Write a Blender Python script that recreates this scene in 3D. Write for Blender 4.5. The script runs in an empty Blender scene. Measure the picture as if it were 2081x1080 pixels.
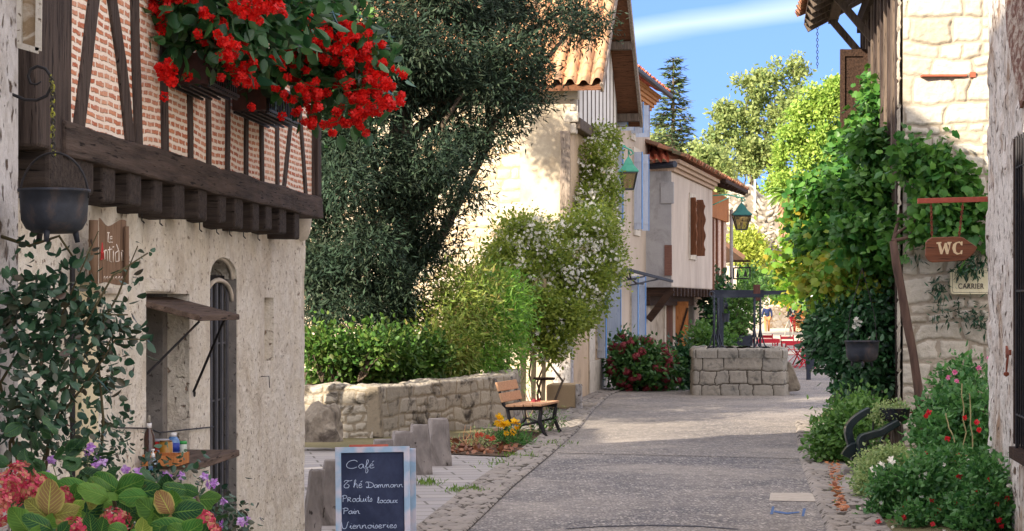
import bpy, bmesh, math, random
import numpy as np
from mathutils import Vector, Matrix, noise as mnoise
from mathutils.geometry import tessellate_polygon
R = math.radians
scene = bpy.context.scene
COL = scene.collection

# ---------------------------------------------------------------- camera, sky, sun, exposure
F = 4200.0; CX = 1040.5; HY = 618.0; CH = 1.7          # focal length in photo pixels, horizon row, eye height
cam_d = bpy.data.cameras.new('camera'); cam = bpy.data.objects.new('camera', cam_d); COL.objects.link(cam)
cam.location = (0, 0, CH); cam.rotation_euler = (R(90), 0, 0)
cam_d.sensor_width = 36; cam_d.lens = F / 2081 * 36; cam_d.shift_y = (HY - 540) / 2081
cam_d.clip_start = 0.1; cam_d.clip_end = 3000
scene.camera = cam

SUN_AZ = 40.0      # degrees to the left of straight behind the camera
SUN_EL = 24.0
sx, sy, sz = -math.sin(R(SUN_AZ)) * math.cos(R(SUN_EL)), -math.cos(R(SUN_AZ)) * math.cos(R(SUN_EL)), math.sin(R(SUN_EL))
sun_d = bpy.data.lights.new('sun', 'SUN'); sun = bpy.data.objects.new('sun', sun_d); COL.objects.link(sun)
sun_d.energy = 2.7; sun_d.angle = R(0.5); sun_d.color = (1.0, 0.87, 0.70)
sun.rotation_euler = Vector((sx, sy, sz)).to_track_quat('Z', 'Y').to_euler()
sun.location = (-20, -20, 30)

world = bpy.data.worlds.new("World"); scene.world = world; world.use_nodes = True
wn = world.node_tree.nodes; wl = world.node_tree.links; wn.clear()
wo = wn.new('ShaderNodeOutputWorld'); wb = wn.new('ShaderNodeBackground'); wb.inputs['Strength'].default_value = 0.15
sk = wn.new('ShaderNodeTexSky'); sk.sky_type = 'NISHITA'; sk.sun_disc = False
sk.sun_elevation = R(SUN_EL); sk.sun_rotation = math.atan2(sx, sy)
sk.air_density = 1.0; sk.dust_density = 0.25; sk.ozone_density = 2.2
tc = wn.new('ShaderNodeTexCoord')
up = wn.new('ShaderNodeVectorMath'); up.operation = 'ADD'; up.inputs[1].default_value = (0, 0, 0.42)   # deep blue of the high sky reaches low
nm = wn.new('ShaderNodeVectorMath'); nm.operation = 'NORMALIZE'
wl.new(tc.outputs['Generated'], up.inputs[0]); wl.new(up.outputs[0], nm.inputs[0]); wl.new(nm.outputs[0], sk.inputs['Vector'])
# thin streak of cirrus, laid out by azimuth and elevation
sep = wn.new('ShaderNodeSeparateXYZ'); wl.new(tc.outputs['Generated'], sep.inputs[0])
def wm_(op, a, b=None, c=None):
    n = wn.new('ShaderNodeMath'); n.operation = op
    for i, v in enumerate((a, b, c)):
        if v is None: continue
        if isinstance(v, (int, float)): n.inputs[i].default_value = v
        else: wl.new(v, n.inputs[i])
    return n.outputs[0]
tx = wm_('DIVIDE', sep.outputs[0], wm_('MAXIMUM', sep.outputs[1], 0.05))      # tan azimuth
tz = wm_('DIVIDE', sep.outputs[2], wm_('MAXIMUM', sep.outputs[1], 0.05))      # tan elevation
line = wm_('SUBTRACT', tz, wm_('MULTIPLY_ADD', tx, 0.175, 0.1205))
cn = wn.new('ShaderNodeTexNoise'); cn.inputs['Scale'].default_value = 9; cn.inputs['Detail'].default_value = 5
cmap = wn.new('ShaderNodeMapping'); cmap.inputs['Scale'].default_value = (1, 1, 6); wl.new(tc.outputs['Generated'], cmap.inputs[0]); wl.new(cmap.outputs[0], cn.inputs['Vector'])
line2 = wm_('ADD', line, wm_('MULTIPLY_ADD', cn.outputs['Fac'], 0.008, -0.004))
fall = wm_('SUBTRACT', 1.0, wm_('MULTIPLY', wm_('ABSOLUTE', line2), 125))
fac = wm_('MULTIPLY', wm_('MULTIPLY', wm_('MAXIMUM', fall, 0), 0.8), wm_('GREATER_THAN', sep.outputs[1], 0.2))
cm = wn.new('ShaderNodeMix'); cm.data_type = 'RGBA'
hs = wn.new('ShaderNodeHueSaturation'); hs.inputs['Saturation'].default_value = 1.14; hs.inputs['Value'].default_value = .66; hs.inputs['Hue'].default_value = .515
wl.new(sk.outputs[0], hs.inputs['Color'])
# unseen cloud added to warm the shade; the street end stays clear blue
cn2 = wn.new('ShaderNodeTexNoise'); cn2.inputs['Scale'].default_value = 2.2; cn2.inputs['Detail'].default_value = 6; wl.new(tc.outputs['Generated'], cn2.inputs['Vector'])
cr = wn.new('ShaderNodeMapRange'); cr.inputs[1].default_value = .35; cr.inputs[2].default_value = .62; wl.new(cn2.outputs['Fac'], cr.inputs[0])
away = wn.new('ShaderNodeMapRange'); away.inputs[1].default_value = .93; away.inputs[2].default_value = .6; wl.new(sep.outputs[1], away.inputs[0])
cf = wm_('MULTIPLY', wm_('MULTIPLY', cr.outputs[0], away.outputs[0]), .8)
cm0 = wn.new('ShaderNodeMix'); cm0.data_type = 'RGBA'; wl.new(cf, cm0.inputs[0]); wl.new(hs.outputs[0], cm0.inputs[6]); cm0.inputs[7].default_value = (5.2, 4.6, 3.95, 1)
wl.new(fac, cm.inputs[0]); wl.new(cm0.outputs[2], cm.inputs[6]); cm.inputs[7].default_value = (1.5, 1.8, 2.3, 1)
wl.new(cm.outputs[2], wb.inputs['Color']); wl.new(wb.outputs[0], wo.inputs[0])
scene.view_settings.view_transform = 'Standard'; scene.view_settings.look = 'None'
scene.view_settings.exposure = 2.12; scene.view_settings.gamma = 1.0
scene.render.engine = 'CYCLES'
scene.cycles.max_bounces = 8; scene.cycles.diffuse_bounces = 4; scene.cycles.transmission_bounces = 6; scene.cycles.transparent_max_bounces = 12

# ---------------------------------------------------------------- helpers
rng = np.random.default_rng(7); rnd = random.Random(7)
def P(px, py, Y): return Vector(((px - CX) * Y / F, Y, CH - (py - HY) * Y / F))
def G(px, py):
    Y = CH * F / (py - HY); v = P(px, py, Y); v.z = 0; return v
def lin(v):
    v /= 255.0
    return v / 12.92 if v <= 0.04045 else ((v + 0.055) / 1.055) ** 2.4
def C(r, g, b): return (lin(r), lin(g), lin(b), 1)

def wmat(o):
    m = o.matrix_basis.copy(); p = o.parent
    while p: m = p.matrix_basis @ m; p = p.parent
    return m
def tag(o, label, cat, group=None, kind=None):
    if label: o['label'] = label
    if cat: o['category'] = cat
    if group: o['group'] = group
    if kind: o['kind'] = kind
    return o
def thing(name, loc, label, cat, group=None, rotz=0):
    o = bpy.data.objects.new(name, None); COL.objects.link(o); o.empty_display_size = .2
    o.location = loc; o.rotation_euler = (0, 0, rotz)
    o.matrix_basis = Matrix.Translation(Vector(loc)) @ Matrix.Rotation(rotz, 4, 'Z')
    return tag(o, label, cat, group)
def link_mesh(name, me, mat, parent=None, M=None):
    """mesh vertices are in M space (M None: world, re-based on the parent or the lowest centre)"""
    o = bpy.data.objects.new(name, me); COL.objects.link(o)
    if mat is not None and len(me.materials) == 0:
        for m in (mat if isinstance(mat, (list, tuple)) else [mat]): me.materials.append(m)
    if M is None:
        if parent is not None:
            M = wmat(parent); me.transform(M.inverted())
        else:
            co = np.empty(len(me.vertices) * 3); me.vertices.foreach_get('co', co); co = co.reshape(-1, 3)
            c = Vector(((co[:, 0].min() + co[:, 0].max()) / 2, (co[:, 1].min() + co[:, 1].max()) / 2, co[:, 2].min()))
            M = Matrix.Translation(c); me.transform(M.inverted())
    if parent is not None:
        o.parent = parent; o.matrix_basis = wmat(parent).inverted() @ M
    else: o.matrix_basis = M
    return o
def dup(root, M, label=None, group=None):
    r = root.copy(); COL.objects.link(r); r.matrix_basis = M
    if label: r['label'] = label
    if group: r['group'] = group
    for ch in list(root.children):
        c = ch.copy(); COL.objects.link(c); c.parent = r; c.matrix_basis = ch.matrix_basis
        for g in list(ch.children):
            d = g.copy(); COL.objects.link(d); d.parent = c; d.matrix_basis = g.matrix_basis
    return r

class MB:
    def __init__(s): s.v = []; s.f = []; s.mi = []; s.m = 0
    def add(s, vs, fs):
        b = len(s.v); s.v += [tuple(x) for x in vs]; s.f += [tuple(i + b for i in f) for f in fs]; s.mi += [s.m] * len(fs); return s
    def hexa(s, c8):   # bottom 4 ccw, top 4
        return s.add(c8, [(3, 2, 1, 0), (4, 5, 6, 7), (0, 1, 5, 4), (1, 2, 6, 5), (2, 3, 7, 6), (3, 0, 4, 7)])
    def box(s, a, b, M=None):
        x0, y0, z0 = a; x1, y1, z1 = b
        vs = [Vector(p) for p in ((x0, y0, z0), (x1, y0, z0), (x1, y1, z0), (x0, y1, z0), (x0, y0, z1), (x1, y0, z1), (x1, y1, z1), (x0, y1, z1))]
        if M is not None: vs = [M @ v for v in vs]
        return s.hexa(vs)
    def bar(s, p, q, w, h, up=Vector((0, 0, 1)), jit=0):   # rectangular bar from p to q
        p = Vector(p); q = Vector(q); d = (q - p).normalized()
        side = d.cross(up)
        if side.length < 1e-3: side = d.cross(Vector((0, 1, 0)))
        side.normalize(); u = side.cross(d).normalized(); n = max(1, int((q - p).length / .25)) if jit else 1
        ring = []
        for i in range(n + 1):
            c = p.lerp(q, i / n)
            if jit: c = c + side * rnd.uniform(-jit, jit) + u * rnd.uniform(-jit, jit)
            ww = w * (1 + (rnd.uniform(-.08, .08) if jit else 0))
            ring.append([c - side * ww / 2 - u * h / 2, c + side * ww / 2 - u * h / 2, c + side * ww / 2 + u * h / 2, c - side * ww / 2 + u * h / 2])
        vs = [v for r_ in ring for v in r_]; fs = [(0, 1, 2, 3), tuple(n * 4 + k for k in (3, 2, 1, 0))]
        for i in range(n):
            for k in range(4):
                a = i * 4 + k; b = i * 4 + (k + 1) % 4
                fs.append((b, a, a + 4, b + 4))
        return s.add(vs, fs)
    def tube(s, pts, r, n=8, cap=True):
        pts = [Vector(p) for p in pts]; rs = r if isinstance(r, (list, tuple)) else [r] * len(pts)
        vs = []; fs = []; prev = None
        for i, p in enumerate(pts):
            d = (pts[min(i + 1, len(pts) - 1)] - pts[max(i - 1, 0)])
            d = d.normalized() if d.length > 1e-9 else Vector((0, 0, 1))
            a = prev if prev is not None else (Vector((0, 0, 1)) if abs(d.z) < .9 else Vector((1, 0, 0)))
            a = (a - d * a.dot(d)); a = a.normalized() if a.length > 1e-6 else d.orthogonal().normalized()
            prev = a; b = d.cross(a)
            for k in range(n):
                t = 2 * math.pi * k / n; vs.append(p + (a * math.cos(t) + b * math.sin(t)) * rs[i])
        for i in range(len(pts) - 1):
            for k in range(n):
                a = i * n + k; b = i * n + (k + 1) % n; fs.append((a, b, b + n, a + n))
        if cap: fs += [tuple(range(n - 1, -1, -1)), tuple(len(vs) - n + k for k in range(n))]
        return s.add(vs, fs)
    def lathe(s, prof, c=(0, 0, 0), n=24, sq=None):
        c = Vector(c); vs = []; fs = []
        for (r_, z) in prof:
            for k in range(n):
                t = 2 * math.pi * (k + .5) / n; vs.append(c + Vector((r_ * math.cos(t), r_ * math.sin(t), z)))
        for i in range(len(prof) - 1):
            for k in range(n):
                a = i * n + k; b = i * n + (k + 1) % n; fs.append((a, b, b + n, a + n))
        fs += [tuple(range(n - 1, -1, -1)), tuple(len(vs) - n + k for k in range(n))]
        return s.add(vs, fs)
    def slab(s, loops, y0, y1):
        """loops of (x,z); loops[0] outer, the rest holes; extruded y0..y1"""
        pl = [[Vector((x, z, 0)) for x, z in lp] for lp in loops]; tri = tessellate_polygon(pl)
        flat = [p for lp in loops for p in lp]; N = len(flat)
        vs = [(x, y0, z) for x, z in flat] + [(x, y1, z) for x, z in flat]; fs = []
        for t in tri:
            fs.append(tuple(t)); fs.append(tuple(i + N for i in reversed(t)))
        b = 0
        for lp in loops:
            n = len(lp)
            for k in range(n):
                a = b + k; c = b + (k + 1) % n; fs.append((a, c, c + N, a + N))
            b += n
        return s.add(vs, fs)
    def prism(s, poly, M, h):   # poly (x,y) in M's plane, extruded along M's z
        n = len(poly); vs = [M @ Vector((x, y, 0)) for x, y in poly] + [M @ Vector((x, y, h)) for x, y in poly]
        tri = tessellate_polygon([[Vector((x, y, 0)) for x, y in poly]])
        fs = [tuple(t) for t in tri] + [tuple(i + n for i in reversed(t)) for t in tri]
        fs += [(k, (k + 1) % n, (k + 1) % n + n, k + n) for k in range(n)]
        return s.add(vs, fs)
    def build(s, name, mat, parent=None, M=None, smooth=False, bevel=0, seg=2):
        me = bpy.data.meshes.new(name); me.from_pydata(s.v, [], s.f); me.update()
        bm = bmesh.new(); bm.from_mesh(me); bmesh.ops.recalc_face_normals(bm, faces=bm.faces); bm.to_mesh(me); bm.free()
        if len(set(s.mi)) > 1: me.polygons.foreach_set('material_index', s.mi)
        if smooth: me.polygons.foreach_set('use_smooth', [True] * len(me.polygons))
        o = link_mesh(name, me, mat, parent, M)
        if bevel:
            b = o.modifiers.new('bevel', 'BEVEL'); b.width = bevel; b.segments = seg; b.limit_method = 'ANGLE'; b.angle_limit = R(40)
        return o

class Frame:
    """house front: x = along the front away from the camera, z up; out = distance towards the street"""
    def __init__(s, X0, k, side=-1):
        s.X0 = X0; s.k = k; s.nr = math.hypot(1, k); s.side = side
        d = Vector((k, 1, 0)) / s.nr; y = Vector((0, 0, 1)).cross(d)
        s.M = Matrix(((d.x, y.x, 0, X0), (d.y, y.y, 0, 0), (0, 0, 1, 0), (0, 0, 0, 1)))
        s.vp = CX + F * k
    def Y(s, px, out=0):
        X0 = s.X0 - s.side * out * s.nr
        return F * X0 / (px - s.vp)
    def s(s_, px, out=0):
        Y = s_.Y(px, out); X = (px - CX) * Y / F
        loc = s_.M.inverted() @ Vector((X, Y, 0)); return loc.x
    def z(s, px, py, out=0): return CH - (py - HY) * s.Y(px, out) / F
    def l(s, a, out, z): return Vector((a, s.side * out, z))          # local point
    def w(s, a, out, z): return s.M @ s.l(a, out, z)

# ---------------------------------------------------------------- materials
def newmat(name):
    m = bpy.data.materials.new(name); m.use_nodes = True; nt = m.node_tree; nt.nodes.clear()
    return m, nt.nodes, nt.links
def ramp(N, L, fac, stops, interp='LINEAR'):
    r = N.new('ShaderNodeValToRGB'); r.color_ramp.interpolation = interp
    e = r.color_ramp.elements
    while len(e) > 1: e.remove(e[-1])
    e[0].position = stops[0][0]; e[0].color = stops[0][1]
    for p, c in stops[1:]:
        x = e.new(p); x.color = c
    L.new(fac, r.inputs[0]); return r.outputs[0]
def mixc(N, L, fac, a, b, blend='MIX'):
    m = N.new('ShaderNodeMix'); m.data_type = 'RGBA'; m.blend_type = blend
    for k, v in ((0, fac), (6, a), (7, b)):
        if isinstance(v, (int, float, tuple)): m.inputs[k].default_value = v
        else: L.new(v, m.inputs[k])
    return m.outputs[2]
def math_(N, L, op, a, b=0.0):
    n = N.new('ShaderNodeMath'); n.operation = op
    for i, v in enumerate((a, b)):
        if isinstance(v, (int, float)): n.inputs[i].default_value = v
        else: L.new(v, n.inputs[i])
    return n.outputs[0]
def nz(N, L, vec, scale, detail=5, rough=.55, dist=0):
    n = N.new('ShaderNodeTexNoise'); n.inputs['Scale'].default_value = scale; n.inputs['Detail'].default_value = detail
    n.inputs['Roughness'].default_value = rough; n.inputs['Distortion'].default_value = dist
    L.new(vec, n.inputs['Vector']); return n.outputs['Fac']
BW = lambda v: (v, v, v, 1)
def surf(name, c1, c2, scale=6, rough=.85, metallic=0, spec=.3, stretch=(1, 1, 1), bump=.5, bscale=60, bdist=.01,
         stain=None, stain_scale=1.2, stain_t=(.5, .7), pits=None, pit_scale=30, pit_t=(.62, .7), coarse=.0, attr=None, mortar=None, emit=None, coat=0):
    m, N, L = newmat(name)
    out = N.new('ShaderNodeOutputMaterial'); b = N.new('ShaderNodeBsdfPrincipled'); L.new(b.outputs[0], out.inputs[0])
    tc = N.new('ShaderNodeTexCoord'); mp = N.new('ShaderNodeMapping'); mp.inputs['Scale'].default_value = stretch
    L.new(tc.outputs['Object'], mp.inputs[0]); v = mp.outputs[0]
    n1 = nz(N, L, v, scale, 8, .6)
    col = ramp(N, L, n1, [(.3, c1), (.7, c2)])
    h = n1
    if attr:
        a = N.new('ShaderNodeAttribute'); a.attribute_name = 'rnd'
        col = mixc(N, L, .65, col, ramp(N, L, a.outputs['Fac'], attr), 'MIX')
    if mortar:
        a2 = N.new('ShaderNodeAttribute'); a2.attribute_name = 'edge'
        fine = nz(N, L, v, 45, 4)
        e = math_(N, L, 'ADD', a2.outputs['Fac'], math_(N, L, 'MULTIPLY', math_(N, L, 'SUBTRACT', fine, .5), .7))
        col = mixc(N, L, ramp(N, L, e, [(.3, BW(0)), (.55, BW(1))]), mortar, col)
    if stain:
        n2 = nz(N, L, v, stain_scale, 6, .65, .6)
        col = mixc(N, L, ramp(N, L, n2, [(stain_t[0], BW(0)), (stain_t[1], BW(1))]), col, stain)
    fb = nz(N, L, v, bscale, 6, .7)
    h = math_(N, L, 'ADD', math_(N, L, 'MULTIPLY', fb, .6), math_(N, L, 'MULTIPLY', n1, .5 + coarse))
    if pits:
        n3 = nz(N, L, v, pit_scale, 3, .5, .4); pf = ramp(N, L, n3, [(pit_t[0], BW(0)), (pit_t[1], BW(1))])
        col = mixc(N, L, pf, col, pits)
        h = math_(N, L, 'SUBTRACT', h, math_(N, L, 'MULTIPLY', pf, .6))
    # small value variation
    col = mixc(N, L, .35, col, ramp(N, L, fb, [(.25, BW(.45)), (.75, BW(1.0))]), 'MULTIPLY') if bump else col
    bp = N.new('ShaderNodeBump'); bp.inputs['Strength'].default_value = bump; bp.inputs['Distance'].default_value = bdist
    L.new(h, bp.inputs['Height']); L.new(bp.outputs[0], b.inputs['Normal']); L.new(col, b.inputs['Base Color'])
    b.inputs['Roughness'].default_value = rough; b.inputs['Metallic'].default_value = metallic; b.inputs['Specular IOR Level'].default_value = spec
    if coat: b.inputs['Coat Weight'].default_value = coat
    if emit:
        b.inputs['Emission Color'].default_value = emit; b.inputs['Emission Strength'].default_value = 1.0
    return m
def leafmat(name, cols, trans=.35, rough=.5, spec=.35, clump=None, vein=None):
    """cols: list of leaf colours spread over single leaves; clump: tints over whole sprigs"""
    m, N, L = newmat(name)
    out = N.new('ShaderNodeOutputMaterial'); b = N.new('ShaderNodeBsdfPrincipled'); t = N.new('ShaderNodeBsdfTranslucent'); mx = N.new('ShaderNodeMixShader')
    g = N.new('ShaderNodeNewGeometry'); k = len(cols)
    col = ramp(N, L, g.outputs['Random Per Island'], [(i / max(1, k - 1) if k > 1 else 0, c) for i, c in enumerate(cols)])
    if clump:
        a = N.new('ShaderNodeAttribute'); a.attribute_name = 'rnd'; kk = len(clump)
        col = mixc(N, L, .5, col, ramp(N, L, a.outputs['Fac'], [(i / max(1, kk - 1), c) for i, c in enumerate(clump)]))
    if vein:
        uv = N.new('ShaderNodeUVMap'); sp = N.new('ShaderNodeSeparateXYZ'); L.new(uv.outputs[0], sp.inputs[0])
        au = math_(N, L, 'ABSOLUTE', sp.outputs[0])                      # 0 midrib .. 1 margin
        w = N.new('ShaderNodeMath'); w.operation = 'SINE'
        L.new(math_(N, L, 'MULTIPLY', math_(N, L, 'SUBTRACT', sp.outputs[1], math_(N, L, 'MULTIPLY', au, .28)), 62), w.inputs[0])
        vf = ramp(N, L, w.outputs[0], [(.0, BW(0)), (.8, BW(.05)), (1, BW(.6))])
        rib = ramp(N, L, au, [(0, BW(1)), (.07, BW(0))])
        mg = ramp(N, L, au, [(.75, BW(0)), (1, BW(.55))])
        f = math_(N, L, 'MAXIMUM', math_(N, L, 'MAXIMUM', vf, rib), mg)
        col = mixc(N, L, f, col, vein)
        bp = N.new('ShaderNodeBump'); bp.inputs['Strength'].default_value = .6; bp.inputs['Distance'].default_value = .004
        bp.invert = True; L.new(math_(N, L, 'MAXIMUM', vf, rib), bp.inputs['Height']); L.new(bp.outputs[0], b.inputs['Normal'])
    if vein:
        tco = N.new('ShaderNodeTexCoord'); sn = nz(N, L, tco.outputs['Object'], 55, 5, .7); col = mixc(N, L, ramp(N, L, sn, [(.6, BW(0)), (.72, BW(.6))]), col, C(120, 96, 50))
        col = mixc(N, L, .5, col, ramp(N, L, nz(N, L, tco.outputs['Object'], 9, 3), [(.3, BW(.5)), (.7, BW(1))]), 'MULTIPLY')
    L.new(col, b.inputs['Base Color']); L.new(col, t.inputs[0]); b.inputs['Roughness'].default_value = rough; b.inputs['Specular IOR Level'].default_value = spec
    mx.inputs[0].default_value = trans; L.new(b.outputs[0], mx.inputs[1]); L.new(t.outputs[0], mx.inputs[2]); L.new(mx.outputs[0], out.inputs[0])
    return m

# ---------------------------------------------------------------- foliage
def fan(outline, fold=.0, cz=0):
    vs = [(0, .45, cz)] + [(x, y, -abs(x) * fold) for x, y in outline]; n = len(outline)
    return np.array(vs, float), np.array([(0, i, i % n + 1) for i in range(1, n + 1)])
OVAL = fan([(0, 0), (.24, .2), (.3, .5), (.17, .82), (0, 1), (-.17, .82), (-.3, .5), (-.24, .2)], .35)
LANCE = (np.array([(0, 0, 0), (.13, .4, -.04), (0, 1, -.05), (-.13, .4, -.04), (0, .4, .02)], float), np.array([(0, 1, 4), (1, 2, 4), (2, 3, 4), (3, 0, 4)]))
SMALL = (np.array([(0, 0, 0), (.3, .5, -.05), (0, 1, 0), (-.3, .5, -.05)], float), np.array([(0, 1, 2), (0, 2, 3)]))
MAPLE = fan([(0, .06), (.2, -.1), (.47, .0), (.48, .2), (.6, .44), (.44, .56), (.34, .74), (.17, .78), (0, .98), (-.17, .78), (-.34, .74), (-.44, .56), (-.6, .44), (-.48, .2), (-.47, .0), (-.2, -.1)], .3, .05)
def _petals(n, w=.32, cup=.25):
    vs = []; fs = []
    for i in range(n):
        a = 2 * math.pi * i / n; d = (math.cos(a), math.sin(a)); q = (-d[1], d[0]); b = len(vs)
        vs += [(0, 0, 0), (d[0] * .55 + q[0] * w, d[1] * .55 + q[1] * w, cup * .5), (d[0], d[1], cup), (d[0] * .55 - q[0] * w, d[1] * .55 - q[1] * w, cup * .5)]
        fs += [(b, b + 1, b + 2), (b, b + 2, b + 3)]
    return np.array(vs, float), np.array(fs)
FLOW5 = _petals(5); FLOW4 = _petals(4, .38, .12)
def _big():
    nu, nv = 7, 11; vs = []; fs = []; uv = []
    for j in range(nv):
        t = j / (nv - 1); w = .36 * math.sin(math.pi * min(1, t ** .85 * .96 + .02)) ** .8 + .005
        for i in range(nu):
            u = -1 + 2 * i / (nu - 1)
            vs.append((u * w, t, -.14 * abs(u) ** 1.5 * w * 2 + .03 * math.sin(t * 40) * abs(u) ** 2 - .3 * t * t + .02 * math.sin(i * 3 + j * 5) + .05 * math.sin(t * 7 + u))); uv.append((u, t))
    for j in range(nv - 1):
        for i in range(nu - 1):
            a = j * nu + i; fs += [(a, a + 1, a + nu + 1), (a, a + nu + 1, a + nu)]
    return np.array(vs, float), np.array(fs), np.array(uv, float)
BIG = _big()
def unit(a): return a / np.maximum(1e-9, np.linalg.norm(a, axis=1, keepdims=True))
def leaves(name, pts, nor, tip, size, tmpl, mat, parent=None, clump=None, smooth=True):
    """pts base of each leaf, tip direction, nor rough normal"""
    V, T = tmpl[0], tmpl[1]; n = len(pts); k = len(V)
    tip = unit(tip); x = unit(np.cross(tip, nor)); z = np.cross(x, tip)
    S = np.asarray(size).reshape(-1, 1, 1)
    W = pts[:, None, :] + S * (V[None, :, 0:1] * x[:, None, :] + V[None, :, 1:2] * tip[:, None, :] + V[None, :, 2:3] * z[:, None, :])
    W = W.reshape(-1, 3); tris = (T[None] + (np.arange(n) * k)[:, None, None]).reshape(-1, 3)
    me = bpy.data.meshes.new(name); me.vertices.add(len(W)); me.vertices.foreach_set('co', W.ravel().astype(np.float32))
    me.loops.add(tris.size); me.loops.foreach_set('vertex_index', tris.ravel().astype(np.int32))
    me.polygons.add(len(tris)); me.polygons.foreach_set('loop_start', np.arange(0, tris.size, 3, dtype=np.int32))
    me.update(calc_edges=True)
    me.polygons.foreach_set('use_smooth', np.full(len(tris), smooth))
    if clump is not None:
        at = me.attributes.new('rnd', 'FLOAT', 'FACE'); at.data.foreach_set('value', np.repeat(clump, len(T)).astype(np.float32))
    if len(tmpl) > 2:
        uvl = me.uv_layers.new(name='UVMap'); uvl.data.foreach_set('uv', tmpl[2][T.ravel()][None].repeat(n, 0).ravel().astype(np.float32))
    return link_mesh(name, me, mat, parent)
def blob_px(px, py, rx, ry, Y, rY=None):
    c = P(px, py, Y); s = Y / F
    return (tuple(c), (rx * s, rY if rY is not None else (rx + ry) / 2 * s, ry * s))
def sprigs(blobs, n, inner=.55, seed=1, lump=.25):
    g = np.random.default_rng(seed)
    w = np.array([(b[1][0] * b[1][2] + b[1][0] * b[1][1] + b[1][1] * b[1][2]) for b in blobs]); w = w / w.sum()
    idx = g.choice(len(blobs), n, p=w); c = np.array([b[0] for b in blobs])[idx]; r = np.array([b[1] for b in blobs])[idx]
    d = unit(g.normal(size=(n, 3))); rad = inner + (1 - inner) * g.random(n) ** .6
    # uneven outline
    ph = np.sin(d[:, 0] * 5 + idx) * np.sin(d[:, 2] * 6 + idx * 2.1) * np.cos(d[:, 1] * 4 + idx)
    rad = rad * (1 + lump * ph + lump * .5 * g.normal(size=n) * .4)
    return c + d * r * rad[:, None], d, g
def clumps(blobs, k, f=.38, seed=1, inner=.25):
    """break each crown volume into k smaller, uneven clumps"""
    g = np.random.default_rng(seed); out = []
    for c, r in blobs:
        for _ in range(k):
            d = g.normal(size=3); d /= np.linalg.norm(d); u = inner + (1 - inner) * g.random() ** .5; s = f * g.uniform(.6, 1.25)
            q = [c[i] + d[i] * r[i] * u for i in range(3)]; m = (r[0] + r[2]) / 2 * s
            out.append((tuple(q), (m * g.uniform(.9, 1.3), m, m * g.uniform(.55, .9))))
    return out
def foliage(name, blobs, n, per, sr, size, tmpl, mat, parent=None, seed=1, inner=.55, droop=.0, out=.7, lump=.25, clip=None, flat=0, zmin=None):
    c, d, g = sprigs(blobs, n, inner, seed, lump)
    N = n * per; C_ = np.repeat(c, per, 0); D = np.repeat(d, per, 0); cl = np.repeat(g.random(n), per)
    off = g.normal(size=(N, 3)) * sr * .5
    pts = C_ + off
    if flat: pts[:, 1] = C_[:, 1] + off[:, 1] * flat
    tip = unit(g.normal(size=(N, 3)) * .8 + D * out + unit(off) * .4 + np.array([0, 0, -droop]))
    nor = unit(g.normal(size=(N, 3)) * .5 + D * .5 + np.array([0, 0, .7]))
    sz = size * (0.65 + .7 * g.random(N))
    keep = np.ones(N, bool)
    if clip is not None: keep &= clip(pts)
    if zmin is not None: keep &= pts[:, 2] > zmin
    return leaves(name, pts[keep], nor[keep], tip[keep], sz[keep], tmpl, mat, parent, cl[keep])
def wander(p, q, n=6, a=.1, seed=0):
    g = random.Random(seed); p = Vector(p); q = Vector(q); L_ = (q - p).length * a
    return [p.lerp(q, i / n) + (Vector((g.uniform(-1, 1), g.uniform(-1, 1), g.uniform(-.5, .5))) * L_ if 0 < i < n else Vector()) for i in range(n + 1)]

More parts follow.
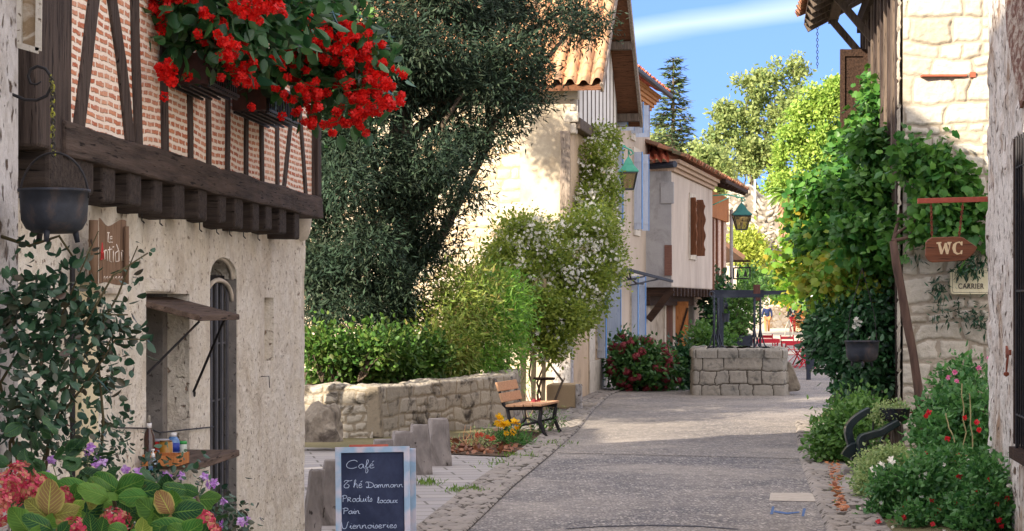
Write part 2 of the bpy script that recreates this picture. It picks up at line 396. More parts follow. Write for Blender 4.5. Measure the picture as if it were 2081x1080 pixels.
# ---------------------------------------------------------------- masonry and tile height fields
def vnoise(x, y, seed=0, sc=1.0):
    """cheap smooth value noise on arrays"""
    x = x * sc; y = y * sc; xi = np.floor(x).astype(int); yi = np.floor(y).astype(int); fx = x - xi; fy = y - yi
    fx = fx * fx * (3 - 2 * fx); fy = fy * fy * (3 - 2 * fy)
    def h(a, b):
        v = np.sin(a * 127.1 + b * 311.7 + seed * 74.7) * 43758.5453; return v - np.floor(v)
    return (h(xi, yi) * (1 - fx) + h(xi + 1, yi) * fx) * (1 - fy) + (h(xi, yi + 1) * (1 - fx) + h(xi + 1, yi + 1) * fx) * fy
def stones(U, V, mode, rows=(.12, .25), wid=(.2, .5), seed=1, joint=.02, stretch=1.6, warp=1.0, split=.18):
    g = np.random.default_rng(seed)
    wu = U + (vnoise(U, V, seed, 4) - .5) * .07 * warp + (vnoise(U, V, seed + 31, 1.7) - .5) * .12 * (warp - 1) + (vnoise(U, V, seed + 5, 14) - .5) * .025
    wv = V + (vnoise(U, V, seed + 9, 3.2) - .5) * .06 * warp + (vnoise(U, V, seed + 17, 1.3) - .5) * .1 * (warp - 1) + (vnoise(U, V, seed + 3, 15) - .5) * .022
    if mode == 'rows':
        e = np.full(U.shape, -1.0); rid = np.zeros(U.shape)
        z = V.min() - .3; u0, u1 = U.min() - .6, U.max() + .6
        while z < V.max() + .3:
            h = g.uniform(*rows); m = (wv >= z) & (wv < z + h); u = u0
            while u < u1:
                w = g.uniform(*wid) * (1.2 if h > (rows[0] + rows[1]) / 2 else .8)
                if g.random() < split and h > .14:     # two thin stones one above the other
                    hh = h * g.uniform(.4, .6); mm = m & (wu >= u) & (wu < u + w)
                    for a, b in ((z, z + hh), (z + hh, z + h)):
                        q = mm & (wv >= a) & (wv < b)
                        e[q] = np.minimum(np.minimum(wu[q] - u, u + w - wu[q]), np.minimum(wv[q] - a, b - wv[q])); rid[q] = g.random()
                else:
                    q = m & (wu >= u) & (wu < u + w)
                    e[q] = np.minimum(np.minimum(wu[q] - u, u + w - wu[q]), np.minimum(wv[q] - z, z + h - wv[q])); rid[q] = g.random()
                u += w
            z += h
    else:
        A = (U.max() - U.min() + .4) * (V.max() - V.min() + .4); av = (wid[0] + wid[1]) / 2; n = int(A / (av * av / stretch) * 1.1) + 4
        pu = g.uniform(U.min() - .2, U.max() + .2, n); pv = g.uniform(V.min() - .2, V.max() + .2, n); pr = g.random(n)
        f1 = np.full(U.shape, 9.0); f2 = np.full(U.shape, 9.0); rid = np.zeros(U.shape)
        for i in range(n):
            d = np.hypot((wu - pu[i]) / stretch, wv - pv[i]); c = d < f1
            f2 = np.where(c, f1, np.minimum(f2, d)); rid = np.where(c, pr[i], rid); f1 = np.where(c, d, f1)
        e = (f2 - f1) * .5
    m = np.clip((e - joint * .42) / (joint * .35 + .006), 0, 1)
    prof = 1 - (1 - m) ** 2
    return prof, rid
def grid_mesh(name, X, mat, parent, M, attrs=None, mask=None, smooth=True, cyc=False):
    """X: (nv,nu,3) local points"""
    nv, nu = X.shape[:2]; me = bpy.data.meshes.new(name)
    idx = np.arange(nv * nu).reshape(nv, nu)
    q = np.stack([idx[:-1, :-1], idx[:-1, 1:], idx[1:, 1:], idx[1:, :-1]], -1).reshape(-1, 4)
    if mask is not None: q = q[mask.reshape(-1)]
    me.vertices.add(nv * nu); me.vertices.foreach_set('co', X.reshape(-1).astype(np.float32))
    me.loops.add(q.size); me.loops.foreach_set('vertex_index', q.ravel().astype(np.int32))
    me.polygons.add(len(q)); me.polygons.foreach_set('loop_start', np.arange(0, q.size, 4, dtype=np.int32))
    me.update(calc_edges=True); me.polygons.foreach_set('use_smooth', np.full(len(q), smooth))
    for k, a in (attrs or {}).items():
        at = me.attributes.new(k, 'FLOAT', 'POINT'); at.data.foreach_set('value', a.reshape(-1).astype(np.float32))
    return link_mesh(name, me, mat, parent, M)
def masonry(name, path, z0, z1, mat, parent=None, mode='rows', amp=.03, res=.025, seed=1, top=None, batter=0, close=False, cap=0, **kw):
    """rough stone face along a plan polyline (world x,y); outward is to the right of travel. cap>0 also folds the face over the top by that depth"""
    pts = [Vector((p[0], p[1])) for p in path]; seg = [(pts[i + 1] - pts[i]).length for i in range(len(pts) - 1)]; L_ = sum(seg)
    us = [0]
    for s in seg: us += list(us[-1] + np.linspace(0, s, max(2, int(s / res)))[1:])
    us = np.array(us); acc = np.concatenate([[0], np.cumsum(seg)])
    px = np.interp(us, acc, [p.x for p in pts]); py = np.interp(us, acc, [p.y for p in pts])
    si = np.clip(np.searchsorted(acc, us, side='right') - 1, 0, len(seg) - 1)
    dirs = np.array([((pts[i + 1] - pts[i]) / seg[i])[:] for i in range(len(seg))])
    nn = np.stack([dirs[:, 1], -dirs[:, 0]], 1)
    nrm = np.array([np.mean([nn[i] for i in range(len(seg)) if acc[i] - 1e-6 <= u <= acc[i + 1] + 1e-6], 0) for u in us])
    for k in range(len(nrm)): nrm[k] /= max(.6, np.linalg.norm(nrm[k])) 
    nz_ = max(2, int((z1 - z0) / res)); zs = np.linspace(z0, z1, nz_); U, V = np.meshgrid(us, zs)
    prof, rid = stones(U, V, mode, seed=seed, **kw)
    d = prof * amp + prof * (np.abs(vnoise(U, V, seed + 21, 17) - .5) + np.abs(vnoise(U, V, seed + 23, 38) - .5) * .6 - .4) * amp * .7 + (rid - .5) * prof * amp * .8 + (vnoise(U, V, seed + 8, 55) - .5) * amp * .2 + (vnoise(U, V, seed + 2, .9) - .5) * amp * 1.2
    d = d + batter * (1 - (V - z0) / (z1 - z0))
    Zt = np.array([top(u / L_) if top else z1 for u in us]); Vz = z0 + (V - z0) * ((Zt - z0) / (z1 - z0))[None, :]
    X = np.stack([px[None] + nrm[None, :, 0] * d, py[None] + nrm[None, :, 1] * d, Vz], -1)
    if cap:
        m = max(3, int(cap / res)); t = np.linspace(0, 1, m)[1:]
        cu, cv = np.meshgrid(us, z1 + t * cap); cp, cr = stones(cu, cv, mode, seed=seed + 1, **kw)
        ins = t[:, None] * cap
        Xc = np.stack([px[None] - nrm[None, :, 0] * ins, py[None] - nrm[None, :, 1] * ins, Zt[None] + .02 + cp * amp * .8 + (vnoise(cu, cv, 4, 9) - .5) * .03], -1)
        X = np.concatenate([X, Xc], 0); prof = np.concatenate([prof, cp], 0); rid = np.concatenate([rid, cr], 0)
    return grid_mesh(name, X, mat, parent, None if parent is None else None, {'rnd': rid, 'edge': prof})
def tile_roof(name, corner, along, up_, W, Ls, mat, parent, tw=.2, tl=.32, seed=3):
    """canal-tile roof: corner = left end of the eave, along = unit vector along the eave, up_ = unit vector up the slope"""
    n = Vector(along).cross(Vector(up_)).normalized()
    nu = int(W / tw * 8); nr = int(Ls / tl) + 1
    us = np.linspace(0, W, nu); vs = []; st = []
    for i in range(nr): vs += [i * tl, i * tl + .002 + tl * .5, (i + 1) * tl - .004]; st += [1, .5, 0]
    vs = np.array(vs); st = np.array(st); U, V = np.meshgrid(us, vs); S = np.repeat(st[:, None], nu, 1)
    rowi = np.floor((V + .001) / tl); j = (vnoise(np.floor(U / tw), rowi, seed, 1.0) - .5)
    ph = (U / tw) % 1; colid = np.floor(U / tw)
    hump = np.where(ph < .62, np.sqrt(np.maximum(0, 1 - ((ph - .31) / .31) ** 2)), -.35 * np.sqrt(np.maximum(0, 1 - ((ph - .81) / .19) ** 2)))
    H = hump * tw * .36 + S * .035 + j * .012
    V2 = V + np.where(ph < .62, j * .05, 0)
    o = np.array(corner); a = np.array(along); b = np.array(up_); nn = np.array(n)
    X = o + U[..., None] * a + V2[..., None] * b + H[..., None] * nn
    rid = np.modf(np.abs(np.sin((colid * 12.9 + (ph > .62) * 3.3 + rowi * 78.2 + seed) * 1.7) * 4375.5))[0]
    return grid_mesh(name, X, mat, parent, None, {'rnd': rid, 'edge': (ph < .62) * 1.0})

# ---------------------------------------------------------------- the materials of the place
LIME = surf('rough_lime', C(236, 226, 206), C(252, 246, 234), scale=5, bump=.9, bscale=20, bdist=.035, stain=C(200, 186, 166), stain_scale=2.1, stain_t=(.48, .76), pits=C(172, 150, 130), pit_scale=27, pit_t=(.62, .7), stretch=(1, 1, 1), coarse=.9)
LIME_GREY = surf('rough_lime_grey', C(188, 184, 182), C(222, 218, 216), scale=3, bump=1.0, bscale=34, bdist=.03, stain=C(140, 128, 116), stain_scale=2.6, stain_t=(.5, .68), pits=C(100, 84, 72), pit_scale=26, pit_t=(.58, .66), stretch=(1, 1, .6), coarse=.8)
LIME_R = surf('rough_lime_patchy', C(214, 208, 200), C(240, 234, 226), scale=5, bump=.9, bscale=20, bdist=.04, stain=C(166, 138, 112), stain_scale=1.5, stain_t=(.5, .66), pits=C(110, 92, 78), pit_scale=17, pit_t=(.58, .65), stretch=(1, 1, .7), coarse=1.0)
REVEAL = surf('grey_reveal', C(120, 116, 112), C(150, 144, 138), scale=8, bump=.7, bscale=50, bdist=.01, pits=C(90, 84, 80), pit_scale=40)
def wood(name, c1, c2, ax=2, **k):
    st = [9, 9, 9]; st[ax] = .7
    kw = dict(scale=3.4, bump=1.0, bscale=6, bdist=.012, stretch=tuple(st), pits=tuple(x * .45 for x in c1[:3]) + (1,), pit_scale=9, pit_t=(.62, .68), rough=.85, spec=.2, coarse=.5)
    kw.update(k); return surf(name, c1, c2, **kw)
OAK_V = wood('old_oak_upright', C(48, 40, 38), C(92, 80, 74), 2)
OAK_H = wood('old_oak_beam', C(50, 42, 38), C(94, 80, 72), 0)
OAK_Y = wood('old_oak_joist', C(42, 36, 34), C(78, 68, 62), 1)
OAK_PALE = wood('silvered_oak', C(130, 116, 104), C(176, 162, 148), 2)
OAK_GREY = wood('grey_oak', C(84, 74, 66), C(122, 108, 96), 2)
PLANK = wood('weathered_plank', C(82, 68, 60), C(126, 108, 96), 0)
DARKWOOD = wood('dark_wood', C(48, 36, 30), C(78, 58, 46), 1)
WARMWOOD = wood('warm_bench_wood', C(196, 148, 112), C(220, 176, 138), 0, bump=.3, pits=C(130, 84, 56))
ORANGEWOOD = wood('orange_wood', C(170, 108, 62), C(196, 132, 82), 2, bump=.4, pits=C(130, 70, 30))
BROWNSHUT = wood('brown_shutter_wood', C(96, 62, 44), C(134, 88, 62), 2, bump=.4)
IRON = surf('wrought_iron', C(30, 30, 34), C(52, 50, 52), scale=20, rough=.55, metallic=.3, bump=.35, bscale=90, bdist=.003, stain=C(74, 52, 42), stain_scale=9, stain_t=(.58, .75))
IRON_G = surf('green_black_paint', C(22, 34, 36), C(36, 50, 52), scale=6, rough=.35, bump=.3, bscale=30, bdist=.004, stain=C(74, 84, 86), stain_scale=7, stain_t=(.62, .8), coat=.3)
IRON_B = surf('dark_blue_grey_iron', C(40, 46, 60), C(58, 64, 78), scale=12, rough=.5, bump=.2, bscale=60, bdist=.003)
RUST = surf('rusty_iron', C(120, 58, 40), C(150, 84, 60), scale=22, rough=.8, bump=.3, bscale=90, bdist=.003, stain=C(70, 46, 38), stain_scale=14)
CASTIRON = surf('cast_iron_pot', C(36, 40, 48), C(62, 66, 76), scale=9, rough=.55, bump=.4, bscale=50, bdist=.004, stain=C(96, 82, 76), stain_scale=7, stain_t=(.52, .72), metallic=.2)
REDBAR = surf('oxide_red_paint', C(176, 84, 66), C(196, 102, 82), scale=9, rough=.5, bump=.2)
GREENCU = surf('green_lantern_paint', C(70, 168, 140), C(104, 196, 168), scale=9, rough=.5, bump=.15)
GREENDK = surf('dark_green_lantern_paint', C(20, 92, 88), C(36, 112, 106), scale=9, rough=.45, bump=.15)
TILES = surf('canal_tiles', C(170, 128, 96), C(200, 158, 122), scale=14, bump=.6, bscale=80, bdist=.006, attr=[(0, C(180, 126, 92)), (.4, C(216, 168, 124)), (.75, C(210, 168, 130)), (1, C(130, 104, 84))], stain=C(120, 104, 84), stain_scale=3.4, stain_t=(.5, .68))
TILES_RED = surf('red_tiles', C(170, 96, 72), C(196, 120, 92), scale=14, bump=.5, bscale=80, bdist=.006, attr=[(0, C(150, 74, 54)), (.5, C(190, 104, 78)), (1, C(214, 136, 104))], stain=C(110, 84, 70), stain_scale=2.2, stain_t=(.58, .75))
TILES_OLD = surf('mossy_tiles', C(120, 86, 68), C(168, 118, 92), scale=10, bump=.6, bscale=80, bdist=.008, attr=[(0, C(96, 72, 60)), (.5, C(160, 104, 78)), (1, C(190, 122, 90))], stain=C(84, 82, 60), stain_scale=3, stain_t=(.48, .66))
CREAMST = surf('cream_rubble', C(214, 196, 164), C(236, 222, 196), scale=7, bump=.8, bscale=50, bdist=.012, attr=[(0, C(180, 168, 148)), (.5, C(214, 206, 190)), (1, C(194, 180, 158))], mortar=C(196, 172, 138))
CREAM = surf('cream_render', C(196, 182, 158), C(214, 202, 180), scale=2, bump=.35, bscale=60, bdist=.006, stain=C(176, 156, 130), stain_scale=1.1, stain_t=(.5, .8))
BEIGE = surf('beige_render', C(196, 170, 140), C(212, 188, 158), scale=2, bump=.35, bscale=50, bdist=.006, stain=C(166, 146, 124), stain_scale=1.3, stain_t=(.5, .72))
GREIGE = surf('grey_tan_render', C(186, 170, 152), C(204, 188, 170), scale=1.6, bump=.35, bscale=50, bdist=.006, stain=C(160, 146, 130), stain_scale=.9, stain_t=(.5, .75), stretch=(1, 1, .35))
PINKISH = surf('pale_stained_render', C(190, 176, 162), C(212, 198, 184), scale=1.6, bump=.35, bscale=50, bdist=.006, stain=C(172, 154, 140), stain_scale=1.0, stain_t=(.48, .75), stretch=(1, 1, .4))
GREYREND = surf('grey_render', C(158, 156, 156), C(180, 178, 176), scale=1.8, bump=.4, bscale=40, bdist=.008, stain=C(138, 134, 132), stain_scale=1.5)
STONE_TRIM = surf('stone_trim', C(200, 190, 174), C(222, 212, 196), scale=6, bump=.4, bscale=60, bdist=.006, stain=C(160, 150, 136), stain_scale=3)
WHITELIME = surf('white_lime_panel', C(226, 222, 216), C(244, 240, 234), scale=4, bump=.4, bscale=50, bdist=.008)
WHITESTONE = surf('right_wall_stone', C(176, 166, 148), C(214, 206, 190), scale=12, bump=1.0, bscale=42, bdist=.02, attr=[(0, C(170, 156, 134)), (.35, C(204, 196, 180)), (.8, C(190, 182, 166)), (1, C(158, 146, 126))], mortar=C(172, 160, 142), stain=C(170, 190, 160), stain_scale=.9, stain_t=(.66, .74))
GARDENST = surf('garden_wall_stone', C(150, 142, 128), C(186, 178, 162), scale=9, bump=1.0, bscale=40, bdist=.02, attr=[(0, C(150, 142, 128)), (.5, C(200, 190, 172)), (1, C(182, 174, 160))], mortar=C(158, 146, 126), stain=C(74, 68, 60), stain_scale=4.2, stain_t=(.5, .64))
WELLST = surf('well_stone', C(140, 138, 132), C(172, 168, 160), scale=7, bump=.9, bscale=45, bdist=.014, attr=[(0, C(132, 128, 118)), (.5, C(178, 170, 156)), (1, C(154, 144, 128))], mortar=C(96, 88, 78), stain=C(84, 84, 80), stain_scale=5, stain_t=(.53, .72))
BOLLST = surf('bollard_stone', C(122, 116, 112), C(160, 152, 146), scale=7, bump=.8, bscale=45, bdist=.01, stain=C(74, 68, 64), stain_scale=3, stain_t=(.48, .66), pits=C(60, 54, 50), pit_scale=22, pit_t=(.66, .7), stretch=(1, 1, .5))
PAVEKERB = surf('kerb_cobbles', C(150, 142, 134), C(182, 174, 164), scale=9, bump=.8, bscale=50, bdist=.01, attr=[(0, C(108, 104, 100)), (.5, C(150, 142, 134)), (1, C(128, 124, 122))], mortar=C(74, 68, 60))
RUIN = surf('ruin_stone', C(150, 144, 132), C(190, 182, 168), scale=2, bump=1, bscale=12, bdist=.05, attr=[(0, C(140, 134, 124)), (.5, C(206, 200, 186)), (1, C(186, 176, 160))], mortar=C(130, 122, 110))
ROUGHROCK = surf('rough_rock', C(128, 118, 104), C(160, 150, 134), scale=6, bump=1, bscale=25, bdist=.02, stain=C(76, 68, 60), stain_scale=3, stain_t=(.46, .62))
WHITEWALL = surf('white_wall', C(226, 226, 226), C(240, 240, 240), scale=2, bump=.2)
BLUESHUT = wood('pale_blue_shutter_paint', C(206, 220, 242), C(222, 232, 248), 2, scale=1.2, bump=.25, pits=C(130, 160, 205), pit_t=(.66, .7), rough=.6)
BLUEEDGE = surf('bright_blue_paint', C(90, 140, 200), C(108, 156, 212), rough=.5, bump=.1)
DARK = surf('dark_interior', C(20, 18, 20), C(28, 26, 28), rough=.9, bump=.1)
CURTAIN = surf('pale_curtain', C(160, 162, 172), C(190, 192, 200), scale=20, stretch=(6, 6, .5), bump=.6, rough=.9)
SOIL = surf('garden_soil', C(70, 54, 42), C(104, 82, 62), scale=9, bump=1, bscale=40, bdist=.03)
def glassmat(name, c, rough=.08):
    m, N, L = newmat(name); out = N.new('ShaderNodeOutputMaterial'); b = N.new('ShaderNodeBsdfPrincipled')
    b.inputs['Base Color'].default_value = c; b.inputs['Roughness'].default_value = rough; b.inputs['Transmission Weight'].default_value = .0; b.inputs['Coat Weight'].default_value = .5
    L.new(b.outputs[0], out.inputs[0]); return m
def clearmat(name, c, a=.45):
    m, N, L = newmat(name); out = N.new('ShaderNodeOutputMaterial'); b = N.new('ShaderNodeBsdfGlossy'); t = N.new('ShaderNodeBsdfTransparent'); x = N.new('ShaderNodeMixShader')
    b.inputs['Color'].default_value = c; b.inputs['Roughness'].default_value = .15; t.inputs[0].default_value = c; x.inputs[0].default_value = a
    L.new(t.outputs[0], x.inputs[1]); L.new(b.outputs[0], x.inputs[2]); L.new(x.outputs[0], out.inputs[0]); return m
WINGLASS = glassmat('window_glass', C(60, 66, 76)); LANTGLASS = clearmat('lantern_glass', C(200, 190, 160), .3)
def plain(name, c, rough=.6, spec=.3): return surf(name, c, tuple(min(1, x * 1.12) for x in c[:3]) + (1,), scale=8, rough=rough, spec=spec, bump=.12, bscale=60, bdist=.003)

def brickmat():
    m, N, L = newmat('thin_red_bricks_in_pale_mortar')
    out = N.new('ShaderNodeOutputMaterial'); b = N.new('ShaderNodeBsdfPrincipled'); L.new(b.outputs[0], out.inputs[0])
    tc = N.new('ShaderNodeTexCoord'); sp = N.new('ShaderNodeSeparateXYZ'); L.new(tc.outputs['Object'], sp.inputs[0])
    cb = N.new('ShaderNodeCombineXYZ'); L.new(sp.outputs[0], cb.inputs[0]); L.new(sp.outputs[2], cb.inputs[1])
    w1 = N.new('ShaderNodeTexNoise'); w1.inputs['Scale'].default_value = 2.2; w1.inputs['Detail'].default_value = 2; L.new(tc.outputs['Object'], w1.inputs['Vector'])
    w2 = N.new('ShaderNodeTexNoise'); w2.inputs['Scale'].default_value = 26; w2.inputs['Detail'].default_value = 3; L.new(tc.outputs['Object'], w2.inputs['Vector'])
    def va(a, bb, s):
        sc = N.new('ShaderNodeVectorMath'); sc.operation = 'MULTIPLY_ADD'; L.new(bb, sc.inputs[0]); sc.inputs[1].default_value = (s, s, 0); L.new(a, sc.inputs[2]); return sc.outputs[0]
    v = va(va(cb.outputs[0], w1.outputs['Color'], .05), w2.outputs['Color'], .016)
    br = N.new('ShaderNodeTexBrick'); L.new(v, br.inputs['Vector']); br.inputs['Scale'].default_value = 1; br.inputs['Brick Width'].default_value = .135; br.inputs['Row Height'].default_value = .036
    br.inputs['Mortar Size'].default_value = .0105; br.inputs['Mortar Smooth'].default_value = .35; br.offset = .43; br.squash = .7; br.squash_frequency = 3
    br.inputs['Color1'].default_value = C(176, 92, 58); br.inputs['Color2'].default_value = C(204, 134, 96); br.inputs['Mortar'].default_value = C(240, 226, 210)
    n = nz(N, L, tc.outputs['Object'], 44, 5, .7)
    rag = ramp(N, L, n, [(.54, BW(0)), (.66, BW(1))])
    col = mixc(N, L, math_(N, L, 'MULTIPLY', rag, .75), br.outputs['Color'], C(232, 206, 188))
    big = ramp(N, L, nz(N, L, tc.outputs['Object'], 2.6, 4), [(.42, BW(0)), (.62, BW(1))])
    col = mixc(N, L, math_(N, L, 'MULTIPLY', big, .35), col, C(228, 196, 172))
    L.new(col, b.inputs['Base Color']); b.inputs['Roughness'].default_value = .9
    h = math_(N, L, 'SUBTRACT', math_(N, L, 'MULTIPLY', n, .5), br.outputs['Fac'])
    bp = N.new('ShaderNodeBump'); bp.inputs['Strength'].default_value = .8; bp.inputs['Distance'].default_value = .012; L.new(h, bp.inputs['Height']); L.new(bp.outputs[0], b.inputs['Normal'])
    return m
BRICK = brickmat()

def roadmat(pale=0):
    m, N, L = newmat('pale_gravel_paving' if pale else 'worn_gravel_asphalt')
    out = N.new('ShaderNodeOutputMaterial'); b = N.new('ShaderNodeBsdfPrincipled'); L.new(b.outputs[0], out.inputs[0])
    g = N.new('ShaderNodeNewGeometry'); v = g.outputs['Position']
    vo = N.new('ShaderNodeTexVoronoi'); vo.inputs['Scale'].default_value = 31; L.new(v, vo.inputs['Vector'])
    vo2 = N.new('ShaderNodeTexVoronoi'); vo2.inputs['Scale'].default_value = 31; vo2.feature = 'DISTANCE_TO_EDGE'; L.new(v, vo2.inputs['Vector'])
    sc = N.new('ShaderNodeSeparateColor'); L.new(vo.outputs['Color'], sc.inputs[0])
    peb = ramp(N, L, sc.outputs[0], [(0, C(94, 92, 94)), (.45, C(140, 137, 136)), (.8, C(182, 175, 168)), (1, C(212, 204, 194))])
    edge = ramp(N, L, vo2.outputs['Distance'], [(.05, BW(1)), (.22, BW(0))])
    col = mixc(N, L, edge, peb, C(78, 76, 78))
    big = ramp(N, L, nz(N, L, v, .55, 6, .6, .4), [(.4, BW(0)), (.62, BW(1))])
    col = mixc(N, L, math_(N, L, 'MULTIPLY', big, .5), col, C(172, 163, 152))
    med = ramp(N, L, nz(N, L, v, 3.2, 5, .65), [(.5, BW(0)), (.72, BW(1))])
    col = mixc(N, L, math_(N, L, 'MULTIPLY', med, .45), col, C(88, 84, 82))
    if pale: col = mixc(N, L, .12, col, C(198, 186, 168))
    crk = ramp(N, L, nz(N, L, v, 1.1, 9, .7, 1.5), [(.485, BW(0)), (.5, BW(.55)), (.515, BW(0))]); col = mixc(N, L, crk, col, C(70, 66, 64))
    L.new(col, b.inputs['Base Color']); b.inputs['Roughness'].default_value = .75; b.inputs['Specular IOR Level'].default_value = .35
    bp = N.new('ShaderNodeBump'); bp.inputs['Strength'].default_value = .8; bp.inputs['Distance'].default_value = .006
    L.new(math_(N, L, 'SUBTRACT', sc.outputs[1], edge), bp.inputs['Height']); L.new(bp.outputs[0], b.inputs['Normal'])
    return m
def pavermat():
    m, N, L = newmat('grey_pavers')
    out = N.new('ShaderNodeOutputMaterial'); b = N.new('ShaderNodeBsdfPrincipled'); L.new(b.outputs[0], out.inputs[0])
    tc = N.new('ShaderNodeTexCoord'); mp = N.new('ShaderNodeMapping'); mp.inputs['Rotation'].default_value = (0, 0, R(-9)); L.new(tc.outputs['Object'], mp.inputs[0])
    br = N.new('ShaderNodeTexBrick'); L.new(mp.outputs[0], br.inputs['Vector']); br.inputs['Scale'].default_value = 1; br.inputs['Brick Width'].default_value = .62; br.inputs['Row Height'].default_value = .3
    br.inputs['Mortar Size'].default_value = .012; br.inputs['Color1'].default_value = C(152, 148, 148); br.inputs['Color2'].default_value = C(172, 166, 162); br.inputs['Mortar'].default_value = C(84, 80, 70)
    n = nz(N, L, tc.outputs['Object'], 3, 7, .7); col = mixc(N, L, math_(N, L, 'MULTIPLY', n, .5), br.outputs['Color'], C(136, 130, 126))
    f = nz(N, L, tc.outputs['Object'], 60, 4, .7); col = mixc(N, L, .35, col, ramp(N, L, f, [(.3, BW(.5)), (.7, BW(1))]), 'MULTIPLY')
    L.new(col, b.inputs['Base Color']); b.inputs['Roughness'].default_value = .7
    bp = N.new('ShaderNodeBump'); bp.inputs['Strength'].default_value = .6; bp.inputs['Distance'].default_value = .01
    L.new(math_(N, L, 'SUBTRACT', math_(N, L, 'MULTIPLY', f, .3), br.outputs['Fac']), bp.inputs['Height']); L.new(bp.outputs[0], b.inputs['Normal'])
    return m
ROAD = roadmat(); PAVER = pavermat()
GROUNDM = surf('earth_and_grass', C(96, 92, 62), C(132, 122, 88), scale=.6, bump=.6, bscale=12, bdist=.05)

# ---------------------------------------------------------------- ground
def sheet(name, pts, z, mat, kind='structure'):
    mb = MB(); tri = tessellate_polygon([[Vector((x, y, 0)) for x, y in pts]])
    mb.add([(x, y, z) for x, y in pts], [tuple(t) for t in tri]); o = mb.build(name, mat)
    for p in o.data.polygons:
        if p.normal.z < 0: p.flip()
    o['kind'] = kind; return o
sheet('ground', [(-900, -60), (900, -60), (900, 1500), (-900, 1500)], 0, GROUNDM)
left_edge = [(-1.6, 4), (-.52, 15.6), (-.19, 19.2), (.27, 23.56), (.67, 27.5), (1.1, 33), (1.6, 38.2), (2.35, 43), (3.3, 48), (4.8, 55), (6.6, 64), (9, 78), (13, 110), (20, 165)]
right_edge = [(2.0, 8), (2.63, 15.8), (2.97, 18.9), (3.37, 22.5), (4.28, 29.5), (6.5, 40), (11, 60), (16, 80), (24, 110), (38, 165)]
sheet('road', left_edge + right_edge[::-1], .006, ROAD)
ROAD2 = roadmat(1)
sheet('road', left_edge[3:] + right_edge[3:][::-1], .010, ROAD2)   # paler gravel beyond the cross joint, lightened to make up for weak sun
sheet('side_lane', [(-12, 14.6), (-.66, 14.6), (-.52, 15.6), (-.19, 19.2), (.0, 21.1), (.27, 23.56), (-3, 24.6), (-12, 26)], .004, PAVER)
sheet('forecourt', [(-1.2, 28.6), (.67, 27.7), (1.1, 33.0), (1.6, 38.2), (-1, 38.2)], .005, ROAD)
# far lit paving rising slightly to the low wall
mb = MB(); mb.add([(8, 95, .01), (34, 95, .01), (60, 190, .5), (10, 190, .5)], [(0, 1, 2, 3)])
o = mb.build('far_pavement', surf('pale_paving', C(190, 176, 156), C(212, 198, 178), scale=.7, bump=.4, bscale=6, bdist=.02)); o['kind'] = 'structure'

def strip(name, path, w, z, seed, amp=.018, mode='voronoi', **kw):
    pts = [Vector((p[0], p[1])) for p in path]; seg = [(pts[i + 1] - pts[i]).length for i in range(len(pts) - 1)]; acc = np.concatenate([[0], np.cumsum(seg)])
    us = np.arange(0, acc[-1], .022); px = np.interp(us, acc, [p.x for p in pts]); py = np.interp(us, acc, [p.y for p in pts])
    dx = np.gradient(px); dy = np.gradient(py); l = np.hypot(dx, dy); nx, ny = dy / l, -dx / l
    vs = np.arange(-w / 2, w / 2 + .001, .022); U, V = np.meshgrid(us, vs); prof, rid = stones(U, V, mode, seed=seed, **kw)
    dish = -.02 * (1 - (np.abs(V) / (w / 2)) ** 2)
    ed = np.clip((w / 2 - np.abs(V)) / .04, 0, 1)
    Z = z + (prof * amp + .02 + dish + (vnoise(U, V, seed, 9) - .5) * .008) * ed - .01 * (1 - ed)
    X = np.stack([px[None] + nx[None] * V, py[None] + ny[None] * V, Z], -1)
    o = grid_mesh(name, X, PAVEKERB, None, None, {'rnd': rid, 'edge': prof}); o['kind'] = 'structure'; return o
strip('gutter', left_edge[:8], .46, .008, 4, wid=(.1, .17), stretch=1.3, joint=.012)
strip('gutter', [(2.15, 11)] + right_edge[1:5], .5, .008, 9, wid=(.1, .2), stretch=1.2, joint=.012)
# worn paint on the road
WORNW = surf('worn_white_paint', C(168, 158, 146), C(190, 182, 170), scale=9, bump=.5, bscale=60, bdist=.004)
WORNB = surf('worn_blue_paint', C(60, 96, 150), C(90, 112, 148), scale=30, bump=.5, bscale=60, bdist=.004)
def gq(name, q, mat):
    o = sheet(name, [(G(*p).x, G(*p).y) for p in q], .010, mat); return o
gq('road_marking', [(1563, 1020), (1566, 1004), (1640, 1004), (1666, 1008), (1663, 1022)], WORNW)
gq('blue_road_marking', [(1565, 1048), (1569, 1032), (1574, 1032), (1571, 1048)], WORNB)
gq('blue_road_marking', [(1573, 1040), (1600, 1044), (1625, 1042), (1624, 1045), (1600, 1048), (1574, 1044)], WORNB)
gq('blue_road_marking', [(1629, 1052), (1632, 1036), (1638, 1036), (1634, 1052)], WORNB)
ar = [(G(x, y).x, G(x, y).y) for x, y in [(1150, 1078), (1225, 1073), (1320, 1071), (1420, 1073), (1500, 1079)]]
ar2 = [(G(x, y).x, G(x, y).y) for x, y in [(1500, 1077.6), (1420, 1071.4), (1320, 1069.4), (1225, 1071.4), (1150, 1076.6)]]
sheet('road_joint', ar + ar2, .010, plain('tar', C(46, 44, 46)))

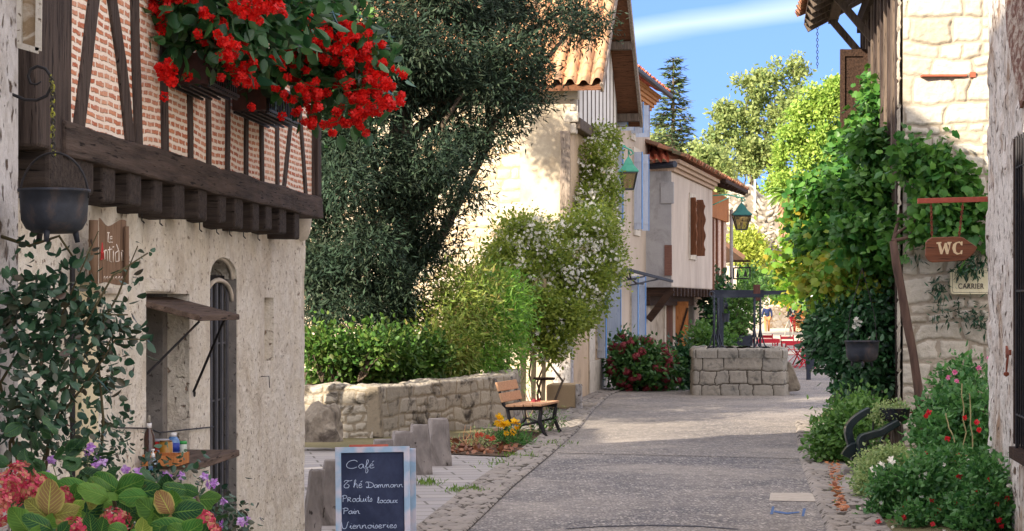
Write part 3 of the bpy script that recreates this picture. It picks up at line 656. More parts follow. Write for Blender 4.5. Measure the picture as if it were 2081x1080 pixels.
# ================================================================ LEFT: timber-framed house with the serving window
FL = Frame(-2.617, .079); FU = Frame(-2.617 + .15 * FL.nr, .079)
E1 = 14.5 * FL.nr
house = thing('timber_framed_house', (-1.6, 14.4, 0), 'timber framed house with thin brick infill, jettied over rough limewashed stone beside the chalkboard', 'house')
sA, sB = FL.s(297), FL.s(385); zA, zB = .86, FL.z(297, 596)
dA, dB = FL.s(427), FL.s(482); dz = FL.z(455, 566)
cxd = (dA + dB) / 2; rd = (dB - dA) / 2
arch = [(dA, -.1), (dA, dz)] + [(cxd - rd * math.cos(t), dz + (1.97 - dz) * math.sin(t)) for t in [math.pi * i / 12 for i in range(1, 12)]] + [(dB, dz), (dB, -.1)]
nA, nB = FL.s(537), FL.s(556); nz0, nz1 = FL.z(545, 735), FL.z(545, 605)
def sweep_top(n=30): return []
z_w = 2.32
# front wall: subdivided outline; door reaches the ground so it is part of the outer loop
outer = [(4.0, -.05), (dA, -.05)] + arch[1:-1] + [(dB, -.05), (E1, -.05), (E1, z_w), (4.0, z_w)]
hole_w = [(sA, zA), (sA, zB), (sB, zB), (sB, zA)]
hole_n = [(nA, nz0), (nA, nz1), (nB, nz1), (nB, nz0)]
mb = MB(); mb.slab([outer, hole_w[::-1], hole_n[::-1]], 0, .5)
W1 = mb.build('ground_floor_wall', LIME, house, FL.M)
# rounded rough corner pier
cs = []
for i in range(70):
    z = -.05 + i * .034; ring = []
    for j in range(22):
        t = j / 21; a = t * math.pi / 2
        # path: along the face, round the corner
        if t < .45: x = E1 - .32 + .3 * (t / .45); y = -.012
        else:
            b = (t - .45) / .55 * math.pi / 2; x = E1 - .02 + .05 * math.sin(b); y = -.012 + .06 * (1 - math.cos(b)) + .25 * max(0, (t - .9)) * 10
        nn_ = mnoise.noise(Vector((x * 5, y * 5, z * 3))) * .014 + mnoise.noise(Vector((x * 20, y * 20, z * 14))) * .006
        f = min(1, t * 8)
        ring.append((x + nn_ * .6, y + (-abs(nn_) - .004) * f + (1 - f) * .02, z))
    cs.append(ring)
grid_mesh('corner_pier', np.array(cs), LIME, house, FL.M)
# niche back, reveal linings, interior
mb = MB(); mb.box((nA - .01, .06, nz0 - .01), (nB + .01, .1, nz1 + .01)); mb.build('niche', STONE_TRIM, house, FL.M)
mb = MB(); mb.box((sB + .002, .0, zA), (sB + .01, .5, zB)); mb.hexa([Vector(p) for p in ((sB - .1, .12, zA), (sB + .002, .12, zA), (sB + .002, .3, zA), (sB - .1, .3, zA), (sB - .1, .12, zB), (sB + .002, .12, zB), (sB + .002, .3, zB), (sB - .1, .3, zB))])
mb.build('window_jamb', REVEAL, house, FL.M, bevel=.01)
mb = MB(); mb.box((dB - .012, .004, 0), (dB - .002, .5, dz)); mb.build('door_jamb', REVEAL, house, FL.M)
mb = MB(); mb.box((sA - .02, -.022, zB + .005), (sA + .55, .02, zB + .075)); mb.build('lintel', LIME, house, FL.M, bevel=.015)
mb = MB(); mb.box((FL.s(196), -.03, FL.z(196, 598)), (FL.s(238), .02, FL.z(196, 585))); mb.build('lintel', STONE_TRIM, house, FL.M, bevel=.008)
# side, back and far walls, floor of the upper storey
D_ = 5.9; ZE = 7.1; RZ = 10.0; ZB = 5.6
mb = MB(); mb.box((E1 - .5, .5, -.05), (E1, D_, ZB - .01))
mb.add([(x, y, z) for x in (E1, E1 - .3) for (y, z) in ((.05, ZB - .02), (D_, ZB - .02), (D_ / 2, RZ), (.05, ZE))], [(0, 1, 2, 3), (7, 6, 5, 4), (0, 3, 7, 4), (3, 2, 6, 7), (2, 1, 5, 6), (1, 0, 4, 5)])
mb.box((3.6, D_ - .4, -.05), (E1 - .5, D_, ZE)); mb.box((3.6, .5, -.05), (4.0, D_ - .4, ZE))
mb.build('end_wall', LIME, house, FL.M)
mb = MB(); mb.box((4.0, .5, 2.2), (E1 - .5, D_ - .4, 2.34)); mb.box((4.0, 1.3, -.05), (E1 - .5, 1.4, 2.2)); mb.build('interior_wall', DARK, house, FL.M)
# upper wall: brick
mb = MB(); mb.box((FU.s(118), -.0, 2.425), (14.12 * FL.nr, .3, ZE)); mb.build('brick_wall', BRICK, house, FU.M)
# sill beam
mb = MB(); b0, b1 = FU.s(112), 14.2 * FL.nr; n = 60
rg = []
for i in range(n + 1):
    x = b0 + (b1 - b0) * i / n; j = lambda k: mnoise.noise(Vector((x * 1.8, k * 3.1, 0))) * .012 + mnoise.noise(Vector((x * 9, k * 3.1, 2))) * .005
    rg += [(x, -.05 + j(1), 2.285 + j(2)), (x, .3, 2.285), (x, .3, 2.43), (x, -.045 + j(5), 2.43 + j(6))]
mb.add(rg, [tuple(i * 4 + k for k in q) for i in range(n) for q in ((0, 4, 5, 1), (1, 5, 6, 2), (2, 6, 7, 3), (3, 7, 4, 0))] + [(0, 1, 2, 3), tuple(n * 4 + k for k in (3, 2, 1, 0))])
mb.build('sill_beam', OAK_H, house, FU.M, bevel=.012)
# corbels (joist ends)
for i, px in enumerate([222, 275, 319, 364, 410, 449, 484, 517, 543, 573, 600]):
    s1 = FU.s(px); w = .2 + .03 * math.sin(i * 2.3); dz_ = .012 * math.sin(i * 1.7)
    mb = MB(); vs = []
    for y in np.linspace(-.03, .34, 6):
        for (x, z) in ((s1 - w, 2.13 + dz_), (s1, 2.13 + dz_), (s1, 2.3), (s1 - w, 2.3)):
            q = Vector((x * 7, y * 9, z * 7)); vs.append((x + mnoise.noise(q) * .014, y, z + mnoise.noise(q + Vector((5, 5, 5))) * .014 * (z < 2.2)))
    fs = [(0, 1, 2, 3), (23, 22, 21, 20)] + [(a * 4 + k, a * 4 + (k + 1) % 4, a * 4 + 4 + (k + 1) % 4, a * 4 + 4 + k) for a in range(5) for k in range(4)]
    mb.add(vs, fs); mb.build('joist_end', OAK_Y, house, FU.M, bevel=.014)
mb = MB(); mb.box((FU.s(86), -.03, FU.z(110, 388)), (FU.s(178), .4, FU.z(110, 302))); mb.build('joist_end', OAK_Y, house, FU.M, bevel=.02)
# studs: bottom px, top px (x at photo row 0), width px
def stud(pts, wpx, name='stud', out=.014, mat=OAK_V, w=None):
    pp = []
    for (px, py) in pts:
        pp.append(Vector((FU.s(px), -out / 2, FU.z(px, py))))
    # extend to the eave in the same direction
    d = (pp[-1] - pp[0]).normalized(); last = pp[-1]
    if last.z < 4.5: pp.append(last + Vector((d.x * .3, 0, 1)) * 1.3)
    ww = w if w else FU.s(pts[0][0] + wpx / 2) - FU.s(pts[0][0] - wpx / 2)
    mb = MB(); vs = []; n = 0
    fine = []
    for a, b in zip(pp[:-1], pp[1:]):
        k = max(2, int((b - a).length / .09)); fine += [a.lerp(b, i / k) for i in range(k)]
    fine.append(pp[-1])
    for i, p in enumerate(fine):
        j = mnoise.noise(Vector((p.z * 2.5, pts[0][0], 0))) * .014; k = mnoise.noise(Vector((p.z * 3.5, pts[0][0], 7))) * .010
        vs += [(p.x - ww / 2 + j, -out, p.z), (p.x + ww / 2 + j + k, -out, p.z), (p.x + ww / 2 + j + k, .05, p.z), (p.x - ww / 2 + j, .05, p.z)]
    n = len(fine)
    fs = [(0, 1, 2, 3), tuple(n * 4 - 4 + k for k in (3, 2, 1, 0))] + [(a * 4 + k, a * 4 + (k + 1) % 4, a * 4 + 4 + (k + 1) % 4, a * 4 + 4 + k) for a in range(n - 1) for k in range(4)]
    mb.add(vs, fs); mb.build(name, mat, house, FU.M, bevel=.008)
stud([(157, 258), (170, 150), (188, 0)], 20); stud([(262, 290), (243, 120), (225, 0)], 17)
stud([(279, 296), (274, 150), (271, 0)], 14); stud([(333, 312), (331, 170), (330, 0)], 12)
for a, b in (((385, 335), (383, 165)), ((422, 345), (420, 170)), ((460, 357), (461, 190)), ((498, 368), (499, 210)), ((531, 378), (529, 230)), ((562, 388), (561, 235)), ((574, 392), (590, 240)), ((620, 404), (608, 230))):
    stud([a, b], 9 if a[0] < 450 else 8, w=.085)
mb = MB(); mb.box((14.02 * FL.nr, -.045, 2.43), (14.16 * FL.nr, .12, ZE)); mb.build('corner_post', OAK_V, house, FU.M, bevel=.01)
# carved stone under the corner
mb = MB(); mb.lathe([(.02, 0), (.09, .03), (.11, .09), (.12, .2), (.1, .26)], (E1 - .18, .02, 2.12), n=16); mb.build('corner_corbel', STONE_TRIM, house, FL.M, smooth=True)
# great post at the left end and its neighbour wall
mb = MB(); q0, q1 = FU.s(58), FU.s(134); vs = []
for i in range(24):
    z = 2.3 + i * .18; j = lambda k: mnoise.noise(Vector((z * 1.4, k * 4.3, 1))) * .02
    vs += [(q0 + j(1), -.03 + j(2) * .4, z), (q1 + j(3) * .5, -.03 + j(4) * .4, z), (q1 + j(3) * .5, .25, z), (q0 + j(1), .25, z)]
mb.add(vs, [(0, 1, 2, 3), tuple(92 + k for k in (3, 2, 1, 0))] + [(a * 4 + k, a * 4 + (k + 1) % 4, a * 4 + 4 + (k + 1) % 4, a * 4 + 4 + k) for a in range(23) for k in range(4)])
mb.build('great_post', OAK_V, house, FU.M, bevel=.015)
# roof
mb = MB(); ov = .45
for (ya, yb) in ((-ov - .15, D_ / 2), (D_ + ov, D_ / 2)):
    za = RZ - (RZ - (ZE if ya < 1 else ZB)) * abs(ya - D_ / 2) / (D_ / 2); mb.hexa([Vector(p) for p in ((3.4, ya, za + .02), (E1 + .1, ya, za + .02), (E1 + .1, yb, RZ + .02), (3.4, yb, RZ + .02), (3.4, ya, za + .16), (E1 + .1, ya, za + .16), (E1 + .1, yb, RZ + .16), (3.4, yb, RZ + .16))])
mb.build('roof', TILES, house, FL.M)
# arched slats + iron gate in the door
mb = MB()
for i in range(5):
    x = dA + (dB - dA) * (i + .5) / 5; mb.bar((x, .045, .05), (x, .045, dz - .02), .035, .012, Vector((0, 1, 0)))
for k in range(5): mb.bar((dA, .053, .15 + k * .33), (dB, .053, .15 + k * .33), .01, .006, Vector((0, 1, 0)))
gate = mb.build('iron_gate', surf('grey_gate_iron', C(70, 70, 76), C(100, 100, 106), rough=.5, bump=.3), house, FL.M)
mb = MB(); mb.box((dA, .075, 0), (dB, .1, dz + .02)); mb.build('dark_doorway_sheet', surf('doorway_shade_black', C(14, 14, 16), C(24, 22, 26), bump=.2), house, FL.M)  # near-black sheet standing in for the unlit interior behind the gate
mb = MB()
for zz in (dz + .0, dz - .13):
    mb.tube([(cxd - rd * .98 * math.cos(t), .03, zz + .12 * math.sin(t)) for t in [math.pi * i / 12 for i in range(13)]], .014, 6)
mb.build('door_hoop', STONE_TRIM, house, FL.M, smooth=True)
# serving shelf and its flap with rods
s0, s1 = sA + .0, FL.s(487, .27); zsh = .915
mb = MB(); mb.box((s0, -.27, zsh - .035), (s1, .16, zsh)); mb.build('serving_shelf', PLANK, house, FL.M, bevel=.006)
mb = MB(); mb.hexa([Vector(p) for p in ((s0, -.27, zB - .14), (s1, -.27, zB - .14), (s1, .1, zB - .045), (s0, .1, zB - .045), (s0, -.27, zB - .11), (s1, -.27, zB - .11), (s1, .1, zB - .015), (s0, .1, zB - .015))])
flap = mb.build('window_flap', PLANK, house, FL.M, bevel=.005)
mb = MB(); mb.tube([(s0 + .12, -.24, zB - .14), (s0 + .02, .1, FL.z(300, 800))], .006, 6); mb.build('flap_rod', IRON, flap, FL.M); mb = MB(); mb.tube([(s1 - .25, -.24, zB - .14), (FL.s(388) + .02, -.01, FL.z(388, 797))], .007, 6)
mb.tube([(FL.s(388) + .02 + .015 * math.cos(t), -.015, FL.z(388, 797) - .01 + .015 * math.sin(t)) for t in [i * math.pi / 4 for i in range(9)]], .004, 5)
mb.build('flap_rod', IRON, flap, FL.M)
mb = MB(); pts = [Vector((FL.s(x), -.012, FL.z(x, y))) for x, y in ((205, 866), (240, 870), (297, 871), (320, 880), (370, 874), (430, 868))]; mb.tube(pts, .004, 5); mb.build('cable', IRON, house, FL.M)
mb = MB(); a = FL.s(530); z_ = FL.z(535, 765); mb.tube([(a, .02, z_), (a + .01, -.05, z_ + .003), (a + .012, -.055, z_ - .07)], .003, 5); mb.build('wall_hook', IRON, house, FL.M)
for px in (335, 370, 447, 480, 505, 532, 560): 
    a = FU.s(px, .0) - .05; mb = MB(); mb.tube([(a, .1, 2.14), (a, .1, 2.1), (a + .01, .09, 2.09), (a + .02, .1, 2.1)], .003, 5); mb.build('joist_hook', IRON, house, FU.M)

# neighbouring rough wall at the far left
nb = thing('rough_wall', (-2.3, 6.5, 0), 'rough flaking grey white wall at the left edge behind the cauldron', 'wall')
mb = MB(); mb.box((3.9, -.148, 0), (FU.s(40), .0, 6.2)); mb.build('wall_face', LIME_GREY, nb, FL.M)
mb = MB(); mb.box((FL.s(148), -.04, 0), (FL.s(182), -.005, FL.z(165, 575))); mb.build('cream_panel', surf('cream_panel_paint', C(210, 196, 160), C(224, 212, 178), bump=.3), nb, FL.M)
mb = MB(); mb.tube([FL.l(FL.s(120), .06, .2), FL.l(FL.s(119), .06, 1.9)], .012, 8); mb.build('pipe', IRON, nb, FL.M)
board = thing('hanging_board', P(57, 100, 7.6), 'weathered cream framed wooden board seen edge on, hanging above the cauldron on the great post', 'board')
mb = MB(); y0 = 7.2; mb.hexa([P(38, 92, y0), P(78, 104, y0), P(80, 104, y0 + .05), P(40, 92, y0 + .05), P(38, -60, y0), P(80, -60, y0), P(82, -60, y0 + .05), P(40, -60, y0 + .05)])
mb.build('panel', surf('peeling_cream_paint', C(128, 108, 84), C(150, 130, 104), bump=.6, stain=C(200, 192, 178), stain_scale=6, stain_t=(.5, .6)), board, bevel=.004)
mb = MB(); mb.bar(P(40, 92, y0 - .015), P(40, -60, y0 - .015), .015, .02); mb.bar(P(78, 104, y0 - .015), P(80, -60, y0 - .015), .015, .02); mb.bar(P(37, 92, y0 - .015), P(79, 104, y0 - .015), .015, .02)
mb.build('moulding', surf('old_white_paint', C(176, 170, 160), C(200, 194, 184), bump=.6, pits=C(110, 96, 82), pit_scale=60), board)

# unseen block behind the left house, sized and placed to shade the lane
hid = thing('unseen_shade_house', (-11.8, 12.2, 0), 'unseen rendered house block behind the timber framed one, shaped to shade the lane', 'house')
mb = MB(); mb.box((-13.2, 11.35, 0), (-10.5, 13.1, 8.0)); mb.build('wall', LIME, hid)
mb = MB(); mb.hexa([Vector(p) for p in ((-13.3, 11.27, 8.003), (-10.42, 11.27, 8.003), (-10.42, 13.2, 8.003), (-13.3, 13.2, 8.003), (-12.3, 12, 8.7), (-11.4, 12, 8.7), (-11.4, 12.6, 8.7), (-12.3, 12.6, 8.7))]); mb.build('roof', TILES, hid)

# ================================================================ HOUSE 1 : cream, big overhanging verge
H1 = Frame(-4.63, .157); d1 = (H1.w(1, 0, 0) - H1.w(0, 0, 0)); nrm1 = Vector((d1.y, -d1.x, 0)); 
h1 = thing('cream_house', (1.02, 36, 0), 'cream rendered stone house with canal tiles and deep wooden verge above the white flowering climber', 'house')
s36 = 36 * H1.nr; s42 = 42.5 * H1.nr
back = -d1  # towards the camera
cnr = H1.w(s36, 0, 0)
lft = Vector((-nrm1.x, -nrm1.y, 0))
pw = [(cnr + lft * 6.5), (cnr + lft * .84)]
masonry('end_wall', [(p.x, p.y) for p in pw], 0, 5.62, CREAMST, h1, amp=.035, res=.035, seed=12, rows=(.14, .34), wid=(.2, .6), joint=.04, warp=1.6)
mb = MB(); L0 = H1.M.inverted()
mb.box((s36 + .01, .01, 0), (s36 + .3, 6.5, 5.6)); mb.build('back_wall', CREAM, h1, H1.M)
mb = MB(); mb.box((s36 - .05, .005, 0), (s36 + .012, .88, 5.6)); mb.build('cream_panel', CREAM, h1, H1.M)
mb = MB(); mb.box((s36, -.0, 0), (s42, .25, 4.86)); mb.build('street_wall', BEIGE, h1, H1.M)
pl0 = H1.s(1196); mb = MB(); mb.box((pl0, -.03, .0), (s42, -.001, .62)); mb.box((pl0, -.025, .62), (H1.s(1207), -.001, 2.4)); mb.build('stone_surround', STONE_TRIM, h1, H1.M, bevel=.01)
# pale limewashed jamb at the corner
mb = MB(); mb.box((s36 - .14, -.02, 0), (s36 + .25, .3, 2.3)); mb.build('corner_quoin', LIME_GREY, h1, H1.M, bevel=.02)
# upper timber gable panel
za = 4.95; zr = 8.45; sm = (s36 + s42) / 2
mb = MB(); mb.slab([[(s36, za), (s42, za), (s42, 5.72), (sm, zr), (s36, 5.72)]], -.12, .1); mb.build('gable_panel', WHITELIME, h1, H1.M)
for i in range(11):
    x = s36 + .15 + i * (s42 - s36 - .3) / 10; top = 5.72 + (zr - 5.72) * (1 - abs(x - sm) / (sm - s36))
    mb = MB(); mb.box((x - .045, -.13, za), (x + .045, -.121, top)); mb.build('stud', OAK_GREY, h1, H1.M)
mb = MB(); mb.box((s36, -.17, za - .2), (s42, .05, za)); mb.build('bressummer', OAK_GREY, h1, H1.M, bevel=.02)
for i, z in enumerate((4.75, 4.95, 5.15, 5.35)):
    mb = MB(); mb.box((s36 - .04 - .03 * (i % 2), -.1 - .04 * (i % 2), z - .09), (s36 + .2, .12, z + .1)); mb.build('quoin_stone', STONE_TRIM, h1, H1.M, bevel=.03)
# wooden post at the corner
mb = MB(); px0 = P(1138, 0, 35.7).x; px1 = P(1159, 0, 35.7).x
vs = []
for i in range(14):
    z = 3.0 + i * .13; j = lambda k: mnoise.noise(Vector((z * 2, k * 4.3, 4))) * .02
    vs += [(px0 + j(1), 35.7, z), (px1 + j(2), 35.7, z), (px1 + j(2), 36.0, z), (px0 + j(1), 36.0, z)]
mb.add(vs, [(0, 1, 2, 3), tuple(52 + k for k in (3, 2, 1, 0))] + [(a * 4 + k, a * 4 + (k + 1) % 4, a * 4 + 4 + (k + 1) % 4, a * 4 + 4 + k) for a in range(13) for k in range(4)])
mb.build('corner_post', OAK_PALE, h1, bevel=.012)
# roof: two slopes, the near one in modelled tiles
sl = math.atan2(zr - 5.72, sm - s36); ovr = .6
eave = H1.w(s36 - .45, ovr, 5.72 - .45 * math.tan(sl) + .12)
alongE = (H1.w(0, 0, 0) - H1.w(0, 1, 0)).normalized()  # away from the street
upv = (d1 * math.cos(sl) + Vector((0, 0, 1)) * math.sin(sl)).normalized()
Ls = (sm - s36 + .45) / math.cos(sl)
tile_roof('roof', eave - nrm1 * 7.2, nrm1, upv, 7.2, Ls, TILES, h1, tw=.235, tl=.36)
mb = MB()
for (a, b) in ((s36 - .42, sm), (s42 + .42, sm)):
    z_a = 5.72 - .42 * math.tan(sl); mb.hexa([Vector(p) for p in ((a, -ovr + .02, z_a), (b, -ovr + .02, zr), (b, 6.6, zr), (a, 6.6, z_a), (a, -ovr + .02, z_a + .07), (b, -ovr + .02, zr + .07), (b, 6.6, zr + .07), (a, 6.6, z_a + .07))])
mb.build('roof_boards', wood('underside_boards', C(96, 64, 46), C(128, 88, 64), 1), h1, H1.M)
fe = H1.w(s42 + .45, ovr, 5.72 - .45 * math.tan(sl) + .12); upf = (-d1 * math.cos(sl) + Vector((0, 0, 1)) * math.sin(sl)).normalized()
tile_roof('roof', fe, -nrm1, upf, 7.2, Ls, TILES, h1, tw=.235, tl=.36, seed=8)
for a, b in ((s36 - .4, sm), (s42 + .4, sm)):     # barge boards and purlins
    z_a = 5.72 - .4 * math.tan(sl); mb = MB(); mb.bar((a, -ovr + .01, z_a + .02), (b, -ovr + .01, zr + .02), .06, .16, Vector((0, 0, 1))); mb.build('barge_board', OAK_PALE, h1, H1.M)
for t in (.08, .5, .92):
    for (a, sg) in ((s36 - .4, 1), (s42 + .4, -1)):
        x = a + (sm - a) * t; z = 5.72 - .4 * math.tan(sl) + (zr - 5.72 + .4 * math.tan(sl)) * t - .1
        mb = MB(); mb.box((x - .08, -ovr + .04, z - .08), (x + .08, .1, z + .08)); mb.build('purlin', OAK_GREY, h1, H1.M, bevel=.01)
# shutters and window, ground floor
def shutter(parent, fr, s, z0, z1, w, ang, side, mat=BLUESHUT, name='shutter', edge=BLUEEDGE):
    """hinged at s on the wall; ang = opening from the closed position; side +1: leaf extends to greater s when closed"""
    M = fr.M @ Matrix.Translation((s, fr.side * .03, 0)) @ Matrix.Rotation(fr.side * side * R(ang) * -1 * -1, 4, 'Z')
    mb = MB(); x0, x1 = (0, w) if side > 0 else (-w, 0)
    mb.box((x0, -.015, z0), (x1, .015, z1))
    for k in range(1, 5):
        x = x0 + (x1 - x0) * k / 5; mb.box((x - .006, -.019, z0 + .01), (x + .006, -.0151, z1 - .01)); mb.box((x - .006, .0151, z0 + .01), (x + .006, .019, z1 - .01))
    for z in (z0 + .18, z1 - .18): mb.box((x0 + .01, .0195, z - .04), (x1 - .01, .036, z + .04)); mb.box((x0 + .01, -.036, z - .04), (x1 - .01, -.0195, z + .04))
    o = mb.build(name, mat, parent, M)
    mb = MB(); xe = x1 if side > 0 else x0; mb.box((xe - .006, -.021, z0 - .002), (xe + .006, .021, z1 + .002)); mb.build('edge_strip', edge, o, M)
    return o
def window(parent, fr, sa, sb, z0, z1, name='window', glass=WINGLASS, frame=STONE_TRIM):
    mb = MB(); o_ = fr.side
    def bx(a, y0, z_0, b, y1, z_1): mb.box((a, min(y0 * o_, y1 * o_), z_0), (b, max(y0 * o_, y1 * o_), z_1))
    bx(sa - .1, -.02, z0 - .12, sb + .1, .04, z0); bx(sa - .1, -.02, z1, sb + .1, .03, z1 + .12); bx(sa - .1, -.02, z0, sa, .03, z1); bx(sb, -.02, z0, sb + .1, .03, z1)
    w = mb.build(name, frame, parent, fr.M)
    mb = MB(); bx(sa, -.02, z0, sb, .006, z1); mb.build('pane', glass, w, fr.M)
    mb = MB(); m = (sa + sb) / 2; bx(m - .03, .0, z0, m + .03, .02, z1)
    for z in (z0 + (z1 - z0) * .33, z0 + (z1 - z0) * .66): bx(sa, .0, z - .015, sb, .018, z + .015)
    mb.build('glazing_bar', WHITELIME, w, fr.M); return w
a, b = H1.s(1212), H1.s(1232); window(h1, H1, a, b, .95, 2.35)
shutter(h1, H1, a - .05, H1.z(1215, 727) + .0, H1.z(1215, 590), .2, 118, -1 * -1, name='shutter')
shutter(h1, H1, b + .05, .75, H1.z(1240, 560), .27, 80, -1)

# ================================================================ HOUSE 2
H2 = Frame(-6.67, .205); h2 = thing('tall_grey_house', (2.6, 45, 0), 'tall grey tan rendered house with pale blue shutters and a brick cornice under red tiles', 'house')
a0 = 42.6 * H2.nr; a1 = H2.s(1321); ZT = 6.2
mb = MB(); mb.box((a0, 0, 0), (a1, 7, ZT)); mb.build('wall', GREIGE, h2, H2.M)
mb = MB()
for i in range(5): mb.box((a0, -.04 - .05 * i, ZT + i * .075), (a1 + .04 + .04 * i, 7, ZT + .07 + i * .075))
mb.build('cornice', surf('brick_cornice', C(196, 130, 84), C(222, 170, 120), scale=12, stretch=(1, 1, 4), bump=.8, bscale=20, bdist=.02), h2, H2.M)
d2 = (H2.w(1, 0, 0) - H2.w(0, 0, 0)); n2 = Vector((d2.y, -d2.x, 0)); zc = ZT + .4
tile_roof('roof', H2.w(a0, .42, zc), d2, (-n2 * math.cos(R(24)) + Vector((0, 0, 1)) * math.sin(R(24))), a1 - a0 + .35, 4.2, TILES_RED, h2, tw=.22, tl=.36)
mb = MB(); mb.tube([H2.l(a0, .45, zc - .03), H2.l(a1 + .35, .45, zc - .03)], .06, 8); mb.build('gutter', IRON_B, h2, H2.M)
pp_ = H2.s(1234 + 6); mb = MB(); mb.box((a0, -.05, 0), (a1, -.001, .55)); mb.build('plinth', GREYREND, h2, H2.M)
def wz(fr, px, y0, y1): return fr.z(px, y0), fr.z(px, y1)
# top storey
for (pa, pb, y0, y1) in ((1248, 1256, 258, 222), (1281, 1290, 272, 215)):
    z0, z1 = H2.z(pa, y0), H2.z(pb, y1); sa, sb = H2.s(pa), H2.s(pb); window(h2, H2, sa, sa + .5, z0, z1)
    shutter(h2, H2, sa - .05, z0, z1, .28, 105, 1); shutter(h2, H2, sa + .6, z0 - .03, z1, .3, 100, -1)
# middle storey
for (pa, y0, y1) in ((1258, 455, 300), (1291, 468, 312)):
    z0, z1 = H2.z(pa, y0), H2.z(pa, y1); sa = H2.s(pa) - .3; window(h2, H2, sa, sa + .8, z0, z1)
    shutter(h2, H2, sa - .06, z0, z1, .2 if pa > 1270 else .12, 112, 1)
shutter(h2, H2, H2.s(1303), H2.z(1306, 470), H2.z(1306, 316), .15, 85, -1)
# ground floor french window
z0, z1 = .35, H2.z(1290, 562); sa = H2.s(1282); window(h2, H2, sa, sa + .9, z0, z1); shutter(h2, H2, sa - .06, z0, z1, .16, 112, 1); shutter(h2, H2, sa + 1.0, z0, z1, .17, 75, -1)

# iron canopy frame
can = thing('canopy_frame', H2.w(H2.s(1262), .1, 2.3), 'dark iron canopy frame with curved brackets over the blue shuttered windows', 'canopy')
mb = MB(); A = P(1255, 543, 42.5); B = P(1366, 572, 46.2); mb.bar(A, B, .05, .06); mb.build('beam', IRON, can)
for (x0, y0, x1, y1, Y0, Y1) in ((1262, 572, 1310, 562, 43, 45.4), (1277, 581, 1345, 566, 43.2, 46)):
    mb = MB(); mb.bar(P(x0, y0, Y0), P(x1, y1, Y1), .03, .03)
    p = P(x0 + 4, y0 - 22, Y0); mb.tube([P(x0 + 2, y0 - 28, Y0), P(x0 + 5, y0 - 14, Y0), P(x0 + 16, y0 - 5, Y0 + .3), P(x0 + 30, y0 - 4, Y0 + .8)], .022, 6); mb.build('bracket', IRON, can)

# ================================================================ HOUSE 3 : jettied
H3 = Frame(-6.61, .2165); h3 = thing('jettied_house', (4, 50, 0), 'pale stained render house jettied over joist ends, with brown shutters and mossy tiles', 'house')
c0 = H3.s(1365); c1 = H3.s(1448); c2 = H3.s(1484); zj = 2.08; zt = 4.75
mb = MB()
mb.box((c0, .0, zj), (c1, .7, zt)); mb.box((c0 + .004, .7, zj - .2), (c1, 6, zt)); mb.build('upper_wall', PINKISH, h3, H3.M, bevel=.03)
mb = MB(); mb.box((c0 - .02, .004, zj + .004), (c0 - .001, 1.4, zt)); mb.build('side_wall', GREYREND, h3, H3.M)
mb = MB(); mb.box((c0 - .05, -.01, 2.35), (c0 - .021, .16, 3.05)); mb.build('worn_brick_patch', surf('worn_brick', C(110, 76, 66), C(136, 98, 84), stretch=(1, 1, 6), bump=.8), h3, H3.M)
mb = MB(); mb.box((c0 + .1, .75, 0), (c2, 5.99, 1.899 if False else zj - .19)); mb.build('lower_wall', surf('rubble_render', C(170, 156, 138), C(196, 182, 164), scale=3, bump=.9, bscale=14, bdist=.04, stain=C(136, 122, 106), stain_scale=2), h3, H3.M)
ns = 13
for i in range(ns):
    x = c0 + .15 + i * (c1 - c0 - .3) / (ns - 1); mb = MB(); mb.box((x - .09, -.03, zj - .2), (x + .09, .74, zj - .003)); mb.build('joist_end', DARKWOOD, h3, H3.M)
mb = MB(); mb.box((c0 - .05, .5, zj - .42), (c1, .76, zj - .203)); mb.build('beam', DARKWOOD, h3, H3.M)
mb = MB(); mb.bar(H3.l(c0 + .1, .0, zj - .05), H3.l(c0 + .1, -.55, zj - .75), .14, .16); mb.build('brace', DARKWOOD, h3, H3.M)
# brick bay beyond
mb = MB(); mb.box((c1 + .003, .12, 1.9), (c2, 6, zt - .3)); mb.build('brick_wall', BRICK, h3, H3.M)
for px in (1456, 1464, 1475):
    x = H3.s(px); mb = MB(); mb.box((x - .12, .07, 1.9), (x + .12, .119, 4.4)); mb.build('timber', BROWNSHUT, h3, H3.M)
mb = MB(); mb.box((H3.s(1449), .05, 4.05), (c2 + .1, .35, 4.75)); mb.build('timber_panel', ORANGEWOOD, h3, H3.M)
mb = MB(); x = H3.s(1482); mb.tube([H3.l(x, .06, .1), H3.l(x, .06, 4.4)], .05, 8); mb.build('downpipe', GREYREND, h3, H3.M)
# genoise cornice and roof
mb = MB()
for i in range(3): mb.box((c0 - .04 * i, -.06 - .07 * i, zt + i * .09), (c1 + .02, 6, zt + .085 + i * .09))
mb.build('cornice', surf('genoise', C(178, 150, 128), C(206, 180, 156), scale=30, bump=1, bscale=16, bdist=.03), h3, H3.M)
d3 = (H3.w(1, 0, 0) - H3.w(0, 0, 0)); n3 = Vector((d3.y, -d3.x, 0)); zc = zt + .28; c3 = H3.s(1520, .35)
tile_roof('roof', H3.w(c0 - .2, .35, zc), d3, (-n3 * math.cos(R(22)) + Vector((0, 0, 1)) * math.sin(R(22))), c3 - c0 + .2, 3.6, TILES_OLD, h3, tw=.23, tl=.36)
mb = MB(); mb.bar(H3.l(c1, .3, zc - .03), H3.l(c3, .3, zc - .03), .12, .09); mb.build('eave_board', DARKWOOD, h3, H3.M)
for i in range(8):
    x = c1 + .3 + i * (c3 - c1 - .5) / 7; mb = MB(); mb.bar(H3.l(x, .3, zc - .1), H3.l(x, -1.2, zc + .42), .09, .1); mb.build('rafter', DARKWOOD, h3, H3.M)
mb = MB(); A = P(1322, 338, 47.6); B = P(1372, 334, 47.0); mb.tube([A, B], .075, 10); mb.build('gutter', IRON_B, h3)
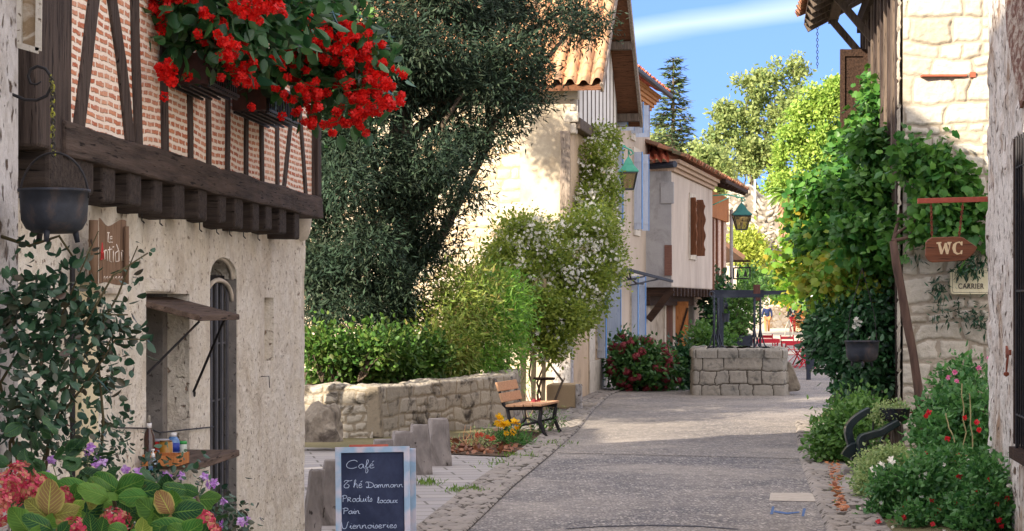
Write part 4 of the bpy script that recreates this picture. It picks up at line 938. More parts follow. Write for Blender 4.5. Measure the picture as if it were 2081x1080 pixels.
# small end roof over the side wall
tile_roof('roof', P(1318, 332, 47.4), (P(1372, 330, 46.9) - P(1318, 332, 47.4)).normalized(), Vector((-.02, .93, .37)).normalized(), .62, 1.3, TILES_RED, h3, tw=.2, tl=.34, seed=5)
mb = MB(); mb.box((c0 - .06, -.06, 4.0), (c0 - .022, .26, 4.5)); mb.build('corner_stone', GREYREND, h3, H3.M, bevel=.02)
# window with curvy brown shutters
wa, wb = H3.s(1401), H3.s(1412); z0, z1 = H3.z(1406, 518), H3.z(1406, 404)
window(h3, H3, wa, wb, z0, z1, glass=CURTAIN)
def curvy(parent, fr, s, z0, z1, w, ang, side):
    M = fr.M @ Matrix.Translation((s, fr.side * .05, 0)) @ Matrix.Rotation(-side * R(ang), 4, 'Z')
    n = 26; e = []
    for i in range(n + 1):
        t = i / n; e.append((w * (1 + .12 * math.sin(t * 2 * math.pi * 3.5) * (1 if .1 < t < .9 else 0)) * (1 - .25 * max(0, t - .88) / .12), z0 + (z1 - z0) * t))
    poly = [(0, z0)] + [(x, z) for x, z in e] + [(0, z1)]
    if side < 0: poly = [(-x, z) for x, z in poly]
    mb = MB(); mb.slab([poly], -.025, .025); return mb.build('shutter', BROWNSHUT, parent, M)
curvy(h3, H3, wa - .05, z0 - .02, z1, .16, 118, -1 * -1); curvy(h3, H3, wb + .05, z0 - .02, z1, .2, 80, -1)
# openings below
q = H3.l(H3.s(1350, -.75), 0, 0).x
mb = MB()
oa, ob = H3.s(1352, -.75), H3.s(1366, -.75)
mb.box((oa, .73, 0), (ob, .745, 1.9)); mb.build('door', BROWNSHUT, h3, H3.M)
mb = MB(); mb.box((oa - .25, .72, 0), (oa - .02, .76, 2.0)); mb.build('door_jamb', STONE_TRIM, h3, H3.M)
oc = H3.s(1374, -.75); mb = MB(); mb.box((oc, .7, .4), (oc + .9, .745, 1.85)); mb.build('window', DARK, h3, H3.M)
M_ = Matrix.Translation(P(1374, 700, 52.2)); mb = MB(); A = P(1373, 700, 52.2); B = P(1397, 613, 52.5); mb.box((A.x, 52.2, .55), (B.x, 52.25, 1.76)); mb.build('shutter', ORANGEWOOD, h3)
mb = MB(); mb.bar((A.x + .02, 52.185, .65), (B.x - .02, 52.185, 1.6), .05, .02, Vector((0, 1, 0))); mb.build('shutter_brace', DARKWOOD, h3)

# small tile-roofed house beyond
h4 = thing('small_house', P(1500, 620, 75), 'small cream house with a low tiled gable beyond the jettied house', 'house')
mb = MB(); A = P(1478, 600, 76); B = P(1497, 545, 76); mb.box((A.x - 2, 76, 0), (B.x, 82, 3.1)); mb.build('wall', CREAM, h4)
mb = MB(); a_ = P(1470, 497, 75.6); b_ = P(1512, 528, 75.6); mb.hexa([Vector(p) for p in ((a_.x, 75.6, a_.z), (b_.x, 75.6, b_.z), (b_.x, 82, b_.z), (a_.x, 82, a_.z), (a_.x, 75.6, a_.z + .18), (b_.x + .05, 75.6, b_.z + .14), (b_.x + .05, 82, b_.z + .14), (a_.x, 82, a_.z + .18))]); mb.build('roof', TILES_OLD, h4)

# ================================================================ RIGHT: stone house and near wall
R1 = Frame(1.66, .117, 1); r1 = thing('stone_house', (4.5, 23.2, 0), 'pale rubble stone house with dark timber street side, half covered by grape vine', 'house')
K = R1.nr; sN = 23 * K; sF = 31.3 * K; dR = (R1.w(1, 0, 0) - R1.w(0, 0, 0)); perp = Vector((dR.y, -dR.x, 0))
c = R1.w(sN, 0, 0)
masonry('end_wall', [(c.x, c.y), ((c + perp * 3.2).x, (c + perp * 3.2).y)], 0, 7.0, WHITESTONE, r1, amp=.028, res=.016, seed=23, rows=(.1, .3), wid=(.12, .46), joint=.034, warp=1.7)
mb = MB(); mb.box((sN + .004, -5.8, 0), (sN + .4, -.0, 7.0)); mb.slab([[(sN + .401, 0), (sF, 0), (sF, 6.0), (sN + .401, 6.0)]], -5.8, -.3); mb.build('inner_wall', WHITESTONE, r1, R1.M)
masonry('corner_quoin', [(R1.w(sN + .38, .012, 0).x, R1.w(sN + .38, .012, 0).y), (R1.w(sN, .012, 0).x, R1.w(sN, .012, 0).y)], 0, 6.9, WHITESTONE, r1, amp=.02, res=.02, seed=31, rows=(.22, .34), wid=(.5, .8), joint=.02)
# timber street side: posts and boards
mb = MB(); mb.box((sN + .38, -.3, 0), (sF, -.02, 6.1)); mb.build('street_wall', surf('brown_lime', C(150, 128, 112), C(176, 154, 136), bump=.6, stain=C(110, 92, 80), stain_scale=2), r1, R1.M)
for i, x in enumerate(np.linspace(sN + .5, sF - .1, 12)):
    mb = MB(); w = .1 + .03 * math.sin(i * 2.1); n = 10; vs = []
    for k in range(n + 1):
        z = 6.05 * k / n; j = mnoise.noise(Vector((z * 1.3, i * 3.3, 0))) * .03; vs += [(x - w + j, -.019, z), (x + w + j, -.019, z), (x + w + j, .05, z), (x - w + j, .05, z)]
    mb.add(vs, [(0, 1, 2, 3), tuple(4 * n + k for k in (3, 2, 1, 0))] + [(a * 4 + k, a * 4 + (k + 1) % 4, a * 4 + 4 + (k + 1) % 4, a * 4 + 4 + k) for a in range(n) for k in range(4)]); mb.build('post', OAK_GREY if i % 2 else OAK_V, r1, R1.M)
mb = MB(); mb.box((sN + .38, -.01, 2.3), (sF, .09, 2.5)); mb.box((sN + .38, -.01, 5.8), (sF, .1, 6.05)); mb.build('beam', OAK_V, r1, R1.M)
# eaves with rafters
mb = MB(); mb.hexa([Vector(p) for p in ((sN - .3, .88, 6.0), (sF + .3, .88, 6.0), (sF + .3, -3, 8.1), (sN - .3, -3, 8.1), (sN - .3, .88, 6.05), (sF + .3, .88, 6.05), (sF + .3, -3, 8.16), (sN - .3, -3, 8.16))]); mb.build('roof_boards', wood('old_roof_boards', C(56, 44, 38), C(92, 74, 62), 1), r1, R1.M)
tile_roof('roof', R1.w(sF + .4, .95, 6.1), -dR, (perp * math.cos(R(28)) + Vector((0, 0, 1)) * math.sin(R(28))).normalized(), 8.7, 4.6, TILES_OLD, r1, tw=.23, tl=.36)
for i, x in enumerate(np.linspace(sN - .1, sF + .4, 14)):
    mb = MB(); mb.bar((x, .85, 5.94), (x, -.5, 6.66), .1, .14, jit=.006); mb.build('rafter', OAK_GREY, r1, R1.M)
mb = MB(); mb.box((sN + .1, .38, 5.98), (sF + .25, .52, 6.12)); mb.build('purlin', OAK_GREY, r1, R1.M)
for x in (sF - .2, sF - 2.4): mb = MB(); mb.bar((x, .0, 5.4), (x, .5, 6.0), .1, .1); mb.build('brace', OAK_GREY, r1, R1.M)
for k in range(9):
    pass
mb = MB(); hx = sF - .3
for k in range(14): mb.tube([(hx + .015 * math.cos(t), .7, 5.85 - k * .045 + .026 * math.sin(t)) if k % 2 else (hx, .7 + .015 * math.cos(t), 5.85 - k * .045 + .026 * math.sin(t)) for t in [i * math.pi / 3 for i in range(7)]], .005, 4, False)
mb.build('chain', IRON, r1, R1.M)
# open shutter sticking out over the street
hs_ = R1.s(1768); zs0, zs1 = R1.z(1768, 380), R1.z(1768, 102); A = R1.w(hs_, .05, 0)
mb = MB(); xl = P(1707, 0, A.y - .05).x
mb.box((xl, A.y - .08, zs0), (A.x, A.y - .04, zs1))
mb.box((xl, A.y - .115, zs0), (xl + .06, A.y - .081, zs1)); mb.box((A.x - .06, A.y - .115, zs0), (A.x, A.y - .081, zs1))
for z in (zs0 + .001, (zs0 + zs1) / 2, zs1 - .101): mb.box((xl + .061, A.y - .11, z), (A.x - .061, A.y - .081, z + .1))
mb.build('shutter', DARKWOOD, r1)
mb = MB(); m = P(1895, 155, 22.93); mb.box((P(1872, 0, 22.93).x, 22.86, m.z - .01), (P(1962, 0, 22.93).x, 23, m.z + .012)); mb.box((P(1970, 0, 22.93).x, 22.86, m.z - .02), (P(1980, 0, 22.93).x, 23, m.z + .04)); mb.build('tile_course', TILES_RED, r1)
# dark lintel
mb = MB(); a_, b_ = P(1925, 447, 22.9), P(2012, 432, 22.9); mb.box((a_.x, 22.84, a_.z), (b_.x, 23.0, b_.z)); mb.build('lintel', DARKWOOD, r1, bevel=.01)

# street sign
sg = thing('street_sign', P(1960, 597, 22.85), 'cream enamelled street name plate reading CARRIER on the stone wall', 'street sign')
ax, az = P(1932, 598, 22.82), P(2034, 546, 22.82)
def rrect(x0, z0, x1, z1, r, n=5):
    p = []
    for (cx_, cz_, a0_) in ((x1 - r, z0 + r, -90), (x1 - r, z1 - r, 0), (x0 + r, z1 - r, 90), (x0 + r, z0 + r, 180)):
        for i in range(n + 1): t = R(a0_ + 90 * i / n); p.append((cx_ + r * math.cos(t), cz_ + r * math.sin(t)))
    return p
MZ = lambda y: Matrix.Translation((0, y, 0)) @ Matrix.Rotation(R(90), 4, 'X')     # x,y -> x,z plane facing the camera
ENAMEL = surf('cream_enamel', C(226, 216, 178), C(234, 226, 192), scale=3, rough=.3, bump=.05, stain=C(200, 186, 146), stain_scale=9, stain_t=(.62, .8))
BROWNINK = plain('dark_brown_enamel', C(60, 42, 34), .4)
mb = MB(); mb.slab([rrect(ax.x, ax.z, az.x, az.z, .03)], 22.82, 22.86); mb.build('plate', ENAMEL, sg, bevel=.004)
mb = MB(); r0_, r1_ = rrect(ax.x + .016, ax.z + .016, az.x - .016, az.z - .016, .025), rrect(ax.x + .02, ax.z + .02, az.x - .02, az.z - .02, .022)
mb.slab([r0_, r1_[::-1]], 22.8175, 22.8195); mb.build('border', BROWNINK, sg)
def text_mesh(name, body, size, M, mat, parent, ext=.001, align='CENTER', sx_=1.0, off=0):
    cu = bpy.data.curves.new(name, 'FONT'); cu.body = body; cu.size = size; cu.extrude = ext; cu.align_x = align; cu.space_character = 1.1; cu.offset = off
    t = bpy.data.objects.new(name, cu); COL.objects.link(t); dg = bpy.context.evaluated_depsgraph_get(); me = bpy.data.meshes.new_from_object(t.evaluated_get(dg)); bpy.data.objects.remove(t); bpy.data.curves.remove(cu)
    me.transform(M @ Matrix.Diagonal((sx_, 1, 1, 1))); me.materials.clear(); me.name = name; return link_mesh(name, me, mat, parent)
tp = P(1947, 587, 22.815)
text_mesh('lettering', 'CARRIER', .082, Matrix.Translation((tp.x, tp.y, tp.z)) @ Matrix.Rotation(R(90), 4, 'X'), BROWNINK, sg, align='LEFT', sx_=.82, off=.001)

# near wall on the right
R0 = Frame(1.93, .117, 1); r0 = thing('near_wall', (3.6, 15.5, 0), 'flaking limewashed rubble wall with a barred window at the right edge', 'wall')
a = R0.w(17 * K, 0, 0); b = R0.w(9 * K, 0, 0)
masonry('wall_face', [(a.x, a.y), (b.x, b.y)], 0, 5.4, LIME_R, r0, mode='voronoi', amp=.012, res=.022, seed=41, wid=(.3, .5), joint=.09, stretch=1.3)
mb = MB(); mb.box((9 * K, -2, 0), (17 * K, -.03, 5.4)); mb.build('inner_wall', LIME_R, r0, R0.M)
mb = MB(); mb.slab([[(R0.s(2046), 5.3), (R0.s(2047), 4.1), (R0.s(2052), 3.75), (R0.s(2064), 3.45), (R0.s(2080), 3.1), (13.9 * K, 3.3), (13.0 * K, 5.3)]], .005, .024); mb.build('bare_brick_patch', surf('bare_brick', C(104, 68, 56), C(146, 104, 86), scale=9, stretch=(1, 1, 3), bump=1, bscale=30, bdist=.03, stain=C(200, 186, 170), stain_scale=5, stain_t=(.45, .6)), r0, R0.M)
wa, wb = R0.s(2076), 14.0 * K; z0, z1 = R0.z(2072, 898), R0.z(2068, 290)
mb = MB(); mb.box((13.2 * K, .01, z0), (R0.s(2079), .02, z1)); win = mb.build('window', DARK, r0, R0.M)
mb = MB(); x = R0.s(2079); mb.box((x - .06, .018, z0), (x, .07, z1)); mb.box((x - .9, .0, z0 - .1), (x + .0, .1, z0 - .02)); mb.build('frame', DARKWOOD, win, R0.M)
mb = MB(); x = R0.s(2069, .06); mb.tube([(x, .07, z0 - .05), (x, .07, z1)], .011, 8); mb.tube([(x - .02, .07, z1), (x + .1, .07, z1 + .003)], .006, 6)
for zz in (.1, .5, .9): mb.tube([(x, .07, z0 + (z1 - z0) * zz), (x - .7, .07, z0 + (z1 - z0) * zz)], .008, 6)
for k in range(1, 6): mb.tube([(x - .13 * k, .07, z0), (x - .13 * k, .07, z1)], .008, 6)
mb.build('window_bar', IRON, win, R0.M)
mb = MB(); zl = R0.z(2062, 715); xx = R0.s(2055, .05)
mb.slab([[(xx + .14, zl - .045), (xx + .14, zl + .045), (xx + .04, zl + .01), (xx - .1, zl + .02), (xx - .1, zl - .02), (xx + .04, zl - .01)]], .06, .075)
mb.tube([(xx, .07, zl), (xx + .03, .08, zl - .08), (xx, .085, zl - .14)], .007, 6); mb.tube([(xx, .07, zl), (xx - .03, .08, zl - .08), (xx, .085, zl - .14)], .007, 6); mb.lathe([(.0, 0), (.02, .012), (.02, .03), (0, .042)], (xx, .085, zl - .18), 10)
mb.build('latch', RUST, win, R0.M)

# WC sign hanging from its bar
wc = thing('wc_sign', P(1932, 533, 17), 'brown wooden arrow sign reading WC hanging on rusty chains from an oxide red bar', 'sign')
A = P(1865, 409, 17); B = P(2012, 405, 17.02); mb = MB(); mb.bar(A, B, .03, .042); mb.build('bar', REDBAR, wc, bevel=.003)
prof_px = [(1886, 487), (1893, 483), (1950, 481), (1958, 484), (1986, 503), (1978, 516), (1962, 529), (1950, 531), (1896, 534), (1888, 532), (1882, 525), (1880, 520), (1881, 493)]
mb = MB(); pl = [(P(x, y, 17).x, P(x, y, 17).z) for x, y in prof_px]; mb.slab([pl], 16.985, 17.015)
mb.build('board', wood('brown_sign_wood', C(106, 60, 36), C(150, 92, 58), 0, bump=.5, rough=.5, spec=.4), wc, bevel=.006)
CREAMP = plain('cream_sign_paint', C(240, 214, 170), .6)
def sp(poly_list, name, mat, parent, y, h=.002):
    mb = MB()
    for pl in poly_list: mb.slab([[(P(a, b, y).x, P(a, b, y).z) for a, b in pl]], y - h, y)
    return mb.build(name, mat, parent)
sp([[(1903, 493), (1913, 492), (1913, 495), (1911, 495), (1915, 509), (1920, 494), (1924, 494), (1927, 509), (1929, 500), (1925, 495), (1925, 492), (1934, 492), (1934, 494), (1932, 495), (1927, 517), (1923, 517), (1919, 504), (1915, 517), (1911, 517), (1906, 496), (1903, 496)],
    [(1942, 493), (1950, 491), (1953, 493), (1953, 491), (1956, 491), (1956, 499), (1953, 499), (1950, 494), (1946, 494), (1943, 498), (1942, 505), (1943, 512), (1947, 515), (1951, 514), (1953, 509), (1956, 509), (1955, 517), (1953, 517), (1952, 516), (1945, 518), (1938, 514), (1935, 505), (1937, 497)]], 'lettering', CREAMP, wc, 16.9845)
mb = MB()
for (x0, x1) in ((1892, 1894), (1957, 1949)):
    n = 13
    for k in range(n):
        t = (k + .5) / n; p = P(x0 + (x1 - x0) * t, 414 + (482 - 414) * t, 17); r_ = .019; ang = 0 if k % 2 else math.pi / 2
        mb.tube([p + Vector((math.cos(ang) * math.cos(u) * .008, math.sin(ang) * math.cos(u) * .008, math.sin(u) * r_)) for u in [i * math.pi / 4 for i in range(9)]], .0035, 5, False)
mb.build('chain', RUST, wc, smooth=True)

# ================================================================ objects on the left
sc_ = thing('carved_sign', FL.w(FL.s(220), .05, FL.z(220, 580)), 'carved wooden open book sign reading Le Antidot on the limewashed wall', 'sign')
SIGNW = wood('sign_wood', C(108, 84, 66), C(140, 114, 92), 2, bump=.4, pits=C(80, 60, 46))
# the board bows out like an open book; its far page faces the camera
def SP(px, out): return FL.s(px, out)
mb = MB(); sa, sb = FL.s(190, .06), FL.s(262, .04); z0, z1 = FL.z(225, 578), FL.z(225, 450); n = 26; vs = []
prof = lambda t: .05 + .05 * abs(math.sin(t * math.pi * 2)) ** .7 if t < .96 else .07
for i in range(n + 1):
    t = i / n; x = sa + (sb - sa) * t; o_ = prof(t); wob = .012 * math.sin(t * 9)
    vs += [(x, -o_, z0 + wob), (x, -.0, z0 + wob), (x, -.0, z1 + wob), (x, -o_, z1 + wob)]
mb.add(vs, [(0, 1, 2, 3), tuple(4 * n + k for k in (3, 2, 1, 0))] + [(a * 4 + k, a * 4 + (k + 1) % 4, a * 4 + 4 + (k + 1) % 4, a * 4 + 4 + k) for a in range(n) for k in range(4)])
M_s = Matrix.Translation(FL.w(FL.s(222), .12, 0)) @ Matrix.Rotation(R(52), 4, 'Z')
# main page plate turned a little to the street end
pg0, pg1 = P(201, 0, 8.9), P(251, 0, 9.15); zz0, zz1 = P(0, 577, 9).z, P(0, 452, 9).z
mb.v = []; mb.f = []; mb.mi = []
vs = []
for i in range(15):
    t = i / 14; p = pg0.lerp(pg1, t); dy = .035 * math.sin(t * math.pi * 1.5) ; tp_ = zz1 + .018 * math.sin(t * math.pi * 2 + 2.2)
    vs += [(p.x, p.y - dy, zz0 + .006 * math.sin(t * 6)), (p.x, p.y - dy + .035, zz0 + .006 * math.sin(t * 6)), (p.x, p.y - dy + .035, tp_), (p.x, p.y - dy, tp_)]
mb.add(vs, [(0, 1, 2, 3), tuple(56 + k for k in (3, 2, 1, 0))] + [(a * 4 + k, a * 4 + (k + 1) % 4, a * 4 + 4 + (k + 1) % 4, a * 4 + 4 + k) for a in range(14) for k in range(4)])
mb.build('board', SIGNW, sc_)
mb = MB(); mb.lathe([(.019, zz0 - .002), (.021, zz0 + .1), (.02, zz1 + .004)], (P(190, 0, 8.88).x, 8.88, 0), 12); mb.build('scroll', SIGNW, sc_, smooth=True)
mb = MB(); mb.lathe([(.011, zz0 + .0), (.012, zz0 + .1), (.011, zz1 - .012)], (P(257, 0, 9.16).x, 9.16, 0), 10); mb.build('scroll', SIGNW, sc_, smooth=True)
def strokes_mesh(name, strokes, r, fn, mat, parent):
    mb = MB()
    for s in strokes: mb.tube([fn(*p) for p in s], r, 5)
    return mb.build(name, mat, parent, smooth=True)
def sgn(px, py):
    t = (px - 201) / 50; p = pg0.lerp(pg1, t); dy = .035 * math.sin(max(0, min(1, t)) * math.pi * 1.5); return Vector((P(px, 0, p.y).x, p.y - dy - .003, P(px, py, p.y).z))
WHITEP = plain('white_sign_paint', C(226, 214, 200), .6); REDP = plain('red_sign_paint', C(196, 60, 60), .5)
strokes_mesh('lettering', [[(221, 474), (225, 474)], [(223, 474), (222, 492), (226, 494)], [(226, 486), (229, 486), (229, 481), (226, 482), (226, 493), (230, 493)],
    [(216, 510), (216, 528)], [(214, 512), (219, 509), (221, 512), (221, 531)], [(225, 502), (225, 531), (228, 533)], [(222, 509), (229, 507)], [(231, 510), (231, 533)], [(230, 503), (232, 502)], [(236, 497), (240, 511), (240, 531), (235, 532), (234, 515), (239, 510)], [(245, 509), (249, 511), (249, 528), (245, 530), (244, 512)]], .0028, sgn, WHITEP, sc_)
strokes_mesh('red_initial', [[(208, 527), (210, 495), (213, 527)], [(207, 514), (213, 514)], [(206, 528), (210, 527)]], .0042, sgn, REDP, sc_)
strokes_mesh('lettering', [[(214 + i * 5, 566), (216 + i * 5, 562), (217 + i * 5, 568)] for i in range(7)], .0018, sgn, WHITEP, sc_)

# cauldron on its scrolled bracket
cz = 7.5
br = thing('iron_bracket', P(0, 200, cz), 'scrolled black iron bracket and mossy chain holding the cauldron', 'bracket')
mb = MB(); mb.tube([P(x, y, cz + .2) for x, y in [(-60, 150), (0, 175), (20, 190), (50, 203), (75, 204), (95, 195), (105, 175), (103, 155), (92, 140), (76, 135), (62, 142), (57, 155), (62, 170), (75, 172), (84, 166)]], [.006] * 12 + [.005, .004, .003], 8)
mb.tube([P(x, y, cz + .2) for x, y in [(0, 178), (8, 195), (8, 210), (0, 215), (-10, 212)]], .005, 6); mb.build('scroll', IRON, br, smooth=True)
MOSSY = surf('mossy_chain', C(50, 48, 48), C(70, 66, 60), rough=.8, bump=.5, stain=C(150, 150, 60), stain_scale=28, stain_t=(.5, .56))
mb = MB(); pts_ = [(104, 158), (108, 185), (106, 215), (108, 245), (107, 275), (109, 313)]
for k in range(22):
    t = k / 21 * 5; i = min(4, int(t)); u = t - i; a_, b_ = pts_[i], pts_[i + 1]; p = P(a_[0] + (b_[0] - a_[0]) * u, a_[1] + (b_[1] - a_[1]) * u, cz + .2 - .2 * t / 5); an = 0 if k % 2 else math.pi / 2
    mb.tube([p + Vector((math.cos(an) * math.cos(w) * .007, math.sin(an) * math.cos(w) * .007, math.sin(w) * .011)) for w in [j * math.pi / 4 for j in range(9)]], .0035, 5, False)
mb.build('chain', MOSSY, br, smooth=True)
def cauldron(loc, s, label, name='hanging_cauldron'):
    o = thing(name, loc, label, 'cauldron'); x, y, z = loc
    mb = MB(); mb.lathe([(.02, 0), (.07, .003), (.1, .018), (.118, .05), (.121, .1), (.124, .15), (.13, .152), (.131, .162), (.123, .163), (.118, .155), (.112, .06), (.02, .03)], (0, 0, 0), 40)
    M = Matrix.Translation(loc) @ Matrix.Scale(s, 4); mb.v = [tuple(M @ Vector(v)) for v in mb.v]; mb.build('pot', CASTIRON, o, smooth=True)
    for k in range(3):
        a = k * 2.1 + .4; mb = MB(); mb.tube([M @ Vector((.075 * math.cos(a), .075 * math.sin(a), .02)), M @ Vector((.085 * math.cos(a), .085 * math.sin(a), -.03))], [.013 * s, .009 * s], 8); mb.build('leg', CASTIRON, o, smooth=True)
    return o, M
o, M = cauldron(tuple(P(110, 476, cz)), 1.0, 'black cast iron cauldron hanging by its arched handle from the scrolled bracket at left')
mb = MB(); mb.tube([M @ Vector((-.125 * math.cos(t) , -.0, .13 + .165 * math.sin(t))) for t in [i * math.pi / 16 for i in range(17)]], .0045, 6); mb.build('handle', IRON, o, smooth=True)

# planter boxes with begonias
def wplanter(px0, px1, pz, length, label):
    s0 = FU.s(px0); z = pz
    o = thing('window_planter', FU.w(s0 + length / 2, .1, z), label, 'planter box', 'planter boxes on the brick wall')
    mb = MB(); mb.box((s0, -.2, z), (s0 + length, -.188, z + .15)); mb.box((s0, -.188, z), (s0 + .012, -.01, z + .15)); mb.box((s0 + length - .012, -.188, z), (s0 + length, -.01, z + .15)); mb.box((s0 + .012, -.188, z + .0), (s0 + length - .012, -.01, z + .012))
    mb.build('box', surf('dark_red_planter', C(52, 30, 28), C(84, 50, 42), rough=.6, bump=.4, scale=12), o, FU.M)
    mb = MB()
    for k in range(int(length / .05)): x = s0 + .02 + k * .05; mb.bar((x, -.212, z - .012), (x, -.212, z + .16), .01, .01, Vector((0, 1, 0)))
    for k in range(5): mb.bar((s0 - .012, -.205 + k * .045, z - .014), (s0 + length + .012, -.205 + k * .045, z - .014), .012, .012)
    mb.bar((s0 - .01, -.212, z + .155), (s0 + length + .01, -.212, z + .155), .016, .014); mb.bar((s0 - .01, -.212, z), (s0 + length + .01, -.212, z), .016, .014); mb.build('cradle', IRON, o, FU.M)
    return s0
wplanter(341, 470, 2.77, .62, 'dark red window planter box nearer the camera, on the brick wall'); wplanter(468, 605, 2.775, .95, 'dark red window planter box further from the camera, near the house corner')
BEGL = leafmat('begonia_leaf', [C(30, 62, 40), C(52, 96, 54), C(70, 118, 62), C(34, 70, 50)], .25, .35, .5)
BEGF = leafmat('begonia_red', [C(196, 14, 18), C(226, 26, 22), C(240, 44, 34)], .35, .5)
def flower_heads(name, cents, rad, per, size, tmpl, mat, parent, seed=0, depth=1.0):
    g = np.random.default_rng(seed); cs = np.array(cents); N = len(cs) * per; c = np.repeat(cs, per, 0); d = unit(g.normal(size=(N, 3)))
    rr = (np.repeat(np.asarray(rad, float) * np.ones(len(cs)), per) * (.55 + .45 * g.random(N)))[:, None]
    p = c + d * rr * np.array([1, depth, 1]); t = unit(np.cross(d, g.normal(size=(N, 3))))
    # petals templates lie in x,y about the origin: normal = outward
    return leaves(name, p, d, t, size * (.75 + .5 * g.random(N)), tmpl, mat, parent)
def begonia(label, blobs, heads, seed, loc):
    o = thing('begonia_plant', loc, label, 'flowering plant', 'red begonias in the planter boxes')
    foliage('leaf_mass', blobs, 150, 9, .16, .085, OVAL, BEGL, o, seed, inner=.35, droop=.5, lump=.15)
    st = MB(); g = random.Random(seed)
    for h in heads[::2]:
        q = Vector(h); st.tube(wander((q.x * .7 + loc[0] * .3, q.y + .05, q.z - .1 + .2 * g.random()), q, 5, .12, g.random()), .0025, 5)
    st.build('stem', plain('green_stem', C(52, 84, 44)), o)
    g = np.random.default_rng(seed); hs = np.array(heads); hs = np.repeat(hs, 4, 0) + g.normal(size=(len(hs) * 4, 3)) * np.array([.032, .02, .04]); flower_heads('flowers', hs, .02, 11, .02, FLOW4, BEGF, o, seed)
g_ = random.Random(3)
def H(lst, Y): return [tuple(P(x + g_.uniform(-3, 3), y, Y + g_.uniform(-.25, .25))) for x, y in lst]
begonia('red begonia spilling from the nearer planter box', [blob_px(420, 40, 100, 45, 9.9, .22), blob_px(350, 70, 30, 26, 9.9, .15), blob_px(500, 50, 70, 50, 10.2, .25), blob_px(380, 0, 80, 40, 9.9, .25), blob_px(560, 10, 90, 50, 10.4, .25)],
    H([(318, 22), (336, 32), (342, 138), (330, 80), (420, 48), (436, 64), (462, 96), (478, 84), (470, 108), (430, 80), (498, 12), (512, 20), (545, 8), (560, -4), (480, 150), (500, 148), (356, 134), (455, 40), (372, -8), (470, 0), (318, 8), (345, 10), (326, 40), (448, 78), (410, 62), (485, 108), (505, -2), (530, 20), (520, 2), (352, 150), (336, 152), (440, 50), (456, 100), (492, 160), (565, 22)], 9.75), 5, tuple(FU.w(FU.s(341) + .3, .1, 2.8)))
begonia('red begonia cascading over the street from the planter box by the corner', [blob_px(620, 90, 90, 80, 11.4, .3), blob_px(680, 150, 70, 80, 11.5, .3), blob_px(560, 120, 60, 36, 11.4, .25), blob_px(720, 120, 50, 80, 11.5, .25), blob_px(650, 30, 70, 40, 11.4, .25)],
    H([(545, 35), (568, 42), (575, 15), (622, 40), (645, 60), (632, 95), (650, 110), (668, 100), (640, 75), (600, 118), (575, 138), (590, 150), (560, 130), (635, 190), (650, 180), (605, 110), (695, 60), (720, 62), (728, 90), (710, 95), (735, 130), (725, 115), (700, 155), (690, 145), (752, 150), (770, 130), (788, 165), (792, 190), (785, 178), (740, 170), (755, 200), (745, 225), (720, 215), (700, 235), (712, 262), (655, 235), (640, 232), (630, 180), (735, 205), (765, 215), (575, 180), (598, 225), (520, 160), (500, 175), (660, 125), (672, 60), (655, 82), (638, 52), (690, 115), (715, 110), (742, 108), (748, 92), (730, 70), (706, 78), (775, 170), (795, 200), (782, 210), (752, 185), (738, 150), (722, 180), (708, 175), (690, 160), (730, 240), (712, 248), (745, 215), (668, 240), (640, 175), (625, 190), (610, 145), (588, 118), (575, 108), (622, 110), (636, 120), (560, 175)], 11.2), 9, tuple(FU.w(FU.s(468) + .5, .1, 2.8)))

# things on the serving shelf
def shelf_pt(px, out=.12): s_ = FL.s(px, out); return FL.w(s_, out, zsh)
def bottle(name, px, out, prof, parts, label, cat='bottle'):
    p = shelf_pt(px, out); o = thing(name, tuple(p), label, cat)
    for (nm_, mt, pr) in parts: mb = MB(); mb.lathe(pr, tuple(p), 20); mb.build(nm_, mt, o, smooth=True)
GLB = glassmat('brown_glass', C(54, 26, 18), .1); BLUEP = plain('blue_plastic', C(90, 130, 180), .2, .5); BLUEL = plain('blue_label', C(36, 60, 150), .4)
bottle('dark_bottle', 303, .02, None, [('body', GLB, [(.028, 0), (.03, .02), (.03, .13), (.012, .17), (.011, .2)]), ('label', WHITEWALL, [(.0125, .172), (.0125, .197)]), ('cap', plain('grey_cap', C(150, 146, 136)), [(.009, .2), (.006, .235)])], 'dark brown bottle with a pale neck label at the back left of the serving shelf')
bottle('red_jar', 325, .05, None, [('body', plain('red_jar_paint', C(196, 40, 40), .3, .5), [(.045, 0), (.048, .03), (.048, .1)]), ('lid', plain('silver_lid', C(170, 170, 176), .3), [(.046, .101), (.046, .112)])], 'red jar with a flat silver lid on the serving shelf', 'jar')
bottle('ochre_jar', 337, .09, None, [('body', plain('ochre', C(160, 116, 40), .3, .5), [(.032, 0), (.034, .02), (.034, .1)]), ('lid', plain('brown_lid', C(120, 90, 60), .4), [(.03, .101), (.03, .108)])], 'ochre yellow jar between the red jar and the blue bottle', 'jar')
bottle('blue_bottle', 352, .1, None, [('body', BLUEP, [(.03, 0), (.032, .02), (.032, .1), (.018, .12)]), ('label', BLUEL, [(.0328, .045), (.0328, .09)]), ('cap', WHITEWALL, [(.017, .121), (.017, .14)])], 'blue labelled plastic bottle behind the small wooden crate')
bottle('green_topped_tub', 371, .12, None, [('body', plain('pale_tub', C(196, 206, 196), .4), [(.02, 0), (.022, .05), (.022, .075)]), ('cap', plain('green_cap', C(60, 160, 80), .4), [(.023, .076), (.022, .09)])], 'small pale tub with a green lid beside the blue bottle', 'tub')
